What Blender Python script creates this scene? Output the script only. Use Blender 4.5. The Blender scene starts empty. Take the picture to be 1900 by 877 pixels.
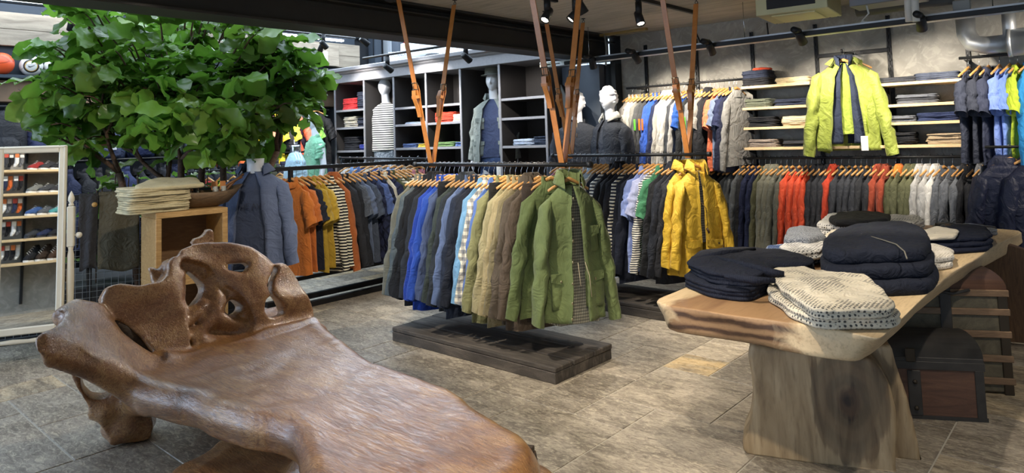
import bpy, bmesh, math, random
from mathutils import Vector, Matrix, noise, geometry
scene = bpy.context.scene
COL = scene.collection
PI = math.pi
def R(d): return math.radians(d)

# ---------------------------------------------------------------- camera (solved from the floor joints, shelves and posts)
FPX, PITCH, ROLL, PPY, TH = 1269.47681, 6.93145349e-02, -3.23489638e-02, 169.072484, 8.43417812e-01
EYE = Vector((0, 0, 1.6))
_M = Matrix(((math.sin(TH), -math.cos(TH), 0), (math.cos(TH), math.sin(TH), 0), (0, 0, 1)))
_R0 = Vector((1, 0, 0)); _U0 = Vector((0, -math.sin(PITCH), math.cos(PITCH))); CF = _M @ Vector((0, math.cos(PITCH), math.sin(PITCH)))
CR = _M @ (_R0*math.cos(ROLL) + _U0*math.sin(ROLL)); CU = _M @ (_U0*math.cos(ROLL) - _R0*math.sin(ROLL))
cd = bpy.data.cameras.new('camera'); cam = bpy.data.objects.new('camera', cd); COL.objects.link(cam)
cd.sensor_width = 36; cd.lens = FPX/1900*36; cd.shift_y = -(438.5-PPY)/1900; cd.clip_start = 0.05; cd.clip_end = 200
mw = Matrix((CR, CU, -CF)).transposed().to_4x4(); mw.translation = EYE
cam.matrix_world = mw
scene.camera = cam
scene.view_settings.view_transform = 'Standard'
try: scene.view_settings.look = 'None'
except Exception: pass
scene.view_settings.gamma = 1; scene.view_settings.use_curve_mapping = False
scene.view_settings.exposure = EXPO = 0.43

# ---------------------------------------------------------------- world and big lights
w = bpy.data.worlds.new('daylight'); scene.world = w; w.use_nodes = True
bgn = w.node_tree.nodes['Background']; bgn.inputs[0].default_value = (0.62, 0.78, 1.0, 1); bgn.inputs[1].default_value = 1.3
def area(name, loc, aim, sx, sy, power, col):
    l = bpy.data.lights.new(name, 'AREA'); l.shape = 'RECTANGLE'; l.size = sx; l.size_y = sy; l.energy = power; l.color = col
    o = bpy.data.objects.new(name, l); COL.objects.link(o); o.location = loc
    o.rotation_euler = (Vector(aim)-Vector(loc)).to_track_quat('-Z', 'Y').to_euler(); return o
area('skylight_daylight', (-7.6, 3.2, 4.6), (-7.5, 3.4, 0), 4.4, 6.0, 210, (0.72, 0.86, 1.0))
area('cladding_fill_light', (-7.4, 6.9, 4.27), (-7.4, 7.4, 1.0), 4.4, 1.0, 90, (0.78, 0.89, 1.0))  # added area light above the cabinet, brightens the white cladding
area('bench_glare_light', (-10.15, 4.6, 3.92), (-4.0, 3.2, 1.2), 6.0, .7, 170, (0.74, 0.86, 1.0))  # added area light for glare on the bench seat, its window is made up
area('shop_front_daylight', (-7.2, -3.2, 2.0), (-3.6, 1.6, 0.4), 5.0, 2.6, 150, (0.60, 0.76, 1.0))
def spot(loc, aim, power, col=(1.0, 0.90, 0.76), ang=52, blend=0.6, rad=0.03):
    l = bpy.data.lights.new('spot_light', 'SPOT'); l.energy = power; l.color = col; l.spot_size = R(ang); l.spot_blend = blend; l.shadow_soft_size = rad
    o = bpy.data.objects.new('spot_light', l); COL.objects.link(o); o.location = loc
    o.rotation_euler = (Vector(aim)-Vector(loc)).to_track_quat('-Z', 'Y').to_euler(); return o

# ---------------------------------------------------------------- geometry of sight lines onto real planes
def ray(x, y): return CF + CR*((x-950)/FPX) - CU*((y-PPY)/FPX)
def atz(x, y, z=0.0):
    d = ray(x, y); return EYE + d*((z-EYE.z)/d.z)
def onp(x, y, p, n):
    d = ray(x, y); p = Vector(p); n = Vector(n); return EYE + d*((p-EYE).dot(n)/d.dot(n))
WO = Vector((-4.7, 7.38, 0)); WU = Vector((0.99843, 0.056, 0)); WN = Vector((0.056, -0.99843, 0)); WANG = math.atan2(0.056, 0.99843)
def wp(u, off, z): return WO + WU*u + WN*off + Vector((0, 0, z))
def wpix(x, y, off):
    p = onp(x, y, WO+WN*off, WN); return ((p-WO).dot(WU), p.z)

# ---------------------------------------------------------------- materials
MATS = {}
def nt(name):
    m = bpy.data.materials.new(name); m.use_nodes = True; t = m.node_tree
    return m, t, t.nodes['Principled BSDF']
def N(t, kind, **kw):
    n = t.nodes.new(kind)
    for k, v in kw.items():
        if k in n.inputs: n.inputs[k].default_value = v
        else: setattr(n, k, v)
    return n
def ramp(t, fac, stops, interp='LINEAR'):
    r = t.nodes.new('ShaderNodeValToRGB'); r.color_ramp.interpolation = interp
    e = r.color_ramp.elements
    while len(e) < len(stops): e.new(0.5)
    for el, (p, c) in zip(e, stops): el.position = p; el.color = (*c, 1) if len(c) == 3 else c
    t.links.new(fac, r.inputs[0]); return r.outputs[0]
def coords(t, scale=(1, 1, 1), kind='Object', rot=(0, 0, 0), loc=(0, 0, 0)):
    tc = t.nodes.new('ShaderNodeTexCoord'); mp = t.nodes.new('ShaderNodeMapping'); mp.inputs['Scale'].default_value = scale; mp.inputs['Rotation'].default_value = rot; mp.inputs['Location'].default_value = loc
    t.links.new(tc.outputs[kind], mp.inputs[0]); return mp.outputs[0]
def bump(t, h, strength=0.3, dist=0.01, nrm=None):
    b = t.nodes.new('ShaderNodeBump'); b.inputs['Strength'].default_value = strength; b.inputs['Distance'].default_value = dist
    t.links.new(h, b.inputs['Height'])
    if nrm is not None: t.links.new(nrm, b.inputs['Normal'])
    return b.outputs[0]
def mixc(t, fac, a, b, mode='MIX'):
    m = t.nodes.new('ShaderNodeMix'); m.data_type = 'RGBA'; m.blend_type = mode
    for inp, v in ((0, fac), (6, a), (7, b)):
        if hasattr(v, 'links') or hasattr(v, 'is_linked'): t.links.new(v, m.inputs[inp])
        else: m.inputs[inp].default_value = v if inp == 0 else (*v, 1)
    return m.outputs[2]
def srgb(c):
    if isinstance(c, str):
        c = tuple(int(c[i:i+2], 16)/255 for i in (0, 2, 4))
    return tuple((v/12.92 if v <= .04045 else ((v+.055)/1.055)**2.4) for v in c)
def plain(name, c, rough=0.6, metal=0.0, nz=0.0, sc=30, spec=0.5, emit=0, coat=0):
    k = ('p', name)
    if k in MATS: return MATS[k]
    m, t, b = nt(name); c = srgb(c); b.inputs['Base Color'].default_value = (*c, 1); b.inputs['Roughness'].default_value = rough; b.inputs['Metallic'].default_value = metal
    b.inputs['Specular IOR Level'].default_value = spec; b.inputs['Coat Weight'].default_value = coat
    if nz:
        n = N(t, 'ShaderNodeTexNoise', Scale=sc, Detail=4.0); t.links.new(coords(t), n.inputs['Vector'])
        dark = tuple(v*(1-nz) for v in c); lite = tuple(min(1, v*(1+nz)) for v in c)
        t.links.new(ramp(t, n.outputs[0], [(0.3, dark), (0.7, lite)]), b.inputs['Base Color'])
        t.links.new(bump(t, n.outputs[0], 0.15, 0.004), b.inputs['Normal'])
    if emit: b.inputs['Emission Color'].default_value = (*c, 1); b.inputs['Emission Strength'].default_value = emit
    MATS[k] = m; return m
def fabric(c, kind='plain', c2=None, rough=0.85, scale=None):
    k = ('f', c, kind, c2, rough, scale)
    if k in MATS: return MATS[k]
    m, t, b = nt('fabric_'+kind); col = srgb(c)
    b.inputs['Roughness'].default_value = rough; b.inputs['Sheen Weight'].default_value = 0.10 if sum(col) > .3 else 0.0; b.inputs['Sheen Roughness'].default_value = 0.5
    b.inputs['Specular IOR Level'].default_value = 0.3
    co = coords(t)
    n = N(t, 'ShaderNodeTexNoise', Scale=7.0, Detail=3.0, Distortion=0.8); t.links.new(co, n.inputs['Vector'])
    n2 = N(t, 'ShaderNodeTexNoise', Scale=260.0, Detail=1.0); t.links.new(co, n2.inputs['Vector'])
    base = ramp(t, n.outputs[0], [(0.3, tuple(v*0.86 for v in col)), (0.7, tuple(min(1, v*1.1) for v in col))])
    h = n2.outputs[0]
    if kind in ('stripe', 'check', 'knit', 'rib', 'melange', 'birdseye', 'quilt'):
        c2l = srgb(c2) if c2 else tuple(v*0.35 for v in col)
        if kind == 'stripe':
            wv = N(t, 'ShaderNodeTexWave', Scale=scale or 13.0, wave_type='BANDS', bands_direction='Z', Distortion=0.35); wv.inputs['Detail Scale'].default_value = 1.0; wv.inputs['Detail'].default_value = 0
            t.links.new(co, wv.inputs['Vector']); base = mixc(t, ramp(t, wv.outputs[0], [(0.52, (0, 0, 0)), (0.60, (1, 1, 1))]), base, c2l)
        elif kind == 'check':
            s = scale or 45
            out = None
            for d in ('X', 'Z'):
                wv = N(t, 'ShaderNodeTexWave', Scale=s/6.0, wave_type='BANDS', bands_direction=d); t.links.new(co, wv.inputs['Vector'])
                f = ramp(t, wv.outputs[0], [(0.45, (0, 0, 0)), (0.55, (0.55, 0.55, 0.55))])
                base = mixc(t, f, base, c2l)
        elif kind in ('knit', 'birdseye'):
            v = N(t, 'ShaderNodeTexVoronoi', Scale=scale or 90.0); v.inputs['Randomness'].default_value = 0.15 if kind == 'birdseye' else 0.3
            t.links.new(co, v.inputs['Vector'])
            f = ramp(t, v.outputs['Distance'], [(0.28, (1, 1, 1)), (0.42, (0, 0, 0))])
            base = mixc(t, f, base, c2l); h = v.outputs['Distance']
        elif kind == 'rib':
            wv = N(t, 'ShaderNodeTexWave', Scale=scale or 38.0, wave_type='BANDS', bands_direction='X', Distortion=0.5); t.links.new(co, wv.inputs['Vector'])
            base = mixc(t, ramp(t, wv.outputs[0], [(0.1, (0.6, 0.6, 0.6)), (0.5, (0, 0, 0))]), base, tuple(v*0.5 for v in col)); h = wv.outputs[0]
        elif kind == 'melange':
            n3 = N(t, 'ShaderNodeTexNoise', Scale=scale or 190.0, Detail=2.0); t.links.new(co, n3.inputs['Vector'])
            base = mixc(t, ramp(t, n3.outputs[0], [(0.42, (0, 0, 0)), (0.58, (1, 1, 1))]), base, c2l); h = n3.outputs[0]
        elif kind == 'quilt':
            fs = []
            for ang in (0.75, -0.75):
                cc = coords(t, rot=(0, ang, 0)); wv = N(t, 'ShaderNodeTexWave', Scale=scale or 4.2, wave_type='BANDS', bands_direction='Z'); t.links.new(cc, wv.inputs['Vector']); fs.append(ramp(t, wv.outputs[0], [(0.0, (0, 0, 0)), (0.25, (1, 1, 1))]))
            h = mixc(t, 1.0, fs[0], fs[1], 'MULTIPLY'); base = mixc(t, h, tuple(v*0.45 for v in col), base)
    t.links.new(base, b.inputs['Base Color'])
    n4 = N(t, 'ShaderNodeTexNoise', Scale=9.0, Detail=3.5, Distortion=2.2); t.links.new(co, n4.inputs['Vector'])
    b1 = bump(t, n4.outputs[0], 0.65, 0.03)
    t.links.new(bump(t, h, 0.35 if kind != 'quilt' else 0.8, 0.002 if kind != 'quilt' else 0.012, b1), b.inputs['Normal'])
    MATS[k] = m; return m
def wood(name, stops, scale=3.0, stretch=(1, 8, 8), rough=0.5, coat=0.0, bmp=0.25, dist=4.0, fine=60, kind='Object', knots=0):
    k = ('w', name)
    if k in MATS: return MATS[k]
    m, t, b = nt(name); co = coords(t, stretch, kind)
    n = N(t, 'ShaderNodeTexNoise', Scale=scale, Detail=6.0, Roughness=0.6, Distortion=dist); t.links.new(co, n.inputs['Vector'])
    n2 = N(t, 'ShaderNodeTexNoise', Scale=fine, Detail=2.0); t.links.new(co, n2.inputs['Vector'])
    c = ramp(t, n.outputs[0], [(p, srgb(cc)) for p, cc in stops])
    c = mixc(t, ramp(t, n2.outputs[0], [(0.45, (0, 0, 0)), (0.75, (0.45, 0.45, 0.45))]), c, srgb(stops[0][1]))
    t.links.new(c, b.inputs['Base Color']); b.inputs['Roughness'].default_value = rough
    b.inputs['Coat Weight'].default_value = coat; b.inputs['Coat Roughness'].default_value = 0.18
    b2 = bump(t, n2.outputs[0], bmp, 0.002); t.links.new(bump(t, n.outputs[0], bmp, 0.004, b2), b.inputs['Normal'])
    MATS[k] = m; return m

black_metal = plain('black_powder_steel', '1b1c1e', 0.5, 0.3)
dark_metal = plain('dark_steel', '26282b', 0.4, 0.5)
steel = plain('brushed_steel', 'b9bcc0', 0.25, 1.0)
zinc = plain('galvanised_zinc', 'b4b7ba', 0.45, 0.7, nz=0.12, sc=6)
hanger_wood = wood('varnished_beech', [(0.3, 'b07c42'), (0.7, 'd8a768')], 6, (1, 1, 1), 0.35, 0.3, 0.1)
oak = wood('pale_oak', [(0.3, '9a7648'), (0.55, 'b08d5a'), (0.75, 'c9a974')], 2.2, (1, 7, 7), 0.5, 0.05)
shelf_wood = wood('birch_shelf', [(0.3, 'c9aa7c'), (0.7, 'e6cda2')], 3, (1.5, 10, 10), 0.45)
leather = wood('tan_leather', [(0.3, 'a0622a'), (0.7, 'bb7a3a')], 5, (1, 1, 1), 0.42, 0.15, 0.15, 1)
white_plastic = plain('mannequin_white', 'e4e6ea', 0.35, 0, coat=0.2)
grey_plastic = plain('mannequin_grey', 'b9bbbf', 0.4)

# ---------------------------------------------------------------- object helpers
def link(o, parent=None):
    COL.objects.link(o)
    if parent is not None: o.parent = parent
    return o
def tag(o, label, cat, group=None, kind=None):
    o['label'] = label; o['category'] = cat
    if group: o['group'] = group
    if kind: o['kind'] = kind
    return o
def thing(name, label, cat, loc=(0, 0, 0), rz=0.0, group=None):
    o = bpy.data.objects.new(name, None); o.empty_display_size = 0.1; link(o); o.location = loc; o.rotation_euler = (0, 0, rz)
    return tag(o, label, cat, group)
def mk(name, me, m=None, parent=None, smooth=None):
    if smooth is not None:
        for p in me.polygons: p.use_smooth = smooth
    o = bpy.data.objects.new(name, me); link(o, parent)
    if m is not None:
        if not me.materials: me.materials.append(m)
        if me.materials[0] is not m:
            o.material_slots[0].link = 'OBJECT'; o.material_slots[0].material = m
    return o
class B:
    """collects shapes for ONE mesh"""
    def __init__(s): s.v = []; s.f = []; s.sm = []
    def add(s, vs, fs, sm=False):
        k = len(s.v); s.v += [tuple(v) for v in vs]; s.f += [tuple(i+k for i in f) for f in fs]; s.sm += [sm]*len(fs); return s
    def box(s, a, b, bev=0.0, M=None):
        x0, y0, z0 = a; x1, y1, z1 = b
        if x0 > x1: x0, x1 = x1, x0
        if y0 > y1: y0, y1 = y1, y0
        if z0 > z1: z0, z1 = z1, z0
        e = min(bev, (x1-x0)/2.01, (y1-y0)/2.01, (z1-z0)/2.01)
        if e <= 0:
            vs = [Vector((x, y, z)) for z in (z0, z1) for x, y in ((x0, y0), (x1, y0), (x1, y1), (x0, y1))]
            fs = [(3, 2, 1, 0), (4, 5, 6, 7), (0, 1, 5, 4), (1, 2, 6, 5), (2, 3, 7, 6), (3, 0, 4, 7)]
        else:
            vs = []
            def loop(i, z): return [Vector((x0+i, y0+e, z)), Vector((x0+e, y0+i, z)), Vector((x1-e, y0+i, z)), Vector((x1-i, y0+e, z)), Vector((x1-i, y1-e, z)), Vector((x1-e, y1-i, z)), Vector((x0+e, y1-i, z)), Vector((x0+i, y1-e, z))]
            vs = loop(e, z0)+loop(0, z0+e)+loop(0, z1-e)+loop(e, z1)
            fs = [tuple(range(7, -1, -1)), tuple(range(24, 32))]
            for r in range(3):
                for j in range(8): fs.append((r*8+j, r*8+(j+1) % 8, (r+1)*8+(j+1) % 8, (r+1)*8+j))
        if M is not None: vs = [M @ v for v in vs]
        return s.add(vs, fs)
    def tube(s, pts, r, n=8, caps=True, M=None, flat=None):
        pts = [Vector(p) for p in pts]; rs = r if isinstance(r, (list, tuple)) else [r]*len(pts)
        vs = []; fs = []; prev = None
        for i, p in enumerate(pts):
            d = (pts[min(i+1, len(pts)-1)]-pts[max(i-1, 0)])
            d = d.normalized() if d.length > 1e-9 else Vector((0, 0, 1))
            a = prev if prev is not None else (Vector((0, 0, 1)) if abs(d.z) < .9 else Vector((1, 0, 0)))
            a = (a - d*a.dot(d)).normalized(); c = d.cross(a); prev = a
            for j in range(n):
                t = 2*PI*j/n; q = a*(math.cos(t)*rs[i]) + c*(math.sin(t)*rs[i]*(flat or 1)); vs.append(p+q)
        for i in range(len(pts)-1):
            for j in range(n): fs.append((i*n+j, i*n+(j+1) % n, (i+1)*n+(j+1) % n, (i+1)*n+j))
        if caps: fs.append(tuple(range(n-1, -1, -1))); fs.append(tuple(range((len(pts)-1)*n, len(pts)*n)))
        if M is not None: vs = [M @ v for v in vs]
        return s.add(vs, fs, True)
    def rings(s, rows, caps=True, closed=True, M=None, sm=True):
        n = len(rows[0]); vs = [Vector(v) for r in rows for v in r]; fs = []
        for i in range(len(rows)-1):
            for j in range(n if closed else n-1): fs.append((i*n+j, i*n+(j+1) % n, (i+1)*n+(j+1) % n, (i+1)*n+j))
        if caps is True or caps == 'both': fs.append(tuple(range(n-1, -1, -1))); fs.append(tuple(range((len(rows)-1)*n, len(rows)*n)))
        elif caps == 'end': fs.append(tuple(range((len(rows)-1)*n, len(rows)*n)))
        elif caps == 'start': fs.append(tuple(range(n-1, -1, -1)))
        if M is not None: vs = [M @ v for v in vs]
        return s.add(vs, fs, sm)
    def lathe(s, prof, n=16, M=None, c=(0, 0)):
        return s.rings([[(c[0]+r*math.cos(2*PI*j/n), c[1]+r*math.sin(2*PI*j/n), z) for j in range(n)] for r, z in prof], M=M)
    def prism(s, poly, depth, holes=(), M=None):
        """poly: list of 3D points of one face, depth: vector"""
        loops = [[Vector(p) for p in poly]]+[[Vector(p) for p in h] for h in holes]
        tris = geometry.tessellate_polygon(loops); flat = [p for l in loops for p in l]; n = len(flat); depth = Vector(depth)
        nrm = Vector((0, 0, 0))
        for a, b_, c in tris: nrm += (flat[b_]-flat[a]).cross(flat[c]-flat[a])
        if nrm.dot(depth) > 0: tris = [(a, c, b_) for a, b_, c in tris]
        vs = flat+[p+depth for p in flat]; fs = [tuple(x) for x in tris]+[(a+n, c+n, b_+n) for a, b_, c in tris]
        from collections import Counter
        edges = {}
        for tr in tris:
            for i in range(3):
                a, b_ = tr[i], tr[(i+1) % 3]; edges[(a, b_)] = 1
        for (a, b_) in list(edges):
            if (b_, a) not in edges: fs.append((b_, a, a+n, b_+n))
        if M is not None: vs = [M @ v for v in vs]
        return s.add(vs, fs)
    def sphere(s, c, r, n=12, m=8, sc=(1, 1, 1)):
        rows = []
        for i in range(1, m):
            a = PI*i/m; rows.append([(c[0]+r*sc[0]*math.sin(a)*math.cos(2*PI*j/n), c[1]+r*sc[1]*math.sin(a)*math.sin(2*PI*j/n), c[2]-r*sc[2]*math.cos(a)) for j in range(n)])
        return s.rings(rows)
    def mesh(s, name):
        me = bpy.data.meshes.new(name); me.from_pydata(s.v, [], s.f); me.polygons.foreach_set('use_smooth', s.sm); me.update(); return me
    def obj(s, name, m, parent=None): return mk(name, s.mesh(name), m, parent)
def struct(name, b, m):
    o = b.obj(name, m); o['kind'] = 'structure'; return o
def bake(o, mods):
    """apply a list of (type, settings) modifiers to o's mesh"""
    for ty, st in mods:
        md = o.modifiers.new(ty.lower(), ty)
        for k, v in st.items(): setattr(md, k, v)
    dg = bpy.context.evaluated_depsgraph_get(); dg.update(); me = bpy.data.meshes.new_from_object(o.evaluated_get(dg)); o.modifiers.clear(); old = o.data; o.data = me
    if not me.materials and old.materials: me.materials.append(old.materials[0])
    for p in me.polygons: p.use_smooth = True
    return o
def clone(root, parent=None):
    c = root.copy(); COL.objects.link(c)
    if parent is not None: c.parent = parent
    for ch in root.children: clone(ch, c)
    return c
def wob(v, f, a, seed=0): return noise.noise(Vector((v[0]*f+seed*7.3, v[1]*f-seed*3.1, v[2]*f+seed*1.7)))*a
def FM(o, x, y=None, z=(0, 0, 1)):
    """frame matrix with origin o, x axis x, z axis z"""
    x = Vector(x).normalized(); z = Vector(z).normalized(); y = z.cross(x).normalized(); z = x.cross(y)
    M = Matrix((x, y, z)).transposed().to_4x4(); M.translation = o; return M
# ================================================================= STRUCTURE
rnd = random.Random(5)
def floor_mat():
    m, t, b = nt('travertine_tiles'); co = coords(t)
    at = t.nodes.new('ShaderNodeAttribute'); at.attribute_name = 'tint'
    sx = t.nodes.new('ShaderNodeSeparateColor'); t.links.new(at.outputs[0], sx.inputs[0])
    cr = ramp(t, sx.outputs[0], [(0.0, srgb('857d71')), (0.35, srgb('9c9284')), (0.65, srgb('aca08f')), (0.85, srgb('bbab90')), (1.0, srgb('c9ad7f'))])
    n = N(t, 'ShaderNodeTexNoise', Scale=2.6, Detail=7.0, Roughness=0.62, Distortion=0.6)
    va = t.nodes.new('ShaderNodeVectorMath'); va.operation = 'ADD'; t.links.new(co, va.inputs[0]); sc = t.nodes.new('ShaderNodeVectorMath'); sc.operation = 'SCALE'; sc.inputs[3].default_value = 9; t.links.new(at.outputs[0], sc.inputs[0]); t.links.new(sc.outputs[0], va.inputs[1])
    st = t.nodes.new('ShaderNodeMapping'); st.inputs['Scale'].default_value = (1, 2.4, 1); t.links.new(va.outputs[0], st.inputs[0]); t.links.new(st.outputs[0], n.inputs['Vector'])
    c = mixc(t, ramp(t, n.outputs[0], [(0.40, (0.85, 0.85, 0.85)), (0.60, (0, 0, 0))]), cr, srgb('6f665a'))
    n2 = N(t, 'ShaderNodeTexNoise', Scale=17.0, Detail=8.0, Roughness=0.78, Distortion=1.2); t.links.new(st.outputs[0], n2.inputs['Vector'])
    c = mixc(t, ramp(t, n2.outputs[0], [(0.50, (0, 0, 0)), (0.66, (0.8, 0.8, 0.8))]), c, srgb('cfc4ab'))
    c = mixc(t, ramp(t, n2.outputs[0], [(0.32, (0.9, 0.9, 0.9)), (0.48, (0, 0, 0))]), c, srgb('4a4238'))
    t.links.new(c, b.inputs['Base Color'])
    t.links.new(ramp(t, n2.outputs[0], [(0.3, (0.55, 0.55, 0.55)), (0.7, (0.36, 0.36, 0.36))]), b.inputs['Roughness'])
    t.links.new(bump(t, n2.outputs[0], 0.35, 0.004), b.inputs['Normal'])
    return m
def build_floor():
    X0, Y0, U = -2.84, 3.25, 0.342
    i0, i1, j0, j1 = -24, 14, -19, 13
    used = {}; tiles = []
    def put(i, j, a, c, tint=None):
        for p in range(i, i+a):
            for q in range(j, j+c): used[(p, q)] = 1
        tiles.append((i, j, a, c, rnd.random() if tint is None else tint))
    for T in ((1, 1, 2, 2, .6), (1, 0, 1, 1, .4), (1, 3, 1, 1, 1.0), (0, 2, 1, 2, .62), (0, 0, 1, 2, .2), (2, -2, 2, 3, .5), (0, -3, 2, 3, .45), (-1, -2, 1, 2, .3), (-1, 0, 1, 2, .55), (-4, -1, 3, 2, .5), (-5, 0, 1, 1, .12),
              (-7, 0, 2, 2, .1), (-9, 1, 2, 1, .2), (-7, 2, 3, 1, .7), (-8, -8, 1, 2, .3), (-7, -8, 3, 2, .25), (6, 2, 3, 2, .35), (2, 3, 3, 2, .15), (3, 1, 2, 2, .7), (-9, -5, 4, 2, .4), (4, -2, 2, 3, .3), (-4, 2, 3, 3, .5), (-1, 4, 2, 3, .5)): put(*T)
    for j in range(j0, j1):
        for i in range(i0, i1):
            if (i, j) in used: continue
            opts = [(3, 2), (2, 3), (2, 2), (2, 1), (1, 2), (1, 1)]; rnd.shuffle(opts); opts.sort(key=lambda o: -o[0]*o[1]+rnd.random()*4)
            for a, c in opts:
                if all((p, q) not in used for p in range(i, i+a) for q in range(j, j+c)): put(i, j, a, c); break
    b = B(); g = 0.0035; cols = []
    for i, j, a, c, tn in tiles:
        x0, x1, y0, y1 = X0+U*i+g, X0+U*(i+a)-g, Y0+U*j+g, Y0+U*(j+c)-g
        e = .003
        v = [(x0, y0, -.004), (x1, y0, -.004), (x1, y1, -.004), (x0, y1, -.004), (x0+e, y0+e, 0), (x1-e, y0+e, 0), (x1-e, y1-e, 0), (x0+e, y1-e, 0)]
        b.add(v, [(4, 5, 6, 7), (0, 1, 5, 4), (1, 2, 6, 5), (2, 3, 7, 6), (3, 0, 4, 7)]); cols += [(tn, rnd.random(), rnd.random())]*5
    nb = len(b.f)
    b.add([(X0+U*i0, Y0+U*j0, -.004), (X0+U*i1, Y0+U*j0, -.004), (X0+U*i1, Y0+U*j1, -.004), (X0+U*i0, Y0+U*j1, -.004), (X0+U*i0, Y0+U*j0, -.1), (X0+U*i1, Y0+U*j0, -.1), (X0+U*i1, Y0+U*j1, -.1), (X0+U*i0, Y0+U*j1, -.1)], [(0, 1, 2, 3), (7, 6, 5, 4), (4, 5, 1, 0), (5, 6, 2, 1), (6, 7, 3, 2), (7, 4, 0, 3)])
    me = b.mesh('floor'); me.materials.append(floor_mat()); me.materials.append(plain('tile_grout', 'b3aea2', 0.9))
    at = me.attributes.new('tint', 'FLOAT_COLOR', 'FACE')
    for k in range(len(b.f)):
        c = cols[k] if k < nb else (0, 0, 0); at.data[k].color = (*c, 1)
        if k >= nb: me.polygons[k].material_index = 1
    o = bpy.data.objects.new('floor', me); link(o); o['kind'] = 'structure'
build_floor()

def concrete():
    m, t, b = nt('trowelled_concrete'); co = coords(t)
    n = N(t, 'ShaderNodeTexNoise', Scale=1.6, Detail=8.0, Roughness=0.6, Distortion=1.8); t.links.new(co, n.inputs['Vector'])
    v = N(t, 'ShaderNodeTexNoise', Scale=5.0, Detail=5.0, Roughness=0.55, Distortion=3.2); t.links.new(co, v.inputs['Vector'])
    c = ramp(t, n.outputs[0], [(0.25, srgb('7b7973')), (0.5, srgb('908d86')), (0.75, srgb('a19e96'))])
    c = mixc(t, ramp(t, v.outputs[0], [(0.5, (0, 0, 0)), (0.62, (0.5, 0.5, 0.5))]), c, srgb('aba89f'))
    t.links.new(c, b.inputs['Base Color']); b.inputs['Roughness'].default_value = 0.75
    t.links.new(bump(t, v.outputs[0], 0.4, 0.01), b.inputs['Normal']); return m
conc = concrete()
MW = FM(WO, WU)
ceil_mat = wood('concrete_board_marked_ceiling', [(0.3, '9c9587'), (0.5, 'b3ab9c'), (0.7, 'c6beae')], 1.6, (1, 12, 1), 0.8, 0, 0.5, 1.5, 30)
# concrete wall with the shelving, from the corner column to beyond the right edge of the frame
struct('wall_back', B().box((0.0, 0.0, 0), (8.2, -0.001+0.25, 2.86), M=MW), conc)
struct('wall_back_high', B().box((-6.2, 0.9, 0), (0.0, 1.1, 4.4), M=MW), plain('white_cladding', 'dfe6ee', 0.6))
o = None
# white ribbed cladding boards above the cabinet
b = B()
for k in range(40): b.box((-6.0+k*.15, 0.885, 2.2), (-6.0+k*.15+.14, .9, 4.2), 0.004, M=MW)
struct('trim_1', b, plain('white_cladding_boards', 'e6edf4', 0.5))
struct('wall_left', B().box((-10.5, -3.2, 0), (-10.3, 8.2, 4.4)), plain('dark_wall_paint', '22252a', 0.8, nz=.15, sc=4))
struct('wall_right', B().box((3.4, -3.2, 0), (3.6, 7.9, 2.86)), plain('wall_plaster', '8d8a84', 0.8))
# ceilings: low one to the right of the steel beam, high one with a roof opening to the left
struct('ceiling', B().box((-4.75, -3.2, 2.86), (3.6, 7.9, 3.0)), ceil_mat)
b = B(); b.box((-10.5, -3.2, 4.3), (-4.85, .3, 4.42)); b.box((-10.5, 7.7, 4.3), (-4.85, 8.4, 4.42)); b.box((-10.5, .3, 4.3), (-9.9, 7.7, 4.42)); b.box((-5.2, .3, 4.3), (-4.85, 7.7, 4.42))
struct('ceiling_high', b, plain('ceiling_white', 'c9ced3', 0.8))
# upstand between the low ceiling and the high one, above the beam
struct('wall_upstand', B().box((-4.85, -3.2, 2.86), (-4.75, 8.2, 4.4)), plain('upstand_paint', '34373b', 0.7))
beam_m = plain('beam_paint_charcoal', '2c2b29', 0.55, 0.0, nz=.12, sc=8)
b = B()
b.box((-5.02, -3.2, 2.54), (-4.72, 7.35, 2.562), 0.003); b.box((-5.02, -3.2, 2.838), (-4.72, 7.35, 2.86), 0.003); b.box((-4.88, -3.2, 2.55), (-4.865, 7.35, 2.84)); b.box((-5.02, -3.2, 2.77), (-4.76, 7.35, 2.785), 0.003)
struct('trim_2', b, beam_m)
# dark corner column at the left end of the concrete wall
b = B(); b.box((-.16, .0, 0), (.0, -.16, 2.5), 0.004, M=MW); b.box((-.10, -.16, 0), (-.06, -.12, 2.5), M=MW)
b.box((-.16, .0, 0), (-.0, .26, 2.86), M=MW)
struct('trim_3', b, plain('column_paint_black', '17191b', 0.5))
# blue-grey recess with the sloping panel behind the two mannequins
slate = plain('slate_blue_panel', '4a525d', 0.6, nz=.08, sc=5)
b = B(); b.box((-.8, .0, 0), (-.16, .05, 2.5), M=MW)
struct('wall_recess', b, slate)
p0 = [(-.72, -.28, 2.28), (-.16, -.28, 1.82), (-.16, -.28, 2.5), (-.72, -.28, 2.5)]
struct('trim_4', B().prism([MW @ Vector(p) for p in p0], MW.to_3x3() @ Vector((0, .28, 0))), slate)
p0 = [(-.74, -.30, 0), (-.56, -.30, 0), (-.56, -.30, 1.92), (-.74, -.30, 2.28)]
struct('trim_5', B().prism([MW @ Vector(p) for p in p0], MW.to_3x3() @ Vector((0, .02, 0))), plain('pale_grey_board', '9fa19d', 0.6, nz=.06, sc=20))
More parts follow.
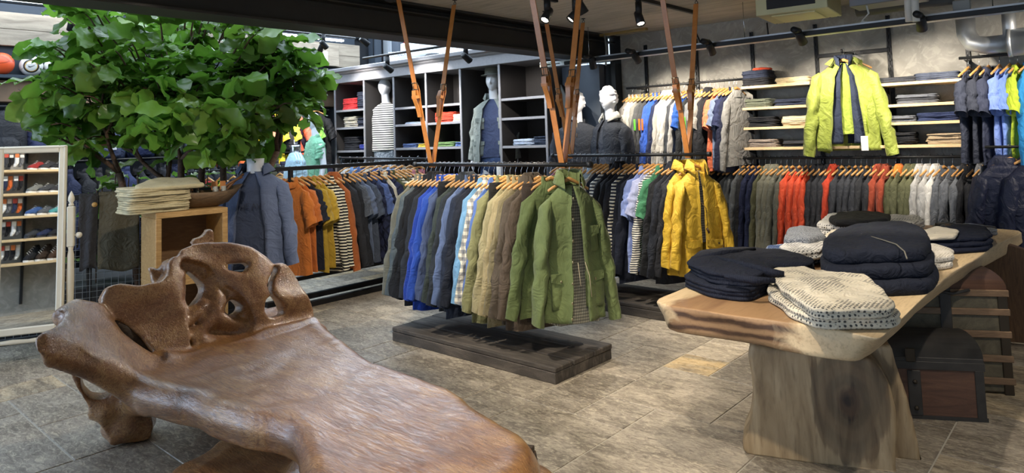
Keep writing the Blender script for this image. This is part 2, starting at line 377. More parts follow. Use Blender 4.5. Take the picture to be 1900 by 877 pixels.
# timber boards, navy fascia and lamp strip along the left wall
grey_board = wood('weathered_board', [(0.3, '7d7263'), (0.5, '988c7b'), (0.75, 'aea18d')], 2.0, (8, 1, 8), 0.8, 0, 0.35, 1.0)
b = B(); b.box((-10.3, -1.0, 2.93), (-10.05, 7.25, 3.13), 0.004); b.box((-10.3, -1.0, 3.135), (-10.05, 7.25, 3.34), 0.004)
struct('trim_6', b, grey_board)
navy = plain('navy_fascia', '2b3540', 0.6)
b = B(); b.box((-10.3, -1.0, 2.56), (-10.12, 7.25, 2.92)); b.box((-10.3, -1.0, 2.52), (-9.9, 7.25, 2.56), 0.003); b.box((-10.3, -1, 3.34), (-10.2, 7.25, 3.9))
struct('trim_7', b, navy)
struct('trim_8', B().box((-10.3, -1.0, 2.24), (-10.0, 6.9, 2.50), 0.004), plain('brown_fascia_board', '6b5643', 0.7, nz=.2, sc=5))
# dark steel columns beyond the cabinet's left end
b = B()
for q in (-5.35, -4.72): b.box((q-.1, .45, 0), (q+.08, .6, 4.3), M=MW)
struct('trim_9', b, plain('column_slate', '39414b', 0.5))
# stacked timber crates / beams on top at the left of the cabinet
t_ = thing('wooden_beam', 'grey weathered timber beam with a white sensor, high up left of the dark cabinet', 'beam', (-9.95, 6.25, 2.93))
B().box((-.25, -.9, 0), (.0, .5, .36), .006).obj('timber', grey_board, t_)
B().box((0, .18, .07), (.03, .26, .24), .008).obj('sensor', plain('sensor_white', 'e5e3dc', .5), t_)

# made-up clerestory frame on the left wall, added around the bench glare light
b = B()
for q in range(6): b.box((-10.3, .15+q*1.42, 3.5), (-10.2, .2+q*1.42, 4.3), .004)
b.box((-10.3, .15, 3.5), (-10.2, 7.7, 3.55), .004); b.box((-10.3, .15, 4.25), (-10.2, 7.7, 4.3), .004)
struct('added_window_1', b, plain('added_window_frame', '30343a', .5))
# ================================================================= GARMENT SHAPES (local frame: origin = base of the neck, x = across shoulders, y = front(-)/back(+), z up)
def sgp(v, p): return math.copysign(abs(v)**p, v)
def body_mesh(L, sh, hem, T, seed, fold=.012, quilt=0, waist=1.0, drop=.105, neck=.055, n=36, openf=0.0, thin=.55):
    rows = []; m = 30
    for i in range(m+1):
        s = i/m
        if s < .2:
            q = s/.2; a = neck+(sh-neck)*(q**.85); z = -drop*q**1.15; T_ = T*(.45+.35*q); pw = .75
        else:
            q = (s-.2)/.8; a = sh+(hem-sh)*q**.8+(-.02*(1-waist))*math.sin(PI*q); z = -drop-(L-drop)*q; T_ = T*(.8+.2*min(1, q*4)); pw = .62
            a *= (1-.10*math.exp(-((q-.08)/.09)**2))
        row = []
        for j in range(n):
            th = 2*PI*j/n; cx, cy = math.cos(th), math.sin(th)
            f = fold*(max(0, s-.2)/.8)
            k = math.sin(th*5+seed*2.1+s*1.5)*f+math.sin(th*9+seed*5.3-s*2.2)*f*.6
            x = sgp(cx, pw)*(a+.3*k); y = sgp(cy, .9)*(T_+k)
            v = Vector((x, y, z)); v.y += wob(v, 6, .012*min(1, s*3), seed); v.x += wob(v, 7, .010*min(1, s*2), seed+9)
            if quilt:
                u = (-(z))/quilt; pf = abs(math.sin(PI*u))**.5; v.y += sgp(cy, .5)*.020*pf; v.x += sgp(cx, .5)*.016*pf
            if s > .97: v.z += math.sin(th*2+seed)*.006
            row.append(v)
        rows.append(row)
    b = B(); b.rings(rows, caps='end' if False else False)
    inn = [[Vector((v.x*.9, v.y*.8, v.z+.004)) for v in rows[-1]], [Vector((v.x*.85, v.y*.6, v.z+.10)) for v in rows[-1]]]
    b.rings([rows[-1]]+inn, caps='end')
    b.rings([[Vector((v.x*.8, v.y*.8, v.z-.006)) for v in rows[0]], rows[0]], caps='start')
    return b.mesh('garment_body')
def sleeve_mesh(side, sh, Ls, r0, r1, splay, seed, quilt=0, fwd=0.02, n=18, drop=.105, cuff=0):
    rows = []; m = 20; base = Vector((side*(sh-.035), 0, -drop-.015))
    bend = .03+.02*noise.noise(Vector((seed, 1, 2)))
    for i in range(m+1):
        s = i/m; r = r0+(r1-r0)*s**.7
        if cuff and s > .9: r *= 1.08
        x = base.x+side*(splay*s**.8); z = base.z-Ls*s; y = -fwd*2*math.sin(PI*s*.6)+bend*math.sin(PI*s)*.4
        tilt = math.atan2(splay, Ls)*side if s > .15 else side*.9
        row = []
        for j in range(n):
            th = 2*PI*j/n
            k = .006*math.sin(3*th+s*13+seed)+.007*math.sin(s*30+2*th+seed*3)*(math.exp(-((s-.5)/.16)**2)+.25)+.010*noise.noise(Vector((th, s*5, seed)))
            rx = r*.62+k; ry = r*.72+k
            if quilt: pf = abs(math.sin(PI*(s*Ls)/quilt))**.5; rx += .009*pf; ry += .009*pf
            dx = math.cos(th)*rx; row.append(Vector((x+dx*math.cos(tilt)+0, y+math.sin(th)*ry, z+dx*math.sin(tilt))))
        if i == 0:
            cen = Vector((base.x-side*.03, 0, base.z+.03)); row = [cen+(p-Vector((x, y, z)))*.5 for p in row]
        rows.append(row)
    b = B(); b.rings(rows, caps=False)
    last = rows[-1]; c = sum(last, Vector())/n
    b.rings([last, [c+(p-c)*.8+Vector((0, 0, .004)) for p in last], [c+(p-c)*.6+Vector((0, 0, .05)) for p in last]], caps='end')
    b.rings([[rows[0][k]*1 for k in range(n)]], caps='start') if False else None
    return b.mesh('sleeve')
def collar_mesh(kind, seed, neck=.075):
    b = B(); n = 20
    if kind == 'stand' or kind == 'shirt':
        h = .036 if kind == 'stand' else .024
        def ring(r, z, t=1): return [Vector((math.cos(2*PI*j/n)*r*1.0, math.sin(2*PI*j/n)*r*.62, z-(.028 if math.sin(2*PI*j/n) < -.5 else 0)+wob((j, z*30, 0), .5, .006, seed))) for j in range(n)]
        b.rings([ring(neck+.006, -.03), ring(neck, 0), ring(neck-.004, h), ring(neck-.012, h), ring(neck-.010, -.01)], caps=False)
        if kind == 'shirt': b.rings([ring(neck-.004, h), ring(neck+.012, h-.005), ring(neck+.030, -.022), ring(neck+.022, -.026), ring(neck+.004, h-.01)], caps=False)
    elif kind == 'hood':
        rows = []
        for i in range(9):
            a = i/8; rr = (math.sin(PI*(.12+.83*a)))**.7
            cx = [Vector((math.cos(2*PI*j/n)*.115*rr, .035+math.sin(2*PI*j/n)*.055*rr+.02*a, .055-.20*a+.03*math.sin(2*PI*j/n)*(a))) for j in range(n)]
            rows.append([v+Vector((wob(v, 14, .010, seed), wob(v, 12, .01, seed+2), 0)) for v in cx])
        b.rings(rows)
        def ring(r, z): return [Vector((math.cos(2*PI*j/n)*r, math.sin(2*PI*j/n)*r*.6, z)) for j in range(n)]
        b.rings([ring(neck+.008, -.035), ring(neck, 0), ring(neck-.004, .04), ring(neck-.014, .04), ring(neck-.012, -.01)], caps=False)
    else:
        def ring(r, z, k=.024): return [Vector((math.cos(2*PI*j/n)*r, math.sin(2*PI*j/n)*r*.6, z-(k if math.sin(2*PI*j/n) < -.3 else 0))) for j in range(n)]
        b.rings([ring(neck+.012, -.028), ring(neck-.002, -.004), ring(neck-.008, .004), ring(neck-.014, -.004)], caps=False)
    return b.mesh('collar')
def trouser_mesh(side, seed, L=.74):
    rows = []
    for i in range(22):
        s = i/21; z = -.02-L*s; a = .095-.02*s; t = .040-.008*s; cx = side*.085+side*.012*s
        row = []
        for j in range(18):
            th = 2*PI*j/18; k = .004*math.sin(th*3+s*9+seed)+.003*math.sin(s*28+th*2+seed)
            row.append(Vector((cx+sgp(math.cos(th), .75)*(a+k), math.sin(th)*(t+k)+wob((cx, 0, z), 5, .02, seed), z)))
        rows.append(row)
    b = B(); b.rings(rows); return b.mesh('trouser_leg')
KIND = {  # L, shoulder, hem, T, fold, quilt, sleeve(len,r0,r1,splay), collar
    'tee': (.70, .20, .245, .036, .014, 0, (.21, .105, .10, .10), 'crew'),
    'polo': (.72, .205, .25, .040, .012, 0, (.22, .105, .095, .10), 'shirt'),
    'sweater': (.68, .205, .245, .042, .010, 0, (.60, .09, .058, .14), 'crew'),
    'fleece': (.68, .20, .24, .046, .010, 0, (.60, .095, .06, .15), 'stand'),
    'shirt': (.74, .20, .25, .036, .014, 0, (.58, .085, .055, .14), 'shirt'),
    'jacket': (.73, .205, .265, .052, .014, 0, (.60, .10, .066, .17), 'stand'),
    'parka': (.78, .205, .275, .055, .014, 0, (.61, .105, .07, .17), 'hood'),
    'hoodie': (.72, .205, .25, .048, .010, 0, (.62, .10, .062, .15), 'hood'),
    'puffer': (.72, .21, .255, .062, .008, .055, (.60, .105, .07, .15), 'hood'),
    'coat': (.80, .205, .29, .055, .016, 0, (.61, .10, .068, .16), 'stand'),
    'vest': (.66, .20, .235, .06, .006, .055, None, 'stand'),
    'trousers': (1.0,),
}
CACHE = {}
_mesh_dummy = None
def gmeshes(kind, v):
    k = (kind, v)
    if k in CACHE: return CACHE[k]
    base = fabric('888888'); out = {}
    if kind == 'trousers':
        out['trouser_leg'] = [trouser_mesh(-1, v), trouser_mesh(1, v+5)]
        b = B(); b.rings([[Vector((sgp(math.cos(2*PI*j/20), .7)*a, math.sin(2*PI*j/20)*t, z)) for j in range(20)] for a, t, z in ((.17, .03, 0.0), (.175, .036, -.02), (.18, .04, -.12), (.15, .03, -.2))]); out['waistband'] = [b.mesh('waistband')]
    else:
        L, sh, hem, T, fold, q, sl, col = KIND[kind]
        out['body'] = [body_mesh(L, sh, hem, T, v*3+hash_(kind), fold, q)]
        if sl: out['sleeve'] = [sleeve_mesh(sd, sh, sl[0], sl[1], sl[2], sl[3], v*5+sd+hash_(kind), q) for sd in (-1, 1)]
        out['collar'] = [collar_mesh(col, v)]
    for ms in out.values():
        for me in ms:
            me.materials.append(base)
    CACHE[k] = out; return out
def hash_(s): return sum(ord(c)*(i+1) for i, c in enumerate(s)) % 17
def garment(kind, loc, yaw, m, label, group=None, name=None, cat=None, v=0, scale=1.0, m2=None, zipper=None, patch=None, thick=1.0):
    nm = name or {'tee': 't_shirt', 'polo': 'polo_shirt', 'puffer': 'puffer_jacket', 'vest': 'padded_vest', 'fleece': 'fleece_jacket'}.get(kind, kind)
    t = thing(nm, label, cat or {'tee': 't-shirt', 'polo': 'polo shirt', 'puffer': 'puffer jacket', 'vest': 'vest', 'fleece': 'fleece jacket'}.get(kind, kind), loc, yaw, group)
    t.scale = (scale*.80, scale*thick, scale)
    for pn, ms in gmeshes(kind, v).items():
        for me in ms: mk(pn, me, m2 if (pn == 'collar' and m2) else m, t)
    if zipper: mk('front_zip', zip_mesh(kind), zipper, t)
    if patch:
        mk('sleeve_pocket', patch_mesh(), patch, t)
    return t
def zip_mesh(kind):
    k = ('zip', kind)
    if k not in CACHE:
        L, T = KIND[kind][0], KIND[kind][3]; rows = []
        b = B(); b.tube([(0, -T*.62, -.04), (0, -T-.006, -.2), (0, -T-.012, -L*.6), (0, -T-.010, -L+.01)], .006, 6); CACHE[k] = b.mesh('front_zip'); CACHE[k].materials.append(black_metal)
    return CACHE[k]
def patch_mesh():
    if 'patch' not in CACHE:
        b = B(); b.box((-.307, -.035, -.33), (-.300, .015, -.22), .003); b.box((-.312, -.014, -.31), (-.306, -.006, -.235), .002); CACHE['patch'] = b.mesh('sleeve_pocket'); CACHE['patch'].materials.append(black_metal)
    return CACHE['patch']
def hanger_meshes():
    b = B(); pts = []
    for i in range(17):
        x = -.205+.41*i/16; q = abs(x)/.205; pts.append((x, .02*q*q, .0-.078*q**1.2))
    b.tube(pts, [.007+.009*(1-abs(i-8)/8)+(.003 if abs(i-8) > 5 else 0) for i in range(17)], 8, flat=.55)
    a = b.mesh('wooden_body'); a.materials.append(hanger_wood)
    b = B(); pts = [(0, 0, .01), (0, 0, .055), (.012, 0, .07)]
    for i in range(9):
        an = R(-60+i*28); pts.append((.0+math.cos(an)*.020, 0, .097+math.sin(an)*.020))
    b.tube(pts, .0022, 5); c = b.mesh('hook'); c.materials.append(steel); return a, c
HM = hanger_meshes()
def hanger(p, yaw, label, group, s=1.0):
    """p: point of the rail's centre line"""
    t = thing('clothes_hanger', label, 'hanger', (p[0], p[1], p[2]-.099*s), yaw, group); t.scale = (s*.74, s, s)
    mk('wooden_body', HM[0], None, t); mk('hook', HM[1], None, t); return t
GD = .128     # garment neck below the rail
# ---- folded clothes
def resample(poly, n):
    P = [Vector(p).to_2d() if len(p) > 2 else Vector(p) for p in poly]; L = [0]
    for i in range(len(P)): L.append(L[-1]+(P[(i+1) % len(P)]-P[i]).length)
    out = []
    for k in range(n):
        t = L[-1]*k/n; i = max(j for j in range(len(P)) if L[j] <= t); d = L[i+1]-L[i]; out.append(P[i].lerp(P[(i+1) % len(P)], (t-L[i])/d if d else 0))
    return out
def smooth_poly(P, it=2):
    for _ in range(it): P = [(P[i-1]+P[i]*2+P[(i+1) % len(P)])/4 for i in range(len(P))]
    return P
def fold_mesh(poly, h, layers=2, seed=0, n=48, puff=.15, sag=.004, sm=2, name='folded_cloth', wrinkle=.004):
    P = smooth_poly(resample(poly, n), sm); c = sum(P, Vector((0, 0)))/n; rows = []
    m = layers*5
    for i in range(m+1):
        s = i/m; u = (s*layers) % 1 if i < m else 1.0
        o = math.sin(PI*u)**.5*min(.012, h/layers*.5) if 0 < u < 1 else 0
        jit = (wob((int(s*layers-.001), 3, seed), 1.3, .028, seed))
        row = []
        for k, p in enumerate(P):
            d = (p-c); l = d.length; d = d/l
            q = p+d*(o-.008+jit*.5+wob((p.x, p.y, int(s*layers-.001)), 9, .014, seed)); z = h*s
            z += wob((p.x, p.y, 1), 10, sag*s*2, seed+int(s*layers-.001)); row.append(Vector((q.x, q.y, max(0, z))))
        rows.append(row)
    top = rows[-1]; mz = sum(v.z for v in top)/len(top)
    for f in (.93, .82, .66, .48, .3, .12):
        row = []
        for v in top:
            q = c.lerp(v.to_2d(), f); z = mz+(v.z-mz)*f*f+h*puff*(1-f)**.6+wob((q.x, q.y, 5), 13, wrinkle, seed)+wob((q.x, q.y, 8), 5, wrinkle*1.5, seed)*(1-f); row.append(Vector((q.x, q.y, z)))
        rows.append(row)
    b = B(); b.rings(rows); return b.mesh(name)
def rrect(w_, d, r=.02): return [(-w_/2+r, -d/2), (w_/2-r, -d/2), (w_/2, -d/2+r), (w_/2, d/2-r), (w_/2-r, d/2), (-w_/2+r, d/2), (-w_/2, d/2-r), (-w_/2, -d/2+r)]
FC = {}
def folded(name, label, cat, loc, rz, w_, d, h, m, group=None, layers=2, v=0):
    k = (round(w_, 2), round(d, 2), round(h, 3), layers, v)
    if k not in FC: FC[k] = fold_mesh(rrect(w_, d), h, layers, v); FC[k].materials.append(fabric('888888'))
    o = mk(name, FC[k], m); o.location = loc; o.rotation_euler = (0, 0, rz); tag(o, label, cat, group); return o
_u = ['first', 'second', 'third', 'fourth', 'fifth', 'sixth', 'seventh', 'eighth', 'ninth']
ORD = _u + ['tenth', 'eleventh', 'twelfth', 'thirteenth', 'fourteenth', 'fifteenth', 'sixteenth', 'seventeenth', 'eighteenth', 'nineteenth']
for _t in ('twent', 'thirt', 'fort', 'fift', 'sixt', 'sevent'): ORD += [_t+'ieth'] + [_t+'y-'+x for x in _u]
WORD = {'tee': 't-shirt', 'polo': 'polo shirt', 'sweater': 'sweater', 'fleece': 'fleece jacket', 'shirt': 'long-sleeved shirt', 'jacket': 'jacket', 'parka': 'hooded parka', 'hoodie': 'hooded jacket', 'puffer': 'quilted puffer jacket', 'coat': 'long coat', 'vest': 'padded vest', 'trousers': 'pair of trousers'}
def rail_of(items, A, D, yaw, railname, group, hgroup, end='left', gap=None, s=1.0, zofs=0.0, jit=.06):
    """items: (t, kind, colourname, material[, opts]); A + D*t is the rail point"""
    rn = random.Random(len(items)*7+3); A = Vector(A); D = Vector(D); n = 0; cnt = len(items)
    for it in items:
        t, kind, cn, m = it[:4]; op = it[4] if len(it) > 4 else {}
        p = A+D*t; y = yaw+rn.uniform(-jit, jit)+op.get('dyaw', 0); sc = op.get('s', s)
        k = n if end == 'left' else cnt-1-n
        lab = f"{cn} {WORD[kind]}, {ORD[k]} from the {end} on {railname}"
        garment(kind, (p.x, p.y, p.z-GD*1.0+zofs), y, m, lab, group, v=(n*7) % 4, scale=sc, m2=op.get('m2'), zipper=op.get('zip'), patch=op.get('patch'), thick=op.get('thick', 1.0))
        hanger((p.x, p.y, p.z+.004), y, f'wooden clothes hanger, {ORD[k]} from the {end} on {railname}', hgroup)
        n += 1
def spread(n, t0, t1, rn=None):
    return [t0+(t1-t0)*(i+.5+((rn.random()-.5)*.4 if rn else 0))/n for i in range(n)]
# ================================================================= OPEN-FRONT GARMENTS AND MANNEQUINS
def open_body(L, sh, hem, T, seed, g0, g1, drop=.10, neck=.065, fold=.012, flare=.03, n=44, asym=0.0):
    rows = []; m = 32
    for i in range(m+1):
        s = i/m
        if s < .2:
            q = s/.2; a = neck+(sh-neck)*(q**.85); z = -drop*q**1.15; T_ = T*(.5+.35*q); pw = .75
        else:
            q = (s-.2)/.8; a = sh+(hem-sh)*q**.8; z = -drop-(L-drop)*q; T_ = T*(.85+.15*min(1, q*4)); pw = .65; a *= (1-.08*math.exp(-((q-.08)/.09)**2))
        g = R(g0+(g1-g0)*s**1.3); row = []
        for j in range(n+1):
            th = -PI/2+g*(1+asym)+(2*PI-2*g)*j/n; f = fold*max(0, s-.15)
            k = math.sin(th*5+seed*2.1+s*1.5)*f+math.sin(th*8+seed*5.3-s*2.2)*f*.6
            x = sgp(math.cos(th), pw)*(a+.3*k); y = sgp(math.sin(th), .9)*(T_+k)
            e = min(j, n-j)/4.0
            if e < 1: y -= flare*(1-e)*(.3+.7*s)
            v = Vector((x, y, z)); v.y += wob(v, 6, .014*min(1, s*3), seed); v.x += wob(v, 7, .010*min(1, s*2), seed+9); row.append(v)
        rows.append(row)
    b = B(); b.rings(rows, caps=False, closed=False)
    inn = [[Vector((v.x*.965, v.y*.85 if abs(v.y) > .01 else v.y, v.z+.001)) for v in r] for r in rows]
    b2 = B(); nn_ = n+1
    b.rings(inn, caps=False, closed=False)
    off = len(rows)*nn_
    for i in range(len(rows)-1):
        for j in (0, n): b.f.append((i*nn_+j, (i+1)*nn_+j, off+(i+1)*nn_+j, off+i*nn_+j)); b.sm.append(False)
    i = len(rows)-1
    for j in range(n): b.f.append((i*nn_+j, i*nn_+j+1, off+i*nn_+j+1, off+i*nn_+j)); b.sm.append(False)
    return b.mesh('body')
def open_collar(h=.07, neck=.08, gap=50, seed=0, lay=.03, T=.6):
    n = 26; g = R(gap)
    def ring(r, z, gg=1.0, dz=0):
        out = []
        for j in range(n+1):
            th = -PI/2+g*gg+(2*PI-2*g*gg)*j/n; fr = max(0, -math.sin(th)); out.append(Vector((math.cos(th)*r, math.sin(th)*r*T-.02*fr, z-.05*fr*fr+wob((j*.3, z*20, 0), 1, .006, seed))))
        return out
    b = B(); b.rings([ring(neck+.012, -.03), ring(neck, .0), ring(neck+.004, h), ring(neck+.012, h+.004), ring(neck+.012+lay, h*.35-.01, .8), ring(neck+lay+.004, h*.35-.018, .8), ring(neck+.008, h-.012), ring(neck+.004, 0)], caps=False, closed=False); return b.mesh('collar')
def head_mesh(hair=False, child=False):
    rows = []; n = 28; m = 24
    for i in range(m+1):
        a = PI*i/m; z = -math.cos(a); row = []
        for j in range(n):
            th = 2*PI*j/n; x = math.sin(a)*math.cos(th); y = math.sin(a)*math.sin(th)
            sx, sy, sz = .076, .096, .122
            if z < 0: sx *= 1-.30*(-z)**1.6; sy *= 1-.12*(-z)
            v = Vector((x*sx, y*sy, z*sz))
            if y < 0:
                f = -y
                v.y += .006*f                                   # flatter face
                nz = math.exp(-((x)/.16)**2)
                v.y -= .020*nz*math.exp(-((z+.18)/.13)**2)*f+.010*nz*math.exp(-((z-.02)/.2)**2)*f
                v.y += .010*math.exp(-((abs(x)-.36)/.16)**2)*math.exp(-((z-.06)/.10)**2)   # eye sockets
                v.y -= .005*math.exp(-((z-.24)/.08)**2)*f       # brow
                v.y -= .007*math.exp(-((x)/.26)**2)*math.exp(-((z+.46)/.05)**2)            # lips
                v.y += .004*math.exp(-((x)/.26)**2)*math.exp(-((z+.385)/.03)**2)
                v.y -= .012*math.exp(-((x)/.26)**2)*math.exp(-((z+.80)/.12)**2)            # chin
            ear = math.exp(-((abs(x)-.97)/.12)**2)*math.exp(-((y-.10)/.16)**2)*math.exp(-((z+.02)/.2)**2); v.x += math.copysign(.012*ear, x)
            if hair and (z > .30 or (y > .15 and z > -.35)): v += Vector((x, y, z))*(.012+.010*abs(noise.noise(Vector((x*5, y*5, z*5+3)))) + .008*math.sin(z*20+th*2))
            row.append(v)
        rows.append(row)
    b = B(); b.rings(rows, caps=False)
    return b
def figure_mesh(hair=False, head=True, arms=None, H=1.85, armskin=False):
    """origin = base of the neck; whole standing figure as one surface set joined by a voxel remesh"""
    b = B()
    if head:
        hb = head_mesh(hair); b.add([Vector(v)+Vector((0, -.02, .205)) for v in hb.v], hb.f, True)
    b.tube([(0, .01, -.12), (0, .005, 0), (0, -.005, .06), (0, -.01, .12)], [.075, .056, .052, .05], 14)
    rows = []
    for z, a, t in ((-.03, .07, .05), (-.07, .16, .08), (-.12, .195, .10), (-.25, .18, .115), (-.40, .155, .10), (-.50, .15, .095), (-.60, .175, .11), (-.70, .18, .115), (-.76, .16, .11)):
        rows.append([(sgp(math.cos(2*PI*j/20), .8)*a, math.sin(2*PI*j/20)*t, z) for j in range(20)])
    b.rings(rows)
    for sd in (-1, 1):
        b.tube([(sd*.09, 0, -.70), (sd*.095, 0, -.85), (sd*.10, -.01, -1.15), (sd*.10, .01, -1.35), (sd*.10, .01, -1.52)], [.085, .085, .058, .055, .04], 12)
        b.rings([[(sd*.10+math.cos(2*PI*j/12)*.04*k, .01-(.0 if i < 2 else .0)+math.sin(2*PI*j/12)*.10*k-.05, z) for j in range(12)] for i, (k, z) in enumerate(((.5, -1.48), (.9, -1.53), (1, -1.56)))])
        pts = arms[0 if sd < 0 else 1] if arms else [(sd*.19, 0, -.12), (sd*.245, .02, -.40), (sd*.25, -.04, -.66)]
        b.tube(pts, [.052]+[.043]*(len(pts)-2)+[.028], 12)
        p = Vector(pts[-1]); q = (p-Vector(pts[-2])).normalized()
        b.tube([p-q*.01, p+q*.04, p+q*.08], [.026, .036, .030], 10, flat=.55)
        for f_ in range(4):
            o = Vector((0, (f_-1.5)*.016, 0)); l = (.07, .082, .078, .062)[f_]
            b.tube([p+q*.07+o, p+q*(.07+l*.55)+o, p+q*(.07+l)+o+Vector((-sd*.012, 0, 0))], [.0085, .008, .0065], 6)
        b.tube([p+q*.02+Vector((0, -.02, 0)), p+q*.055+Vector((0, -.045, 0)), p+q*.085+Vector((0, -.05, 0))], [.011, .010, .007], 6)
    return b.mesh('mannequin_body')
def figure(parent, m, **k):
    o = mk('mannequin_figure', figure_mesh(**k), m, parent)
    return bake(o, [('REMESH', dict(mode='VOXEL', voxel_size=.0075)), ('SMOOTH', dict(factor=.5, iterations=2))])
def print_text(txt, size, parent, loc, rot, m, name='printed_lettering', ext=.0008):
    c = bpy.data.curves.new('txt', 'FONT'); c.body = txt; c.size = size; c.extrude = ext; c.align_x = 'CENTER'
    o = bpy.data.objects.new('txt', c); COL.objects.link(o)
    dg = bpy.context.evaluated_depsgraph_get(); me = bpy.data.meshes.new_from_object(o.evaluated_get(dg)); bpy.data.objects.remove(o)
    me.materials.clear(); me.materials.append(m); q = mk(name, me, m, parent); q.location = loc; q.rotation_euler = rot; return q
GS = 1.28

# ================================================================= RACKS
weathered = wood('weathered_dark_timber', [(0.25, '2b2724'), (0.5, '4a443e'), (0.75, '6f665c')], 1.6, (1.2, 14, 6), 0.8, 0, 0.8, 1.0, 50)
def plank_base(name, label, x0, x1, y0, y1, h):
    t = thing(name, label, 'platform', ((x0+x1)/2, (y0+y1)/2, 0)); lx, ly = (x1-x0)/2, (y1-y0)/2
    b = B(); b.box((-lx+.006, -ly, 0), (lx-.006, ly, h-.034), .004); b.obj('side_frame', weathered, t)
    ws = [.30, .36, .34]; y = -ly; k = 0
    for w_ in ws:
        d = w_*2*ly; bb = B(); bb.box((-lx-.004*k, y+.003, h-.033), (lx-.006+.005*k, y+d-.003, h+.002*k), .006)
        o = bb.obj('deck_plank', weathered, t); y += d; k += 1
    return t
plank_base('display_platform', 'low weathered black timber platform under the front centre rail', -4.555, -2.86, 3.552, 4.206, .105)
plank_base('display_platform', 'low dark timber platform behind, under the rail with the yellow raincoats', -4.45, -2.75, 5.295, 5.95, .105)
def strap_meshes():
    pass
def strap(top, bot, lab, s=1, seed=0):
    """leather strap with buckle from a ceiling hook to the rail"""
    top = Vector(top); bot = Vector(bot); t = thing('leather_strap', lab, 'strap', top, 0, 'leather straps that carry the hanging rails')
    d = bot-top; L = d.length; ax = Vector((1, 0, 0)); Mx = FM((0, 0, 0), ax, z=-d.normalized())
    def flat(z0, z1, off, w_=.024, th=.0035):
        b = B(); k = 14; rows = []
        for i in range(k+1):
            z = z0+(z1-z0)*i/k; y = off(z) if callable(off) else off
            rows.append([(-w_, y-th, -z), (w_, y-th, -z), (w_, y+th, -z), (-w_, y+th, -z)])
        b.rings(rows, M=Mx, sm=False); return b
    zb = L*.54
    flat(.05, zb+.10, 0).obj('upper_strap', leather, t)
    flat(zb, L+.02, lambda z: .012+.012*math.exp(-((z-zb-.05)/.05)**2)).obj('lower_strap', leather, t)
    flat(zb+.04, zb+.27, lambda z: -.012-.020*math.exp(-((z-zb-.10)/.07)**2), .021).obj('strap_tongue', leather, t)
    b = B()
    for sx in (-.03, .03): b.tube([Mx @ Vector((sx, .004, -(zb-.02))), Mx @ Vector((sx, .004, -(zb+.035)))], .004, 6)
    for zz in (zb-.02, zb+.035): b.tube([Mx @ Vector((-.03, -.004, -zz)), Mx @ Vector((.03, -.004, -zz))], .004, 6)
    b.tube([Mx @ Vector((0, -.014, -(zb-.02))), Mx @ Vector((0, -.018, -(zb+.035)))], .003, 6)
    b.obj('buckle', plain('aged_brass', '6d6455', .35, 1.0), t)
    flat(zb+.085, zb+.11, -.016, .028, .018).obj('keeper_loop', leather, t)
    b = B(); b.tube([(0, 0, .0), (0, 0, -.02)], .004, 6); b.lathe([(.022, -.001), (.022, -.006), (.004, -.008)], 12)
    pts = [(math.cos(2*PI*i/10)*.014, 0, -.034+math.sin(2*PI*i/10)*.014) for i in range(11)]; b.tube(pts, .003, 5); b.obj('ceiling_eye_hook', black_metal, t)
    return t
def rail(name, label, a, b_, r=.016):
    t = thing(name, label, 'clothes rail', a); d = Vector(b_)-Vector(a)
    B().tube([(0, 0, 0), d], r, 14).obj('steel_tube', dark_metal, t)
    for k, p in enumerate((Vector((0, 0, 0)), d)): B().tube([p-d.normalized()*.015, p+d.normalized()*.015], r*1.35, 14).obj('end_cap', black_metal, t)
    return t
R1A, R1B = (-4.60, 3.88, 1.405), (-2.76, 3.88, 1.405)
rail('hanging_rail', 'black steel tube rail hung on leather straps, front centre, above the bigger timber platform', R1A, R1B)
R2A, R2B = (-4.46, 5.62, 1.41), (-2.72, 5.62, 1.41)
rail('hanging_rail', 'black steel tube rail hung on leather straps, behind, carrying the yellow raincoats', R2A, R2B)
for (X, Y, nm) in ((-4.40, 3.88, 'front centre rail, left end'), (-3.0, 3.88, 'front centre rail, right end'), (-4.24, 5.62, 'rear centre rail, left end'), (-2.93, 5.62, 'rear centre rail, right end')):
    strap((X, Y-.33, 2.86), (X, Y-.012, 1.40), 'tan leather strap with buckle, left of the pair at the '+nm)
    strap((X, Y+.33, 2.86), (X, Y+.012, 1.40), 'tan leather strap with buckle, right of the pair at the '+nm)

F = fabric
r1 = [('jacket', 'grey olive', F('66665a')), ('jacket', 'waxed teal grey', F('4e585c', rough=.55)), ('jacket', 'black', F('1f2124')), ('parka', 'black', F('17181b')), ('jacket', 'charcoal', F('2b2f36')),
      ('coat', 'royal blue', F('20409a')), ('jacket', 'royal blue', F('2a4da6')), ('sweater', 'slate blue', F('4b5878')), ('trousers', 'black', F('1b1c20')), ('jacket', 'dark green-grey', F('3c4440')), ('parka', 'charcoal', F('2d3238')),
      ('jacket', 'steel blue shell', F('5c6d90')), ('coat', 'dark navy', F('222a3a')), ('jacket', 'black-navy high collar', F('1b202b')), ('shirt', 'light blue denim', F('6792b4')), ('shirt', 'cream and navy checked', F('d9d3bd', 'check', '39465c')), ('shirt', 'denim blue', F('4b66a0')),
      ('coat', 'olive green field', F('74744f')), ('trousers', 'black', F('1e1d1c')), ('jacket', 'khaki', F('8b8362')), ('coat', 'stone khaki', F('908462')), ('jacket', 'olive khaki', F('6d6449')), ('parka', 'dark taupe', F('4f463b')), ('coat', 'brown', F('564a3e')), ('trousers', 'dark brown', F('3c322b')), ('jacket', 'grass green', F('606d42'))]
ts = spread(len(r1), .06, 1.52)
rail_of([(t, k, c, m, dict(thick=.55)) for t, (k, c, m) in zip(ts, r1)], R1A, (1, 0, 0), R(66), 'the front centre rail', 'garments on the front centre rail', 'hangers on the front centre rail', s=GS)

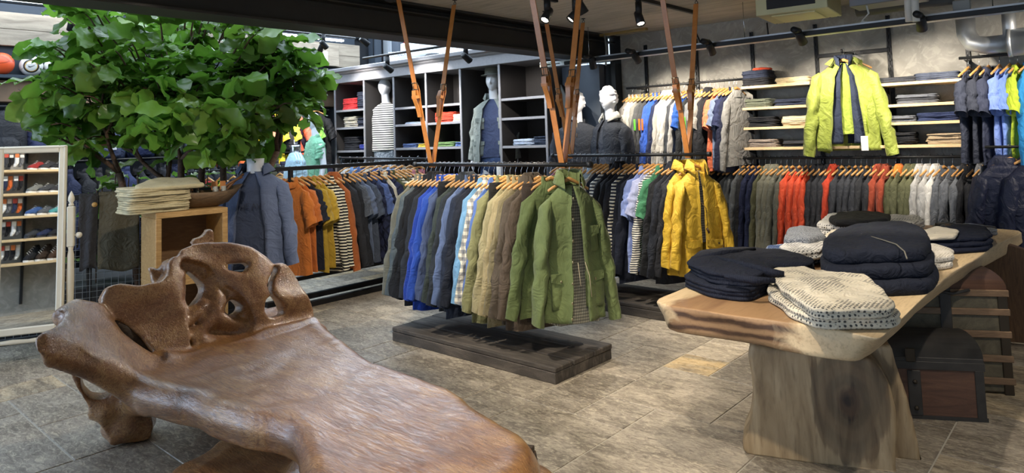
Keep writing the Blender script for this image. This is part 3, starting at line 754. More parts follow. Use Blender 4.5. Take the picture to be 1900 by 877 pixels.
def snap(parent, p, r=.008, m=None): B().lathe([(r, 0), (r, .003), (r*.6, .005), (.0005, .005)], 10, M=Matrix.Translation(p) @ Matrix.Rotation(R(90), 4, 'X')).obj('snap_button', m or plain('brass_snap', 'a39a7c', .35, .9), parent)
def pocket(parent, m, x, y, z, w_, h, flap=.05, bulge=.012, tilt=0, name='pocket'):
    b = B(); Mx = Matrix.Translation((x, y, z)) @ Matrix.Rotation(tilt, 4, 'Z')
    rows = []
    for q in range(7):
        zz = -h*q/6; rows.append([(-w_/2, 0, zz), (-w_/2+.006, -bulge*.8, zz), (0, -bulge-.004*math.sin(PI*q/6), zz), (w_/2-.006, -bulge*.8, zz), (w_/2, 0, zz)])
    b.rings(rows, caps=True, closed=True, M=Mx)
    f = [(-w_/2-.004, -bulge-.004, .006), (w_/2+.004, -bulge-.004, .006), (w_/2+.004, -bulge-.006, -flap*.7), (0, -bulge-.008, -flap), (-w_/2-.004, -bulge-.006, -flap*.7)]
    b.prism(f, (0, .007, 0), M=Mx); return b.obj(name, m, parent)
# the green jacket that faces the room at the right end of the front rail
green = F('687548'); gj = thing('field_jacket', 'open grass green field jacket with snap buttons over a checked shirt, front centre rail end', 'jacket', (-2.93, 3.86, 1.405-.145), R(60)); gj.scale = (GS*.68, GS, GS)
me = open_body(.71, .225, .265, .075, 4, 3, 9, flare=.03); mk('body', me, green, gj)
mk('inner_shirt', body_mesh(.725, .20, .225, .05, 8), F('a9a593', 'check', '2c2d2b', scale=120), gj)
for sd in (-1, 1):
    mk('sleeve', sleeve_mesh(sd, .235, .60, .11, .072, .13, 3+sd, 0, n=20), green, gj)
mk('collar', open_collar(.085, .085, 48, 1, .035), green, gj)
for z in (-.06, -.17, -.28, -.39, -.50, -.60, -.68): snap(gj, (-.035-.09*abs(z), -.118-.02*abs(z), z))
for sx in (-1, 1):
    pk_ = pocket(gj, green, sx*.145, -.060, -.46, .15, .18); snap(pk_, (sx*.145, -.080, -.495))
pocket(gj, green, .135, -.062, -.22, .11, .13)
b = B(); b.tube([(.05, -.10, -.40), (.07, -.12, -.47), (.085, -.115, -.58)], .003, 5); b.tube([(-.01, -.10, -.40), (.0, -.11, -.52)], .003, 5); b.obj('drawcord', plain('cord_pale', 'b9ab8d', .8), gj)
hanger((-2.93, 3.86, 1.405), R(58), 'wooden clothes hanger inside the open grass green jacket', 'hangers on the front centre rail')
# ---- rear centre rail
r2 = [('tee', 'pale pink', F('c98aa0')), ('shirt', 'cream and navy checked', F('d9d3bd', 'check', '39465c')), ('tee', 'light grey', F('b4b2ac')), ('tee', 'sky blue', F('7fa7cc')), ('sweater', 'stone grey', F('8d8a80')), ('tee', 'white', F('d9d9d4')), ('polo', 'dusty grey', F('9fa0a0')), ('shirt', 'pale blue', F('a9bccd')), ('tee', 'off-white', F('cfccc2')), ('sweater', 'navy', F('1e2533')),
      ('sweater', 'white and navy striped', F('e6e2d6', 'stripe', '1f2636')), ('jacket', 'black', F('1b1c21')), ('parka', 'black', F('191a1f')), ('jacket', 'charcoal', F('24262d')), ('sweater', 'navy and white striped', F('1f2636', 'stripe', 'dcd6c4')), ('sweater', 'dark navy', F('181c28')), ('coat', 'dark navy', F('1a1f2e')), ('polo', 'periwinkle blue', F('8698cf')), ('tee', 'pale lilac', F('a9b0d4')), ('sweater', 'white and navy thin-striped', F('e6e2d6', 'stripe', '1f2636', scale=20.0)), ('polo', 'bottle green', F('3f7a58')), ('jacket', 'black', F('1a1c20')), ('parka', 'navy black', F('1d212a')), ('sweater', 'dark grey', F('26282e'))]
ts = spread(len(r2), .10, 1.50)
rail_of([(t, k, c, m, dict(thick=.5)) for t, (k, c, m) in zip(ts, r2)], R2A, (1, 0, 0), R(64), 'the rear centre rail', 'garments on the rear centre rail', 'hangers on the rear centre rail', s=GS)
yel = F('c4a02e', rough=.6)
def raincoat(loc, rz, lab, front):
    t = thing('raincoat', lab, 'raincoat', loc, rz, 'yellow raincoats on the rear centre rail'); t.scale = (GS*.62, GS, GS*.95)
    mk('body', open_body(.74, .225, .27, .07, 11, 2, 1, flare=.006, fold=.014), yel, t)
    for sd in (-1, 1):
        mk('sleeve', sleeve_mesh(sd, .235, .56, .105, .078, .13, 6+sd, 0, n=20), yel, t)
    mk('collar', open_collar(.08, .085, 40, 5, .04), yel, t)
    if front:
        mk('inner_shirt', body_mesh(.5, .16, .18, .05, 2), F('a5a39c', 'check', '1a1c22', scale=110), t)
        pocket(t, yel, -.13, -.062, -.49, .17, .15); pocket(t, yel, .12, -.062, -.49, .17, .15)
        snap(t, (.16, -.082, -.51), .007, black_metal)
        b = B()
        b.tube([(-.02, -.085, -.22), (.02, -.10, -.26), (.03, -.10, -.40)], .003, 5); b.tube([(.02, -.10, -.40), (.04, -.10, -.43)], .011, 8); b.obj('toggle_cord', plain('toggle_brown', '4b3420', .5), t)
    return t
raincoat((-2.98, 5.62, 1.41-.145), R(60), 'bright yellow raincoat hanging behind the one with the toggle', False)
raincoat((-2.84, 5.60, 1.41-.145), R(50), 'bright yellow raincoat with toggle cord and flap pockets, outermost on the rear centre rail', True)
for x in (-3.02, -2.86): hanger((x, 5.62, 1.41), R(55), 'wooden clothes hanger of the '+('rear' if x < -3 else 'front')+' yellow raincoat', 'hangers on the rear centre rail')

# ---- left floor-standing rack
t = thing('garment_rack', 'black steel floor rack with double base bars, holding orange polos and striped shirts', 'clothes rack', (-6.2, 4.4, 0))
def lb(a, b_, nm, e=.003): B().box(a, b_, e).obj(nm, black_metal, t)
lb((-.02, -.98, 1.355), (.02, .95, 1.395), 'rail_bar'); lb((-.02, -.80, .0), (.02, -.76, 1.36), 'upright'); lb((-.02, .86, .0), (.02, .90, 1.36), 'upright')
lb((.00, -1.0, .0), (.06, 1.0, .05), 'base_bar'); lb((-.12, -1.0, .05), (-.06, 1.0, .10), 'base_bar'); lb((-.25, -1.0, .22), (-.20, 1.0, .26), 'lower_bar')
lf = [('polo', 'burnt orange', F('c2702f')), ('tee', 'burnt orange', F('b9662c')), ('tee', 'dark navy', F('20222e')), ('polo', 'mustard', F('a98a2d')), ('tee', 'mustard yellow', F('b3922f')), ('sweater', 'black and cream striped', F('17171b', 'stripe', 'e4dcc4')), ('shirt', 'black and cream striped', F('17171b', 'stripe', 'e4dcc4')), ('hoodie', 'rust brown', F('a35a2c')), ('jacket', 'charcoal', F('2a2b2f')), ('jacket', 'black', F('1f2024')), ('tee', 'grey marl', F('5b6068', 'melange', '3c4048')), ('tee', 'blue-grey', F('5c6880')), ('polo', 'slate', F('48505f')),
      ('jacket', 'navy quilted', F('242a44', 'quilt')), ('tee', 'denim blue', F('4a5c8c')), ('jacket', 'dark navy quilted', F('20263e', 'quilt')), ('shirt', 'cream', F('cfc8b4')), ('jacket', 'navy blue quilted', F('262c48', 'quilt')), ('jacket', 'olive', F('4c4f33')), ('tee', 'olive and white striped', F('d9d4c2', 'stripe', '464c38')), ('sweater', 'olive brown', F('5c553a')), ('tee', 'black and white striped', F('dad6ca', 'stripe', '1c1d22')), ('shirt', 'dusty pink', F('a9707c')), ('jacket', 'grey olive', F('5e5c4c'))]
ts = spread(len(lf), .16, 1.80)
rail_of([(tt, k, c, m, dict(thick=.55)) for tt, (k, c, m) in zip(ts, lf)], (-6.2, 3.42, 1.375), (0, 1, 0), R(20), 'the left floor rack', 'garments on the left floor rack', 'hangers on the left floor rack', s=GS*.98)
# rail running off behind it
rail('clothes_rail', 'thin black rail behind the left floor rack, running towards the dark cabinet', (-7.75, 5.25, 1.42), (-6.0, 5.25, 1.40), .014)
b = B(); b.box((-.02, -.02, 0), (.02, .02, 1.42), .003)
for q in (-7.7, -6.02):
    o = B().box((-.02, -.02, 0), (.02, .02, 1.40), .003).obj('rack_post', black_metal); o.location = (q, 5.25, 0); tag(o, 'black square steel post under the thin rear rail\'s '+('left' if q < -7 else 'right')+' end', 'post')
bk = [('tee', 'white', F('d4d4d0')), ('shirt', 'sky blue', F('7d9cc8')), ('shirt', 'denim blue', F('4b6294')), ('tee', 'cream', F('cfcab8')), ('tee', 'cobalt', F('3c56a0')), ('shirt', 'grey', F('8b8d90')), ('shirt', 'pale blue', F('93aad0')), ('tee', 'navy', F('252c40')), ('shirt', 'stone', F('a8a294')), ('tee', 'rose', F('b0707e'))]
ts = spread(len(bk), .15, 1.65)
rail_of([(tt, k, c, m, dict(thick=.5)) for tt, (k, c, m) in zip(ts, bk)], (-7.75, 5.25, 1.41), (1, 0, 0), R(66), 'the thin rear rail', 'garments on the thin rear rail', 'hangers on the thin rear rail', s=GS*.95)
# ================================================================= CONCRETE WALL: posts, shelves, rails
def wobj(b, name, m, parent=None): return b.obj(name, m, parent)
PU = [.355, 1.01, 1.667, 2.34, 3.024, 3.667, 4.33]
pn = ['beside the dark corner', 'second from the dark corner', 'left end of the folded-clothes shelves', 'just left of the lime jacket', 'just right of the lime jacket', 'at the left of the blue shirts', 'at the right edge of the frame']
for k, u in enumerate(PU):
    b = B(); b.box((-.018, -.03, -2.0), (-.006, -.002, .70)); b.box((.006, -.03, -2.0), (.018, -.002, .70)); b.box((-.018, -.014, -2.0), (.018, -.002, .70))
    for q in range(40): b.box((-.018, -.03, -1.9+q*.065), (.018, -.024, -1.9+q*.065+.025))
    o = b.obj('shelving_upright', black_metal); o.location = wp(u, 0, 2.0); o.rotation_euler = (0, 0, WANG); tag(o, 'black slotted upright on the concrete wall, '+pn[k], 'upright', 'slotted uprights')
def wshelf(u0, u1, z, lab, d=.40):
    t = thing('wall_shelf', lab, 'shelf', wp(u0, 0, z), WANG, 'birch shelves on the concrete wall'); L = u1-u0
    B().box((0, -d, -.028), (L, -.03, 0), .003).obj('shelf_board', shelf_wood, t)
    for q in (.03, L-.03): B().prism([(q-.004, -.03, -.028), (q-.004, -.34, -.028), (q-.004, -.34, -.04), (q-.004, -.05, -.10), (q-.004, -.03, -.10)], (.008, 0, 0)).obj('bracket', black_metal, t)
zl = [2.075, 1.848, 1.638, 1.425]
nm = ['top', 'second', 'third']
for i in range(3): wshelf(1.66, 2.355, zl[i], f'pale wooden wall shelf left of the lime jacket, {nm[i]} from above')
for i, z in enumerate((2.008, 1.805, 1.637)): wshelf(2.965, 3.655, z, f'pale wooden wall shelf right of the lime jacket, {nm[i]} from above')
wshelf(1.655, 3.645, 1.425, 'long pale wooden shelf running below the lime jacket')
def wrail(u0, u1, z, off, lab, r=.013):
    t = thing('clothes_rail', lab, 'clothes rail', wp(u0, off, z), WANG)
    B().tube([(0, 0, 0), (u1-u0, 0, 0)], r, 12).obj('steel_tube', black_metal, t)
    for u in PU:
        if u0 < u < u1: B().box((u-u0-.012, 0, -.02), (u-u0+.012, off-.0, .0)).obj('support_arm', black_metal, t)
wrail(.24, 1.70, 2.16, .33, 'black rail high on the concrete wall at the left, with grey and blue fleece jackets')
wrail(1.10, 4.6, 1.312, .33, 'long black rail below the shelves, full of dark, orange and olive jackets')
wrail(3.62, 4.7, 2.19, .33, 'black rail high on the concrete wall at the right, with blue sports shirts')
o = B().box((0, -.03, -.02), (.684, -.004, .02), .003).obj('cross_bar', black_metal); o.location = wp(2.34, .0, 2.36); o.rotation_euler = (0, 0, WANG); tag(o, 'flat black cross bar above the lime jacket between two uprights', 'bar')
def wgar(u0, u1, z, off, items, name, grp, hg, yaw, thick=.5, s=GS, seed=1, end='left'):
    rn = random.Random(seed); ts = spread(len(items), 0, u1-u0, rn)
    rail_of([(t, it[0], it[1], it[2], dict(thick=thick, **(it[3] if len(it) > 3 else {}))) for t, it in zip(ts, items)], wp(u0, off, z), WU, WANG+yaw, name, grp, hg, s=s, end=end)
G1 = lambda h, h2: F(h, 'melange', h2)
blu_zip = plain('zip_blue', '2a5fd0', .5); org_zip = plain('zip_orange', 'e8732a', .5); grn_zip = plain('zip_green', '5fc23c', .5)
ua = [('fleece', 'pale grey', F('b9b5b0'), dict(patch=blu_zip)), ('fleece', 'light grey', F('aeaba6'), dict(patch=blu_zip)), ('fleece', 'pale stone', F('a39f98')), ('fleece', 'grey', F('74746f')), ('jacket', 'charcoal', F('4b4d4f')), ('fleece', 'charcoal', F('3f4144'), dict(patch=grn_zip)), ('fleece', 'cobalt blue', F('3558ad'), dict(patch=org_zip)), ('fleece', 'bright blue', F('2f57b4'), dict(patch=org_zip)), ('jacket', 'navy', F('28304f')), ('hoodie', 'pale grey', F('b4b0a8')), ('hoodie', 'light stone', F('c2beb6')), ('hoodie', 'off-white', F('cfccc6')), ('fleece', 'dark grey', F('43464c')), ('fleece', 'light grey', F('b5b2ae')),
      ('tee', 'cobalt blue', F('2450a0')), ('jacket', 'black', F('26282b')), ('fleece', 'mid grey', F('6c6e70'), dict(patch=grn_zip)), ('fleece', 'marl grey', F('7b7d7e'), dict(patch=grn_zip)), ('polo', 'grey', F('8a8984')), ('hoodie', 'black', F('26262a')), ('jacket', 'black', F('202125')), ('polo', 'coral', F('e67a55')), ('tee', 'blue-grey', F('6e7c96')), ('tee', 'navy', F('2b3150')), ('jacket', 'dark navy', F('22263c')), ('fleece', 'marl grey', F('8d8c89'), dict(thick=.8))]
ua = [(a[0], a[1], a[2], dict(a[3]) if len(a) > 3 else {}) for a in ua]
for a in ua: a[3].pop('thick', None)
wgar(.30, 1.62, 2.165, .33, ua, 'the high left wall rail', 'garments on the high left wall rail', 'hangers on the high left wall rail', R(68), .5, 1.18, 4)
lo = []
def ad(n, k, cn, m, **o):
    for _ in range(n): lo.append((k, cn, m, o))
ad(2, 'jacket', 'navy', F('232c42')); ad(2, 'puffer', 'dark navy', F('20263a')); ad(2, 'jacket', 'black', F('1c1d20')); ad(1, 'parka', 'dark grey', F('3a3d40')); ad(2, 'jacket', 'grey', F('54585c')); ad(1, 'jacket', 'black', F('1f2023')); ad(2, 'coat', 'navy', F('1d2440')); ad(1, 'jacket', 'olive', F('55553f'))
ad(2, 'puffer', 'olive grey', F('6d6d60')); ad(2, 'jacket', 'grey olive', F('63645a')); ad(4, 'jacket', 'orange red', F('d8502f', rough=.6), m2=F('40424a')); ad(3, 'hoodie', 'charcoal', F('34363c')); ad(1, 'hoodie', 'tomato red', F('c8452c')); ad(4, 'jacket', 'dark slate', F('383b42')); ad(2, 'jacket', 'black grey', F('2c2e33')); ad(2, 'hoodie', 'brick red', F('8f3d28')); ad(1, 'jacket', 'olive', F('4e5038')); ad(1, 'parka', 'olive with orange lining', F('54563f'), m2=F('d9742c')); ad(2, 'parka', 'olive green', F('55573f'))
ad(2, 'hoodie', 'light grey', F('a9a9a8')); ad(1, 'hoodie', 'off-white', F('c9c8c4')); ad(3, 'jacket', 'slate grey', F('5d6168')); ad(2, 'hoodie', 'black', F('222327')); ad(1, 'parka', 'grey', F('6b6d70')); ad(2, 'jacket', 'sky blue', F('3f8fd0')); ad(1, 'parka', 'dark olive', F('45473a')); ad(1, 'jacket', 'charcoal', F('2e3034')); ad(3, 'jacket', 'cobalt blue', F('2a5cb4')); ad(1, 'puffer', 'navy', F('1d2238')); ad(2, 'jacket', 'black', F('1c1d20'))
wgar(1.12, 4.35, 1.316, .33, lo, 'the long low wall rail', 'garments on the long low wall rail', 'hangers on the long low wall rail', R(70), .5, 1.12, 9)
ur = [('tee', 'dark navy', F('2e3342')), ('tee', 'charcoal blue', F('2b2f3b')), ('polo', 'navy', F('2d3244')), ('tee', 'light blue', F('7088c8')), ('tee', 'periwinkle blue', F('6f8cd0')), ('polo', 'lime green', F('b4c83a')), ('fleece', 'cyan blue', F('2f8fd0')), ('fleece', 'black and blue', F('1d2a3a')), ('fleece', 'bright cyan blue', F('2a88cc')), ('hoodie', 'royal blue', F('2c52b4')), ('fleece', 'royal blue', F('2f55b8'))]
wgar(3.66, 4.45, 2.195, .33, ur, 'the high right wall rail', 'garments on the high right wall rail', 'hangers on the high right wall rail', R(72), .6, 1.15, 3)
# longer trousers hanging under the sports shirts
ub = [('trousers', 'dark navy', F('23283a')), ('trousers', 'slate blue', F('34405f')), ('trousers', 'lime green', F('a3b83a'))]
# ---- lime jacket facing the room
lime = F('8e9a42', rough=.55)
p = wpix(1566, 130, .42)
t = thing('rain_jacket', 'lime yellow hooded rain jacket over a navy softshell, facing out on the concrete wall', 'jacket', wp(p[0], .42, 2.225), R(17)); t.scale = (1.0, 1.14, 1.14)
mk('body', open_body(.74, .26, .285, .075, 13, 10, 24, flare=.03, asym=.0), lime, t)
mk('inner_softshell', open_body(.68, .20, .22, .055, 5, 5, 6, flare=.012), F('2b3346'), t)
mk('inner_shirt', body_mesh(.60, .15, .18, .035, 3), F('9aac48'), t)
for sd in (-1, 1): mk('sleeve', sleeve_mesh(sd, .27, .66, .115, .085, .13, 9+sd, 0, n=20), lime, t)
mk('collar', open_collar(.05, .09, 55, 3, .07), lime, t); mk('inner_collar', open_collar(.075, .07, 32, 6, .004), F('2b3346'), t)
b = B(); b.tube([(.16, -.088, -.36), (.17, -.094, -.60)], .004, 6); b.obj('pocket_zip', plain('lime_zip', '8da524', .5), t)
b = B(); b.box((.10, -.13, -.74), (.16, -.125, -.62), .002); b.obj('price_tag', plain('tag_white', 'eceae4', .7), t)
hanger((wp(p[0], .42, 0).x, wp(p[0], .42, 0).y, 2.36), R(17), 'wooden hanger carrying the lime yellow rain jacket', 'hangers by the cross bar')
t2 = garment('fleece', wp(p[0]+.05, .20, 2.225), R(17), F('89963e'), 'second lime green jacket hanging half hidden behind the lime rain jacket', v=2, scale=1.2, cat='jacket', name='rain_jacket')
hanger((wp(p[0]+.05, .20, 0).x, wp(p[0]+.05, .20, 0).y, 2.36), R(17), 'wooden hanger half hidden behind the lime jacket', 'hangers by the cross bar')
o = B().tube([(0, .0, 0), (0, -.46, -.03)], .008, 8).tube([(0, -.46, -.03), (0, -.47, .0)], .010, 8).obj('face_out_arm', black_metal); o.location = wp(p[0], 0, 2.36); o.rotation_euler = (0, 0, WANG); tag(o, 'black projecting arm that carries the lime jackets', 'bracket')
# ---- big navy down jackets at the right edge
for k, (x, y, zt, ww) in enumerate(((1862, 352, 0, 1), (1885, 345, 0, 0))):
    q = wpix(x, 330, .55)
    garment('puffer', wp(q[0]+.02+.10*k, .60-.02*k, 1.26), WANG+R(20+10*k), F('1b2036', rough=.5), ('shiny navy quilted down jacket facing out at the right edge of the frame' if k == 0 else 'navy quilted down jacket half behind the shiny one at the right edge'), v=k, scale=1.25, zipper=black_metal if k == 0 else None)
q = wpix(1870, 480, .6)
for k in range(2): garment('coat' if k else 'puffer', wp(q[0]-.05+.22*k, .50, .99-.02*k), WANG+R(15), F('1d2340', rough=.5), ('long navy quilted coat low at the right edge, in front of the trunks\' far end' if not k else 'long dark navy coat low at the right edge beside the quilted one'), v=2+k, scale=1.1)

for k, (uu, off, z, l_) in enumerate(((wpix(1873, 330, .55)[0]-.15, .59, 1.40, 'short black rail end carrying the shiny navy down jackets at the right edge'), (wpix(1870, 480, .6)[0]-.25, .50, 1.11, 'short low black rail carrying the long navy coats at the right edge'))):
    t = thing('clothes_rail', l_, 'clothes rail', wp(uu, off, z), WANG); B().tube([(0, 0, 0), (.55, 0, 0)], .012, 10).obj('steel_tube', black_metal, t)
    for q_ in (.04, .51): B().box((q_-.01, 0, -.015), (q_+.01, off, .0)).obj('support_arm', black_metal, t)
    for j in range(2): pp_ = wp(uu+.17+.11*j+(.08*j if k else 0), off, z); hanger(pp_, WANG+R(20), f'wooden hanger on the {("upper", "lower")[k]} short rail at the right edge, {("left", "right")[j]} one', 'hangers at the right edge')
# ---- folded clothes on the wall shelves
def stack(base, rz, cols, w_, d, h, lab, grp, name='folded_trousers', cat='trousers', layers=2, seed=0, kind=None):
    """cols: list of (colour word, material) from the bottom up; base = centre of the stack's foot"""
    rn = random.Random(seed); z = base[2]; n = len(cols); out = []
    for k, (cn, m) in enumerate(cols):
        pos = '' if n == 1 else (', bottom one' if k == 0 else (', top one' if k == n-1 else (', middle one' if n == 3 else f', {ORD[k]} up')))
        o = folded(name, f'{cn} {lab}{pos}', cat, (base[0]+rn.uniform(-.008, .008), base[1]+rn.uniform(-.008, .008), z), rz+rn.uniform(-.05, .05), w_, d, h, m, grp, layers, (seed+k) % 4); z += h*.96; out.append(o)
    return out
def wst(u, z, off, *a, **k): p = wp(u, off, z+.001); return stack(p, WANG, *a, **k)
gx = 'folded clothes on the wall shelves'
nv, bk_, ol, kh, gy, ch = F('252b3c'), F('1f2024'), F('5e6354'), F('c6b590'), F('5f636b'), F('34363b')
wst(1.80, zl[0], .24, [('black', bk_)]*2+[('dark navy', nv)]*2, .29, .26, .042, 'folded shirt, top shelf left of the lime jacket', gx, 'folded_shirt', 'folded shirt', seed=1)
folded('folded_shirt', 'small folded orange-red shirt on the black pile, top left wall shelf', 'folded shirt', wp(1.84, .25, zl[0]+.165), WANG+.3, .20, .16, .028, F('c2492e'), gx, 1, 2)
wst(2.17, zl[0], .24, [('beige', kh)]*2, .34, .26, .032, 'folded trousers, top shelf left of the lime jacket', gx, seed=2)
wst(1.81, zl[1], .24, [('grey-green', ol)]*3, .28, .26, .030, 'folded trousers, second shelf left of the lime jacket', gx, seed=3)
wst(2.16, zl[1], .24, [('dark navy', nv)]*2, .36, .26, .034, 'folded trousers, second shelf left of the lime jacket', gx, seed=4)
wst(1.83, zl[2], .24, [('black', bk_)]*3, .28, .26, .036, 'folded trousers, third shelf left of the lime jacket', gx, seed=5)
wst(2.19, zl[2], .24, [('cream beige', F('cbb998'))]*3, .30, .26, .033, 'folded trousers, third shelf left of the lime jacket', gx, seed=6)
wst(1.84, zl[3], .24, [('taupe', F('83786f'))]*3, .30, .26, .028, 'folded trousers, long shelf, far left', gx, seed=7)
wst(2.18, zl[3], .24, [('dark slate', ch)]*2, .28, .26, .030, 'folded trousers, long shelf beside the taupe ones', gx, seed=8)
wst(3.12, 2.008, .24, [('dark slate', ch)], .34, .26, .05, 'folded trousers, top shelf right of the lime jacket', gx, seed=9)
wst(3.44, 2.008, .24, [('slate blue', F('474e5e'))]*2, .36, .27, .036, 'folded trousers, top shelf right of the lime jacket', gx, seed=10)
wst(3.27, 1.805, .24, [('grey', gy), ('dark grey', ch), ('grey', gy)], .34, .26, .028, 'folded trousers, second shelf right of the lime jacket', gx, seed=11)
wst(3.12, 1.637, .24, [('grey', gy)]*2, .27, .26, .030, 'folded trousers, third shelf right of the lime jacket', gx, seed=12)
wst(3.43, 1.637, .24, [('navy', F('2c3656'))]*3, .34, .26, .026, 'folded trousers, third shelf right of the lime jacket', gx, seed=13)
wst(3.10, 1.425, .24, [('black', bk_)]*4, .27, .26, .030, 'folded trousers, long shelf, right of the lime jacket', gx, seed=14)
wst(3.47, 1.425, .24, [('beige', F('a8957a'))]*4, .30, .26, .024, 'folded trousers at the right end of the long shelf', gx, seed=15)

# ================================================================= DARK CABINET ALONG THE BACK
cab_in = plain('cabinet_dark_brown', '3b3735', 0.75, nz=.06, sc=40); cab_front = plain('cabinet_edge_grey', '8a8a8e', 0.45, 0.1, nz=.08, sc=30)
ct = thing('display_cabinet', 'long dark cabinet with grey edges and cornice along the back wall, with open bays', 'cabinet', wp(-5.06, 0, 0), WANG)
L = 4.29; D = .6; zt = 2.60
dv = [0, .745, 1.445, 2.145, 2.83, 3.54, 4.29]
B().box((0, -.03, 0), (L, -.001, zt)).obj('back_panel', cab_in, ct)
for k, u in enumerate(dv):
    o = B().box((u-.014, -D+.012, .0), (u+.014, -.03, zt)).obj('divider', cab_in, ct)
    B().box((u-.018, -D-.006, .0), (u+.018, -D+.012, zt), .003).obj('front_edge', cab_front, o)
B().box((-.02, -D, 0), (L+.02, -.03, .62)).obj('plinth', cab_in, ct)
B().box((-.03, -D-.02, zt), (L+.03, -.0, zt+.13), .004).obj('fascia', cab_front, ct)
b = B()
prof = [(-D-.02, zt+.13), (-D-.05, zt+.15), (-D-.055, zt+.165), (-D-.10, zt+.18), (-D-.105, zt+.225), (-D-.09, zt+.235), (0, zt+.235), (0, zt+.13)]
b.prism([(-.12, y, z) for y, z in prof], (L+.24, 0, 0)); b.obj('cornice', cab_front, ct)
def cshelf(k, z):
    o = B().box((dv[k]+.014, -D+.02, z-.03), (dv[k+1]-.014, -.03, z)).obj('shelf', cab_in, ct); B().box((dv[k]+.014, -D+.005, z-.032), (dv[k+1]-.014, -D+.02, z+.002), .002).obj('shelf_edge', cab_front, o)
cz0 = []
for y in (203, 236, 273+6): cz0.append(wpix(650, y, D)[1])
for z in cz0: cshelf(0, z)
cz2 = [wpix(760, y, D)[1] for y in (198, 230, 274)]
for k in (2, 3):
    for z in cz2: cshelf(k, z)
cz5 = [wpix(970, y, D)[1] for y in (180, 217, 270)]
for z in cz5: cshelf(5, z)
red, cr_, nv2, bl = F('c22a2c'), F('d8cdb4'), F('262b38'), F('2e3a8c')
gc = 'folded clothes in the dark cabinet'
def cst(u, z, *a, **k): p = wp(-5.06+u, .36, z+.001); return stack(p, WANG, *a, **k)
cst(.24, cz0[0], [('bright red', red)]*3, .34, .3, .065, 'folded sweater in the cabinet\'s left bay, top shelf', gc, 'folded_sweater', 'folded sweater', seed=21)
cst(.58, cz0[0], [('dark navy', nv2)]*4, .28, .3, .072, 'folded sweater in the cabinet\'s left bay, top shelf', gc, 'folded_sweater', 'folded sweater', seed=22)
cst(.26, cz0[1], [('cream striped', F('d8cdb4', 'stripe', '33343c', scale=20.0))]*3, .34, .3, .06, 'folded top in the cabinet\'s left bay, middle shelf', gc, 'folded_jersey', 'folded top', seed=23)
cst(.58, cz0[1], [('dark navy', nv2)]*3, .28, .3, .05, 'folded top in the cabinet\'s left bay, middle shelf', gc, 'folded_jersey', 'folded top', seed=24)
cst(.26, cz0[2], [('black', F('232326'))]*3, .36, .3, .075, 'folded sweater in the cabinet\'s left bay, lowest visible shelf', gc, 'folded_sweater', 'folded sweater', seed=25)
cst(.60, cz0[2], [('royal blue', bl)]*2, .24, .3, .045, 'folded sweater in the cabinet\'s left bay, lowest visible shelf', gc, 'folded_sweater', 'folded sweater', seed=26)
cst(1.445+.36, cz2[1], [('pale blue', F('9aa7ba'))], .5, .3, .03, 'folded shirt in the bay right of the striped mannequin, second shelf', gc, 'folded_shirt', 'folded shirt', seed=27)
cst(1.445+.22, cz2[2], [('blue denim', F('4a5c86'))]*2, .3, .3, .03, 'folded shorts beside the striped mannequin, third shelf', gc, 'folded_shorts', 'folded shorts', seed=28)
cst(1.445+.54, cz2[2], [('mustard yellow', F('c4a636'))]*2, .3, .3, .026, 'folded shorts beside the striped mannequin, third shelf', gc, 'folded_shorts', 'folded shorts', seed=29)
cst(2.145+.26, cz2[1], [('coral red', F('d2452e'))]*3, .4, .3, .05, 'folded shirt behind the straps, second shelf', gc, 'folded_shirt', 'folded shirt', seed=30)
cst(2.145+.56, cz2[1], [('cream', cr_)]*3, .26, .3, .036, 'folded shirt behind the straps, second shelf', gc, 'folded_shirt', 'folded shirt', seed=31)
cst(2.145+.28, cz2[2], [('green', F('5e7a4a'))]*2, .36, .3, .034, 'folded shorts behind the straps, third shelf', gc, 'folded_shorts', 'folded shorts', seed=32)
cst(2.145+.57, cz2[2], [('denim blue', F('4e6498'))]*2, .24, .3, .03, 'folded shorts behind the straps, third shelf', gc, 'folded_shorts', 'folded shorts', seed=33)
cst(3.54+.28, cz5[2], [('pale blue', F('a9b5c8'))]*3, .36, .3, .028, 'folded shirt in the cabinet\'s right bay, third shelf', gc, 'folded_shirt', 'folded shirt', seed=34)
cst(3.54+.57, cz5[2], [('dark denim', F('303a4c'))]*4, .24, .3, .028, 'folded jeans in the cabinet\'s right bay, third shelf', gc, 'folded_jeans', 'folded jeans', seed=35)

# ---- mannequins in the cabinet and beside it
def mannequin(name, lab, base, rz, H, scale, **k):
    t = thing(name, lab, 'mannequin', base, rz); t.scale = (scale,)*3; return t
def trous(parent, m, z0=-.56, L=1.0, seed=1):
    for sd in (-1, 1):
        me = trouser_mesh(sd, seed+sd, L)
        for v in me.vertices: v.co.y *= 2.2; v.co.z += z0
        o = mk('trouser_leg', me, m, parent)
    b = B(); b.rings([[Vector((sgp(math.cos(2*PI*j/20), .8)*a, math.sin(2*PI*j/20)*tt, z0+z)) for j in range(20)] for a, tt, z in ((.165, .105, .03), (.17, .112, 0), (.185, .125, -.12), (.17, .12, -.22), (.1, .08, -.28))]); b.obj('waistband', m, parent)
MS = 1.22
p = wp(-5.06+1.20, .34, 0)
q = wpix(716, 191, .34)
t = mannequin('mannequin', 'white mannequin in a striped top and faded jeans standing in the dark cabinet', wp(q[0], .34, q[1]), WANG+R(6), 0, MS)
figure(t, white_plastic)
mk('striped_top', body_mesh(.62, .215, .20, .125, 3, .006, 0, drop=.085), F('e4dfd2', 'stripe', '26262c', scale=11.0), t)
for sd in (-1, 1): mk('sleeve', sleeve_mesh(sd, .215, .50, .085, .06, .06, 3+sd), F('e4dfd2', 'stripe', '26262c', scale=11.0), t)
trous(t, F('8b949c', 'melange', '5c6670', scale=60))
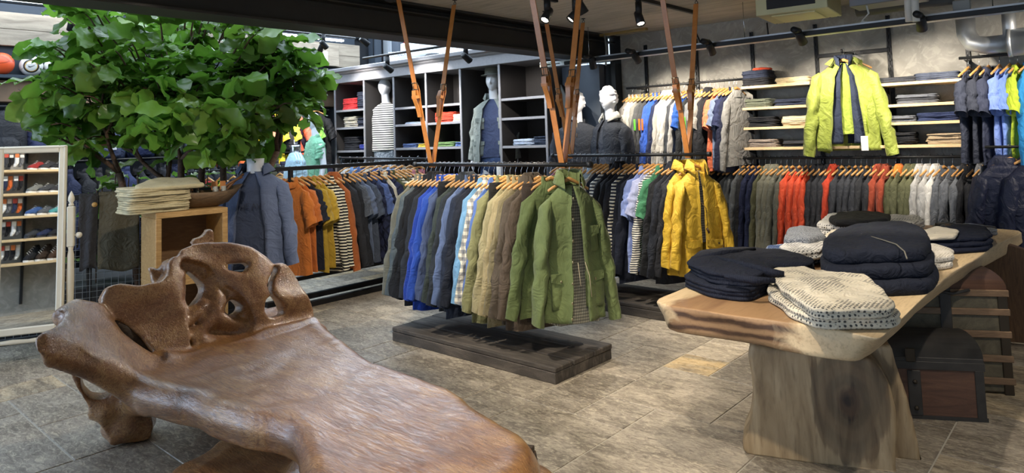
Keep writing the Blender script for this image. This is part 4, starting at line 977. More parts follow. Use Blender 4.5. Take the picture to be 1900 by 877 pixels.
B().rings([[Vector((math.cos(2*PI*j/20)*.178, math.sin(2*PI*j/20)*.118, z)) for j in range(20)] for z in (-.58, -.545)], caps=False).obj('belt', plain('belt_black', '1d1d20', .5), t)
q = wpix(916, 184, .34)
t = mannequin('mannequin', 'white mannequin in a green-grey field jacket and brimmed hat in the dark cabinet', wp(q[0], .34, q[1]), WANG+R(22), 0, MS)
figure(t, white_plastic)
fj = F('7d8580'); mk('field_jacket', open_body(.74, .235, .26, .15, 3, 14, 26, flare=.02), fj, t); mk('inner_shirt', body_mesh(.66, .205, .20, .13, 4, .005, drop=.085), F('3b4562'), t)
for sd in (-1, 1): mk('sleeve', sleeve_mesh(sd, .23, .56, .10, .07, .07, 5+sd), fj, t); pocket(t, fj, sd*.15, -.12, -.48, .13, .16); pocket(t, fj, sd*.13, -.12, -.22, .10, .12)
mk('collar', open_collar(.07, .085, 45, 2, .03), fj, t); trous(t, F('384a6e'))
B().box((.06, -.16, -.86), (.11, -.155, -.74), .002).obj('price_tag', plain('tag_white', 'eceae4', .7), t)
b = B(); b.lathe([(.13, .285), (.135, .28), (.09, .295), (.088, .30), (.085, .36), (.07, .375), (.001, .378)], 24, M=Matrix.Translation((0, -.02, -.01))); b.obj('brimmed_hat', F('7c7f78'), t)
# two mannequins in front of the slate recess
def wm(x, y, lab, rz, jm, hair=True, off=.62):
    q = wpix(x, y, off); t = mannequin('mannequin', lab, wp(q[0], off, q[1]), rz, 0, 1.16); figure(t, white_plastic, hair=hair); return t
t = wm(1072, 228, 'white mannequin in a charcoal zip-neck pullover, right of the cabinet', WANG+R(26), None)
m_ = F('3a3e46', 'melange', '2b2e34'); mk('pullover', body_mesh(.64, .245, .24, .14, 3, .008, drop=.085), m_, t)
for sd in (-1, 1): mk('sleeve', sleeve_mesh(sd, .25, .56, .11, .07, .09, 3+sd), m_, t)
mk('collar', collar_mesh('stand', 2, .082), m_, t); B().tube([(0, -.062, .03), (0, -.10, -.08), (0, -.125, -.15)], .004, 6).obj('neck_zip', plain('zip_bronze', '8d6f49', .4, .6), t); trous(t, F('202226'))
t = wm(1133, 222, 'white mannequin in a dark jacket with pale high collar, turned left beside the concrete wall', WANG+R(-22), None)
m_ = F('2c3038'); mk('jacket', open_body(.72, .25, .26, .15, 6, 4, 10, flare=.01), m_, t)
for sd in (-1, 1): mk('sleeve', sleeve_mesh(sd, .26, .58, .12, .075, .09, 6+sd), m_, t)
mk('inner_shirt', body_mesh(.62, .22, .22, .13, 4, .005, drop=.085), F('3b3f48'), t); mk('collar', open_collar(.075, .09, 34, 2, .05), F('b9b7b0'), t); trous(t, F('1c1e24'))
# white-labelled box and cap on top of the cabinet
q = wpix(757, 105, .35)
t = thing('tin_model_boat', 'white model lifeboat with red mast details on top of the dark cabinet', 'model boat', wp(q[0], .30, zt+.237), WANG)
wht = plain('boat_white', 'e9edf0', .5)
b = B(); rows = []
for i in range(9):
    s = i/8; x = -.42+.84*s; ww = .02+.13*math.sin(PI*min(1, s*.75+.12))**.8; hz = .17+.05*(abs(s-.45)*1.6)**2
    rows.append([(x, -ww, hz), (x, -ww*.7, .03), (x, 0, 0), (x, ww*.7, .03), (x, ww, hz)])
b.rings(rows); b.obj('hull', wht, t)
B().box((-.14, -.08, .17), (.12, .08, .30), .01).obj('wheelhouse', wht, t); B().box((-.10, -.083, .21), (.06, -.079, .27)).obj('window_pane', plain('cabin_window', 'b9b48c', .3), t)
for x in (-.12, 0, .1): B().sphere((x, 0, .32), .02).obj('red_fender', plain('fender_red', 'b03030', .5), t)
B().tube([(-.02, 0, .30), (-.02, 0, .46)], .006, 6).tube([(-.16, 0, .38), (.14, 0, .38)], .004, 6).obj('mast', steel, t)
print_text('CANDANCH', .07, t, (-.12, -.165, .09), (R(82), 0, 0), plain('lettering_navy', '3c4662', .6))
q = wpix(800, 98, .4)
o = B().lathe([(.0, 0), (.24, 0), (.27, .02), (.24, .035), (.13, .06), (.09, .09), (.001, .10)], 20).obj('flat_cap', F('25262a')); o.location = wp(q[0], .38, zt+.237); o.scale = (1.2, .7, .8); tag(o, 'flat black round cap lying on top of the dark cabinet beside the model boat', 'hat')
t = thing('wire_basket', 'thin wire basket on top of the dark cabinet behind the black cap', 'basket', wp(q[0]-.05, .16, zt+.237), WANG); b = B()
for k in range(10): a = 2*PI*k/10; b.tube([(math.cos(a)*.10, math.sin(a)*.07, 0), (math.cos(a)*.17, math.sin(a)*.10, .16)], .004, 5)
b.obj('wire_sides', steel, t); b = B()
for r_, z in ((.10, .004), (.17, .16), (.14, .09)): b.tube([(math.cos(2*PI*i/20)*r_, math.sin(2*PI*i/20)*r_*.6, z) for i in range(21)], .004, 5)
b.obj('wire_rings', steel, t)
# ================================================================= ROOT-WOOD BENCH
def polished_root():
    m, t, b = nt('polished_root_wood'); co = coords(t)
    n = N(t, 'ShaderNodeTexNoise', Scale=1.5, Detail=8.0, Roughness=0.6, Distortion=2.0); st = coords(t, (1.0, 2.2, 2.2)); t.links.new(st, n.inputs['Vector'])
    wv = N(t, 'ShaderNodeTexNoise', Scale=4.0, Detail=9.0, Roughness=0.7, Distortion=3.5); t.links.new(coords(t, (.8, 6, 6)), wv.inputs['Vector'])
    c = ramp(t, n.outputs[0], [(0.26, srgb('623e22')), (0.42, srgb('8a5e38')), (0.56, srgb('a27749')), (0.74, srgb('b8925f'))])
    c = mixc(t, ramp(t, wv.outputs[0], [(0.38, (0.85, 0.85, 0.85)), (0.49, (0, 0, 0))]), c, srgb('6b4324'))
    c = mixc(t, ramp(t, wv.outputs[0], [(0.53, (0, 0, 0)), (0.66, (0.6, 0.6, 0.6))]), c, srgb('c29c6c'))
    gl = N(t, 'ShaderNodeTexNoise', Scale=3.2, Detail=10.0, Roughness=0.75, Distortion=4.5); t.links.new(coords(t, (.7, 9, 9)), gl.inputs['Vector'])
    c = mixc(t, ramp(t, gl.outputs[0], [(0.47, (0, 0, 0)), (0.495, (0.7, 0.7, 0.7)), (0.51, (0.7, 0.7, 0.7)), (0.535, (0, 0, 0))]), c, srgb('5a3a22'))
    # hollows and cracks keep their dark unpolished bark
    n3 = N(t, 'ShaderNodeTexNoise', Scale=2.6, Detail=4.0, Distortion=2.5); t.links.new(co, n3.inputs['Vector'])
    c = mixc(t, ramp(t, n3.outputs[0], [(0.60, (0, 0, 0)), (0.72, (0.6, 0.6, 0.6))]), c, srgb('6e5138'))
    t.links.new(c, b.inputs['Base Color']); b.inputs['Roughness'].default_value = 0.34; b.inputs['Coat Weight'].default_value = 0.8; b.inputs['Coat Roughness'].default_value = 0.22
    f = N(t, 'ShaderNodeTexNoise', Scale=26.0, Detail=6.0, Roughness=0.6, Distortion=2.5); t.links.new(coords(t, (.5, 1.6, 1.6)), f.inputs['Vector'])
    b1 = bump(t, f.outputs[0], 0.5, 0.008); t.links.new(bump(t, wv.outputs[0], 0.3, 0.010, b1), b.inputs['Normal'])
    t.links.new(bump(t, f.outputs[0], 0.45, 0.006), b.inputs['Coat Normal']); return m
root_m = polished_root()
bark = wood('rough_dark_bark', [(0.3, '221a14'), (0.6, '4a3a2c'), (0.8, '7c6c5c')], 3, (2, 2, 2), .8, .1, 1.0, 3, 25)
bench = thing('root_wood_bench', 'long polished root-wood bench with a pierced backrest in the left foreground', 'bench', (-3.0, 1.7, 0))
BO = Vector((-3.0, 1.7, 0))
def onincl(x, y, Xb, k, z0=.45):          # plane X = Xb - k*(z-z0)
    return onp(x, y, (Xb, 0, z0), (1, 0, k))
def sheet(b, pix, mp, depth, holes=()):
    b.prism([mp(*p)-BO for p in pix], depth, [[mp(*p)-BO for p in h] for h in holes])
bb = B()
ZS = .40
seat = [(575, 592), (603, 612), (640, 644), (700, 683), (745, 700), (800, 720), (850, 738), (872, 752), (887, 772), (930, 800), (975, 822), (1000, 845), (1003, 872), (985, 905), (930, 945), (840, 985), (740, 1000), (650, 990), (595, 945), (566, 900), (552, 855), (546, 822), (530, 807), (498, 797), (450, 790), (412, 779), (375, 763), (350, 749), (312, 745), (280, 737), (240, 717), (200, 692), (160, 671), (110, 655), (70, 648), (56, 636), (62, 616), (84, 608), (100, 602), (106, 590), (120, 579), (150, 568), (178, 573), (205, 589), (218, 603), (236, 624), (262, 645), (290, 657), (307, 664), (318, 655), (322, 640), (345, 628), (380, 622), (430, 605), (480, 585), (530, 575)]
XW = -3.72
def mseat(x, y):
    p = atz(x, y, ZS)
    if p.x+1.1*(p.y-1.25) < XW and p.y < 1.95: p = onp(x, y, (XW, 1.25, ZS), (1, 1.1, 1.25))
    if p.z > ZS+.45: p.z = ZS+.45
    return p
S3 = [mseat(*q) for q in seat]
import numpy as np
S2 = smooth_poly(resample([(p.x, p.y) for p in S3], 260), 2)
A_ = np.array([(p.x, p.y) for p in S2]); B_ = np.roll(A_, -1, axis=0)
st_ = .018; gx_ = np.arange(A_[:, 0].min()-.04, A_[:, 0].max()+.04, st_); gy_ = np.arange(A_[:, 1].min()-.04, A_[:, 1].max()+.04, st_)
GX, GY = np.meshgrid(gx_, gy_, indexing='ij'); dist = np.full(GX.shape, 9.0); NX = GX.copy(); NY = GY.copy(); ins = np.zeros(GX.shape, bool)
for a_, b_ in zip(A_, B_):
    ab = b_-a_; L2 = max((ab**2).sum(), 1e-9); tt = np.clip(((GX-a_[0])*ab[0]+(GY-a_[1])*ab[1])/L2, 0, 1)
    dn = np.hypot(GX-a_[0]-tt*ab[0], GY-a_[1]-tt*ab[1]); up_ = dn < dist; dist = np.where(up_, dn, dist); NX = np.where(up_, a_[0]+tt*ab[0], NX); NY = np.where(up_, a_[1]+tt*ab[1], NY)
    cr = (a_[1] > GY) != (b_[1] > GY)
    with np.errstate(divide='ignore', invalid='ignore'): ins ^= cr & (GX < (b_[0]-a_[0])*(GY-a_[1])/(b_[1]-a_[1]+1e-12)+a_[0])
def hh(x, y):
    q = XW+.06-x-1.1*(y-1.25); d = max(0.0, q)
    return ZS+min(.46, d*d/.30 if d < .12 else .048+(d-.12)*.80)
vid = {}; sv = []; sf = []
cell = ins[:-1, :-1] & ins[1:, :-1] & ins[:-1, 1:] & ins[1:, 1:]
def sp_(i, j, top):
    k = (i, j, top)
    if k not in vid:
        x, y = gx_[i], gy_[j]; bd = not cell[max(0, i-1):i+1, max(0, j-1):j+1].all()
        if bd: x, y = NX[i, j], NY[i, j]
        d = (0 if bd else min(dist[i, j], .075))/.075; e = math.sqrt(max(0, 1-(1-d)**2)); h = hh(x, y)
        rim = .012*math.exp(-((dist[i, j]-.07)/.05)**2)+.010*noise.noise(Vector((x*2.2, y*2.2, 3)))
        z = h+(.065*e+rim-.02 if top else -.095*e-.035); vid[k] = len(sv); sv.append(Vector((x, y, z))-BO)
    return vid[k]
cell = ins[:-1, :-1] & ins[1:, :-1] & ins[:-1, 1:] & ins[1:, 1:]
for i in range(cell.shape[0]):
    for j in range(cell.shape[1]):
        if not cell[i, j]: continue
        q = [(i, j), (i+1, j), (i+1, j+1), (i, j+1)]
        sf.append(tuple(sp_(a, c, True) for a, c in q)); sf.append(tuple(sp_(a, c, False) for a, c in reversed(q)))
        for (di, dj), (e0, e1) in (((0, -1), (0, 1)), ((1, 0), (1, 2)), ((0, 1), (2, 3)), ((-1, 0), (3, 0))):
            ii, jj = i+di, j+dj
            if not (0 <= ii < cell.shape[0] and 0 <= jj < cell.shape[1] and cell[ii, jj]):
                sf.append((sp_(*q[e0], False), sp_(*q[e1], False), sp_(*q[e1], True), sp_(*q[e0], True)))
bb.add(sv, sf)
wt = [onp(x, y, (-3.98, 0, .41), (1, 0, 1.2))-BO for x, y in ((112, 596), (140, 582), (175, 588), (205, 606))]
bb.tube([mseat(120, 600)-BO+Vector((-.06, 0, .01)), mseat(150, 585)-BO+Vector((-.05, 0, .02)), mseat(185, 590)-BO+Vector((-.05, 0, .02)), mseat(225, 622)-BO+Vector((-.02, 0, 0))], [.05, .06, .055, .035], 12)
# back pieces
def mback(x, y): return onincl(x, y, -4.12, .35)
pB = [(200, 531), (196, 545), (191, 554), (198, 574), (214, 592), (237, 604), (264, 626), (278, 644), (294, 658), (318, 672), (352, 668), (368, 655), (352, 636), (345, 606), (338, 585), (337, 563), (347, 572), (340, 557), (346, 535), (346, 510), (338, 494), (343, 483), (337, 475), (324, 476), (315, 486), (315, 506), (305, 521), (292, 522), (296, 499), (303, 485), (311, 482), (296, 498), (281, 494), (270, 497), (278, 504), (279, 521), (257, 527), (225, 524)]
pB = [(200, 531), (191, 554), (198, 574), (214, 592), (237, 604), (264, 626), (278, 644), (294, 658), (318, 676), (352, 672), (370, 655), (356, 640), (352, 606), (349, 585), (347, 572), (340, 557), (346, 535), (346, 510), (338, 494), (343, 483), (337, 475), (324, 476), (316, 486), (314, 505), (302, 520), (279, 524), (257, 529), (225, 525)]
sheet(bb, pB, mback, Vector((-.085, 0, -.02)))
horn = [(272, 497), (281, 494), (290, 499), (297, 499), (304, 485), (312, 482), (322, 477), (318, 500), (306, 524), (285, 530), (279, 520), (280, 506)]
sheet(bb, horn, lambda x, y: onincl(x, y, -4.22, .35), Vector((-.05, 0, 0)))
pC = [(337, 474), (341, 462), (356, 456), (366, 452), (384, 450), (404, 451), (430, 452), (460, 456), (484, 471), (503, 487), (508, 497), (499, 512), (492, 528), (496, 540), (500, 547), (491, 551), (491, 575), (499, 589), (512, 588), (518, 612), (490, 628), (462, 622), (474, 600), (465, 576), (456, 562), (443, 543), (421, 528), (404, 511), (391, 493), (371, 486), (345, 480)]
eye = [(419, 493), (428, 488), (441, 487), (456, 485), (464, 490), (455, 505), (439, 503), (424, 500)]
sheet(bb, pC, mback, Vector((-.075, 0, -.02)), [eye])
pC2 = [(521, 484), (536, 489), (549, 504), (561, 531), (574, 553), (583, 575), (586, 602), (572, 622), (530, 622), (505, 612), (508, 588), (525, 583), (528, 578), (517, 556), (506, 545), (503, 538), (505, 520), (512, 507), (516, 496), (510, 489)]
sheet(bb, pC2, mback, Vector((-.10, 0, -.02)))
ridge = [onincl(x, y, -4.15, .35)-BO for x, y in ((352, 466), (385, 458), (425, 459), (462, 466), (490, 484), (503, 496))]
bb.tube(ridge, [.03, .034, .036, .036, .032, .026], 10)
sp = [(359, 449), (367, 441), (382, 438), (386, 427), (394, 423), (401, 427), (403, 438), (405, 452), (380, 458), (360, 457)]
sheet(bb, sp, lambda x, y: onincl(x, y, -4.20, .35), Vector((-.06, 0, 0)))
# web behind the two wings, pierced three times
def mweb(x, y): return onincl(x, y, -4.20, .30)
pD = [(338, 481), (371, 484), (395, 493), (410, 510), (430, 526), (450, 545), (466, 570), (488, 600), (486, 632), (450, 652), (395, 660), (352, 652), (341, 620), (338, 600), (338, 572), (336, 540), (338, 500)]
h1 = [(350, 500), (366, 512), (381, 527), (384, 541), (374, 554), (356, 571), (350, 572), (343, 558), (349, 535), (349, 512)]
h2 = [(348, 620), (354, 606), (365, 592), (377, 590), (379, 599), (375, 613), (361, 622)]
h3 = [(418, 566), (424, 556), (438, 554), (449, 566), (446, 578), (430, 586), (419, 582)]
sheet(bb, pD, mweb, Vector((-.10, 0, -.02)), [h1, h2, h3])
for pts, rr in ((((352, 634), (372, 612), (392, 590), (405, 560), (400, 530), (385, 515)), (.05, .04, .05, .055, .045, .035)), (((398, 590), (430, 600), (460, 610), (480, 618)), (.05, .045, .05, .05)), (((408, 552), (432, 545), (455, 562), (458, 585)), (.04, .035, .035, .04)), (((345, 600), (352, 590), (370, 575), (385, 560)), (.035, .03, .028, .03)), (((370, 640), (400, 640), (440, 636), (470, 625)), (.055, .05, .05, .05))):
    bb.tube([mweb(x, y)-BO for x, y in pts], list(rr), 10)
# soft shoulder where seat and back meet
sw = [onp(x, y, (-4.10, 0, .40), (1, 0, .35))-BO for x, y in ((290, 665), (330, 672), (365, 664), (410, 655), (455, 638), (495, 622), (540, 612), (578, 602))]
bb.tube([p+Vector((.05, 0, -.02)) for p in sw], .085, 10)
bb.tube([p+Vector((.13, 0, -.055)) for p in sw], .085, 10)
# hooked left leg
LP = atz(225, 830, 0); ln = Vector((EYE.x-LP.x, EYE.y-LP.y, 0)).normalized()
def mleg(x, y): return onp(x, y, LP, ln)
leg = [(130, 676), (131, 700), (146, 728), (160, 752), (165, 768), (178, 782), (192, 800), (203, 812), (201, 829), (216, 830), (225, 826), (250, 824), (278, 818), (286, 795), (282, 775), (268, 758), (262, 735), (240, 712), (200, 690), (160, 672)]
lh = [(149, 700), (160, 688), (180, 694), (198, 712), (208, 728), (202, 738), (185, 742), (166, 739), (152, 722)]
sheet(bb, leg, mleg, -ln*.15, [lh])
bb.tube([mleg(245, 735)-BO-ln*.10, mleg(240, 775)-BO-ln*.10, mleg(238, 805)-BO-ln*.11, mleg(238, 822)-BO-ln*.11], [.12, .13, .14, .10], 16)
bb.tube([mleg(172, 765)-BO-ln*.06, mleg(195, 768)-BO-ln*.02, mleg(225, 760)-BO-ln*.05], [.06, .055, .06], 12)
bb.tube([mleg(255, 750)-BO-ln*.12, mseat(285, 720)-BO+Vector((0, 0, -.06))], [.10, .08], 12)
# root base on the floor with its pedestal
base = [(300, 905), (312, 872), (332, 862), (362, 852), (388, 836), (398, 818), (420, 808), (455, 812), (520, 826), (620, 850), (760, 862), (900, 862), (1010, 858), (1035, 872), (1025, 910), (950, 960), (800, 1010), (600, 1020), (430, 985), (330, 945)]
pb = [(p.x-BO.x, p.y-BO.y) for p in (atz(x, y, .07) for x, y in base)]
pb = smooth_poly(resample(pb, 80), 2); c1 = sum(pb, Vector((0, 0)))/80
bb.rings([[Vector((c1.x+(p.x-c1.x)*s, c1.y+(p.y-c1.y)*s, z)) for p in pb] for s, z in ((.96, .002), (1, .03), (1, .055), (.97, .085), (.8, .11))])
pc = atz(640, 850, .2)-BO
bb.tube([(pc.x-.1, pc.y+.05, .05), (pc.x-.1, pc.y+.05, .20), (pc.x-.1, pc.y+.05, .34)], [.30, .20, .26], 18)
pc2 = atz(900, 850, .2)-BO
bb.tube([(pc2.x-.25, pc2.y-.1, .05), (pc2.x-.25, pc2.y-.1, .20), (pc2.x-.25, pc2.y-.1, .33)], [.20, .15, .18], 18)
bo = bb.obj('bench_body', root_m, bench); bo.location = BO-Vector((-3.0, 1.7, 0))
bo.data.materials.append(bark)
bake(bo, [('REMESH', dict(mode='VOXEL', voxel_size=.011)), ('SMOOTH', dict(factor=.6, iterations=12))])
me = bo.data; me.materials.clear(); me.materials.append(root_m); me.materials.append(bark)
nrm_ = [v.normal.copy() for v in me.vertices]
for v, n_ in zip(me.vertices, nrm_):
    c = v.co; g_ = min(1, max(0, (c.z-.50)/.12)) if c.x < -.85 else 0
    v.co = c+n_*(noise.noise(c*3.2)*.010+noise.noise(c*9)*.004)+Vector((1, 0, 0))*g_*(noise.noise(c*2.3+Vector((3, 1, 5)))*.075+noise.noise(c*6)*.018)
# rough dark inner side of the long split, a separate piece of bark set behind it
gap = [(205, 588), (222, 592), (240, 605), (265, 628), (282, 645), (300, 660), (308, 667), (290, 664), (262, 652), (240, 634), (220, 610)]
o = B().prism([onincl(x, y, -4.17, .35)-BO for x, y in gap], Vector((-.06, 0, 0))).obj('bark_split', bark, bench); bake(o, [('REMESH', dict(mode='VOXEL', voxel_size=.012)), ('SMOOTH', dict(factor=.5, iterations=3))])
o['label'] = 'rough dark bark inside the split'

# weathered, cracked end grain at the near right end
rc_ = random.Random(7); b = B()
for k in range(46):
    x, y = rc_.uniform(952, 1003), rc_.uniform(832, 880); p = atz(x, y, .36)-BO
    zz = rc_.uniform(.27, .40); e0 = atz(1000, 846, .36)-BO; e1 = atz(960, 905, .36)-BO; u_ = rc_.random(); p = e0.lerp(e1, u_); nd = Vector((e1.y-e0.y, -(e1.x-e0.x), 0)).normalized(); nd = nd if nd.x > 0 else -nd
    M_ = Matrix.Translation((p.x-nd.x*.022, p.y-nd.y*.022, zz)) @ Matrix.Rotation(math.atan2(nd.y, nd.x), 4, 'Z') @ Matrix.Rotation(rc_.uniform(-.5, .5), 4, 'X'); s1, s2 = rc_.uniform(.006, .018), rc_.uniform(.008, .028)
    b.box((-.030, -s1, -s2), (.006+.01*rc_.random(), s1, s2), .003, M=M_)
o = b.obj('cracked_end', bark, bench); o['label'] = 'dark cracked end grain'; o['kind'] = 'stuff'
# ================================================================= SLAB TABLE AND WHAT IS ON AND UNDER IT
def slab_mat(name='suar_slab', end=False):
    m, t, b = nt(name); co = coords(t)
    n = N(t, 'ShaderNodeTexNoise', Scale=1.6, Detail=7.0, Roughness=0.6, Distortion=1.2); t.links.new(coords(t, (4.0, .7, 4.0)), n.inputs['Vector'])
    # heartwood figure: dark along the middle of the board, pale sapwood at both live edges
    s = t.nodes.new('ShaderNodeSeparateXYZ'); t.links.new(co, s.inputs[0])
    ad = N(t, 'ShaderNodeMath', operation='MULTIPLY_ADD'); t.links.new(n.outputs[0], ad.inputs[0]); ad.inputs[1].default_value = .40; sh_ = N(t, 'ShaderNodeMath', operation='ADD'); sh_.inputs[1].default_value = .5; t.links.new(s.outputs[0], sh_.inputs[0]); t.links.new(sh_.outputs[0], ad.inputs[2])
    heart = ramp(t, ad.outputs[0], [(0.27, (0, 0, 0)), (0.33, (1, 1, 1)), (0.84, (1, 1, 1)), (0.93, (0, 0, 0))])
    wv = N(t, 'ShaderNodeTexWave', Scale=2.3, wave_type='RINGS', rings_direction='Y', Distortion=5.0); wv.inputs['Detail'].default_value = 4; wv.inputs['Detail Scale'].default_value = 1.2
    t.links.new(coords(t, (1.3, .22, 2.6), loc=(.1, 0, .5)), wv.inputs['Vector'])
    dark = ramp(t, wv.outputs[0], [(0.12, srgb('493322')), (0.40, srgb('7a5b40')), (0.85, srgb('987754'))])
    pale = ramp(t, n.outputs[0], [(0.3, srgb('c0a680')), (0.7, srgb('dcc49c'))])
    c = mixc(t, heart, pale, dark)
    f = N(t, 'ShaderNodeTexNoise', Scale=30.0, Detail=4.0); t.links.new(coords(t, (3, .4, 3)), f.inputs['Vector'])
    c = mixc(t, ramp(t, f.outputs[0], [(0.5, (0, 0, 0)), (0.8, (0.4, 0.4, 0.4))]), c, srgb('6b5136'))
    t.links.new(c, b.inputs['Base Color']); b.inputs['Roughness'].default_value = 0.55; b.inputs['Coat Weight'].default_value = .06
    t.links.new(bump(t, f.outputs[0], 0.2, 0.002), b.inputs['Normal']); return m
slab_m = slab_mat()
TZ = .78; TO = Vector((-1.30, 4.6, 0))
tb = thing('slab_table', 'live-edge slab table on thick trunk legs, covered in folded sweaters', 'table', (TO.x, TO.y, 0))
tp = [atz(x, y, TZ) for x, y in ((1204, 560), (1336, 582), (1497, 602), (1600, 622), (1632, 630), (1673, 592), (1700, 565), (1728, 539), (1771, 502), (1814, 479), (1843, 457), (1870, 443), (1897, 432))]
tp = [(p.x, p.y) for p in tp]
tp += [(-.66, 6.50), (-.90, 6.55), (-1.5, 6.50), (-1.78, 6.45), (-1.86, 5.9), (-1.80, 5.3), (-1.92, 4.7), (-1.86, 4.0), (-1.80, 3.45)]
bt = [atz(x, y, TZ-.12) for x, y in ((1227, 613), (1397, 638), (1497, 661), (1590, 673), (1621, 654), (1675, 606), (1700, 580), (1751, 540), (1800, 508), (1840, 487), (1870, 470), (1885, 460), (1899, 449))]
bt = [(p.x, p.y) for p in bt]
bt += [(-.68, 6.44), (-.90, 6.50), (-1.5, 6.45), (-1.74, 6.4), (-1.80, 5.9), (-1.75, 5.3), (-1.86, 4.7), (-1.80, 4.0), (-1.74, 3.45)]
n1 = 140
def corr(P): # even resample by matching index spans
    out = []; m = len(P); per = [6]*m
    for i in range(m):
        a, b_ = Vector(P[i]), Vector(P[(i+1) % m])
        for k in range(6): out.append(a.lerp(b_, k/6))
    return out
A, Bm = smooth_poly(corr(tp), 2), smooth_poly(corr(bt), 2); rows = []
nn = len(A); cA = sum(A, Vector((0, 0)))/nn
for s, ins in ((0, .02), (.0, .008), (.05, .001), (.2, 0), (.5, 0), (.8, 0), (.955, 0), (1, .005), (1, .016)):
    r_ = []
    for i in range(nn):
        p = Bm[i].lerp(A[i], s); d = (cA-p).normalized(); p = p+d*ins; p = p+d*noise.noise(Vector((p.x*7, p.y*7, s*3)))*.008
        r_.append(Vector((p.x-TO.x, p.y-TO.y, TZ-.12+.12*s)))
    rows.append(r_)
b = B(); b.rings(rows); o = b.obj('tabletop', slab_m, tb)
for p in o.data.polygons: p.use_smooth = len(p.vertices) == 4
# trunk legs
fp = atz(1385, 842, 0); fd = (atz(1690, 877, 0)-fp); fdir = Vector((fd.x, fd.y, 0)).normalized(); fn = Vector((fdir.y, -fdir.x, 0)); KN = onp(1575, 745, fp, fn)-TO; KA = math.atan2(fdir.y, fdir.x)
def trunk_mat():
    m, t, b = nt('pale_trunk_wood'); co = coords(t)
    wv = N(t, 'ShaderNodeTexWave', Scale=1.5, wave_type='RINGS', rings_direction='Y', Distortion=3.5); wv.inputs['Detail'].default_value = 4; wv.inputs['Detail Scale'].default_value = 1.2; t.links.new(coords(t, (3.0, .4, 2.0), loc=(-KN.x*3.0, -KN.y*.4, -KN.z*2.0)), wv.inputs['Vector'])
    g = N(t, 'ShaderNodeTexNoise', Scale=2.4, Detail=7.0, Distortion=1.0); t.links.new(coords(t, (6, 6, .8)), g.inputs['Vector'])
    v = t.nodes.new('ShaderNodeVectorMath'); v.operation = 'LENGTH'; t.links.new(coords(t, (4.6, 0, 2.6), loc=(-KN.x*4.6, 0, -KN.z*2.6)), v.inputs[0])
    n_ = N(t, 'ShaderNodeMath', operation='MULTIPLY_ADD'); t.links.new(g.outputs[0], n_.inputs[0]); n_.inputs[1].default_value = .5; t.links.new(v.outputs['Value'], n_.inputs[2])
    heart = ramp(t, n_.outputs[0], [(0.42, (1, 1, 1)), (.50, (.75, .75, .75)), (0.95, (.5, .5, .5)), (1.15, (0, 0, 0))])
    pale = ramp(t, g.outputs[0], [(0.3, srgb('7c664a')), (0.5, srgb('a38c6a')), (0.72, srgb('bda784'))])
    c = mixc(t, heart, pale, ramp(t, wv.outputs[0], [(.2, srgb('2e241c')), (.8, srgb('4f3d2d'))]))
    f = N(t, 'ShaderNodeTexNoise', Scale=30.0, Detail=4.0); t.links.new(coords(t, (2, 2, .3)), f.inputs['Vector'])
    c = mixc(t, ramp(t, f.outputs[0], [(0.55, (0, 0, 0)), (0.8, (0.5, 0.5, 0.5))]), c, srgb('5f4a33'))
    t.links.new(c, b.inputs['Base Color']); b.inputs['Roughness'].default_value = 0.6; t.links.new(bump(t, f.outputs[0], 0.3, 0.003), b.inputs['Normal']); return m
trunk_m = trunk_mat()
fp = Vector((-1.35, 3.36, 0)); fd = (atz(1690, 877, 0)-atz(1385, 840, 0)); fdir = Vector((fd.x, fd.y, 0)).normalized(); fn = Vector((fdir.y, -fdir.x, 0))
fp = atz(1385, 842, 0)
def mfl(x, y): return onp(x, y, fp, fn)
cut = [(1392, 640), (1388, 660), (1395, 700), (1397, 740), (1390, 790), (1380, 812), (1378, 836), (1400, 860), (1430, 890), (1500, 905), (1600, 905), (1668, 900), (1664, 870), (1665, 800), (1664, 760), (1655, 720), (1638, 690), (1615, 665), (1560, 660), (1450, 645)]
b = B(); b.prism([mfl(x, y)-TO for x, y in cut], -fn*.26)
def mfr(x, y): return onp(x, y, fp-fn*.16, fn)
right = [(1600, 660), (1628, 640), (1655, 640), (1668, 690), (1684, 740), (1698, 800), (1708, 850), (1716, 900), (1690, 905), (1650, 905), (1640, 800), (1620, 720)]
b.prism([mfr(x, y)-TO for x, y in right], -fn*.24)
o = b.obj('trunk_leg', trunk_m, tb); bake(o, [('REMESH', dict(mode='VOXEL', voxel_size=.014)), ('SMOOTH', dict(factor=.6, iterations=6))])
nrm_ = [v.normal.copy() for v in o.data.vertices]
for v, n_ in zip(o.data.vertices, nrm_): v.co = v.co+n_*noise.noise(v.co*4)*.012; v.co.z = max(0.0, min(v.co.z, .675))
q = Vector((-1.30, 6.0, 0))-TO
b = B(); rows = []
for z, a, t_ in ((0, .42, .22), (.1, .38, .19), (.3, .33, .16), (.5, .36, .17), (.66, .44, .2)):
    rows.append([(q.x+sgp(math.cos(2*PI*j/28), .8)*a*(1+.06*math.sin(3*2*PI*j/28+z*4)), q.y+math.sin(2*PI*j/28)*t_, z) for j in range(28)])
b.rings(rows); b.obj('trunk_leg', trunk_m, tb)

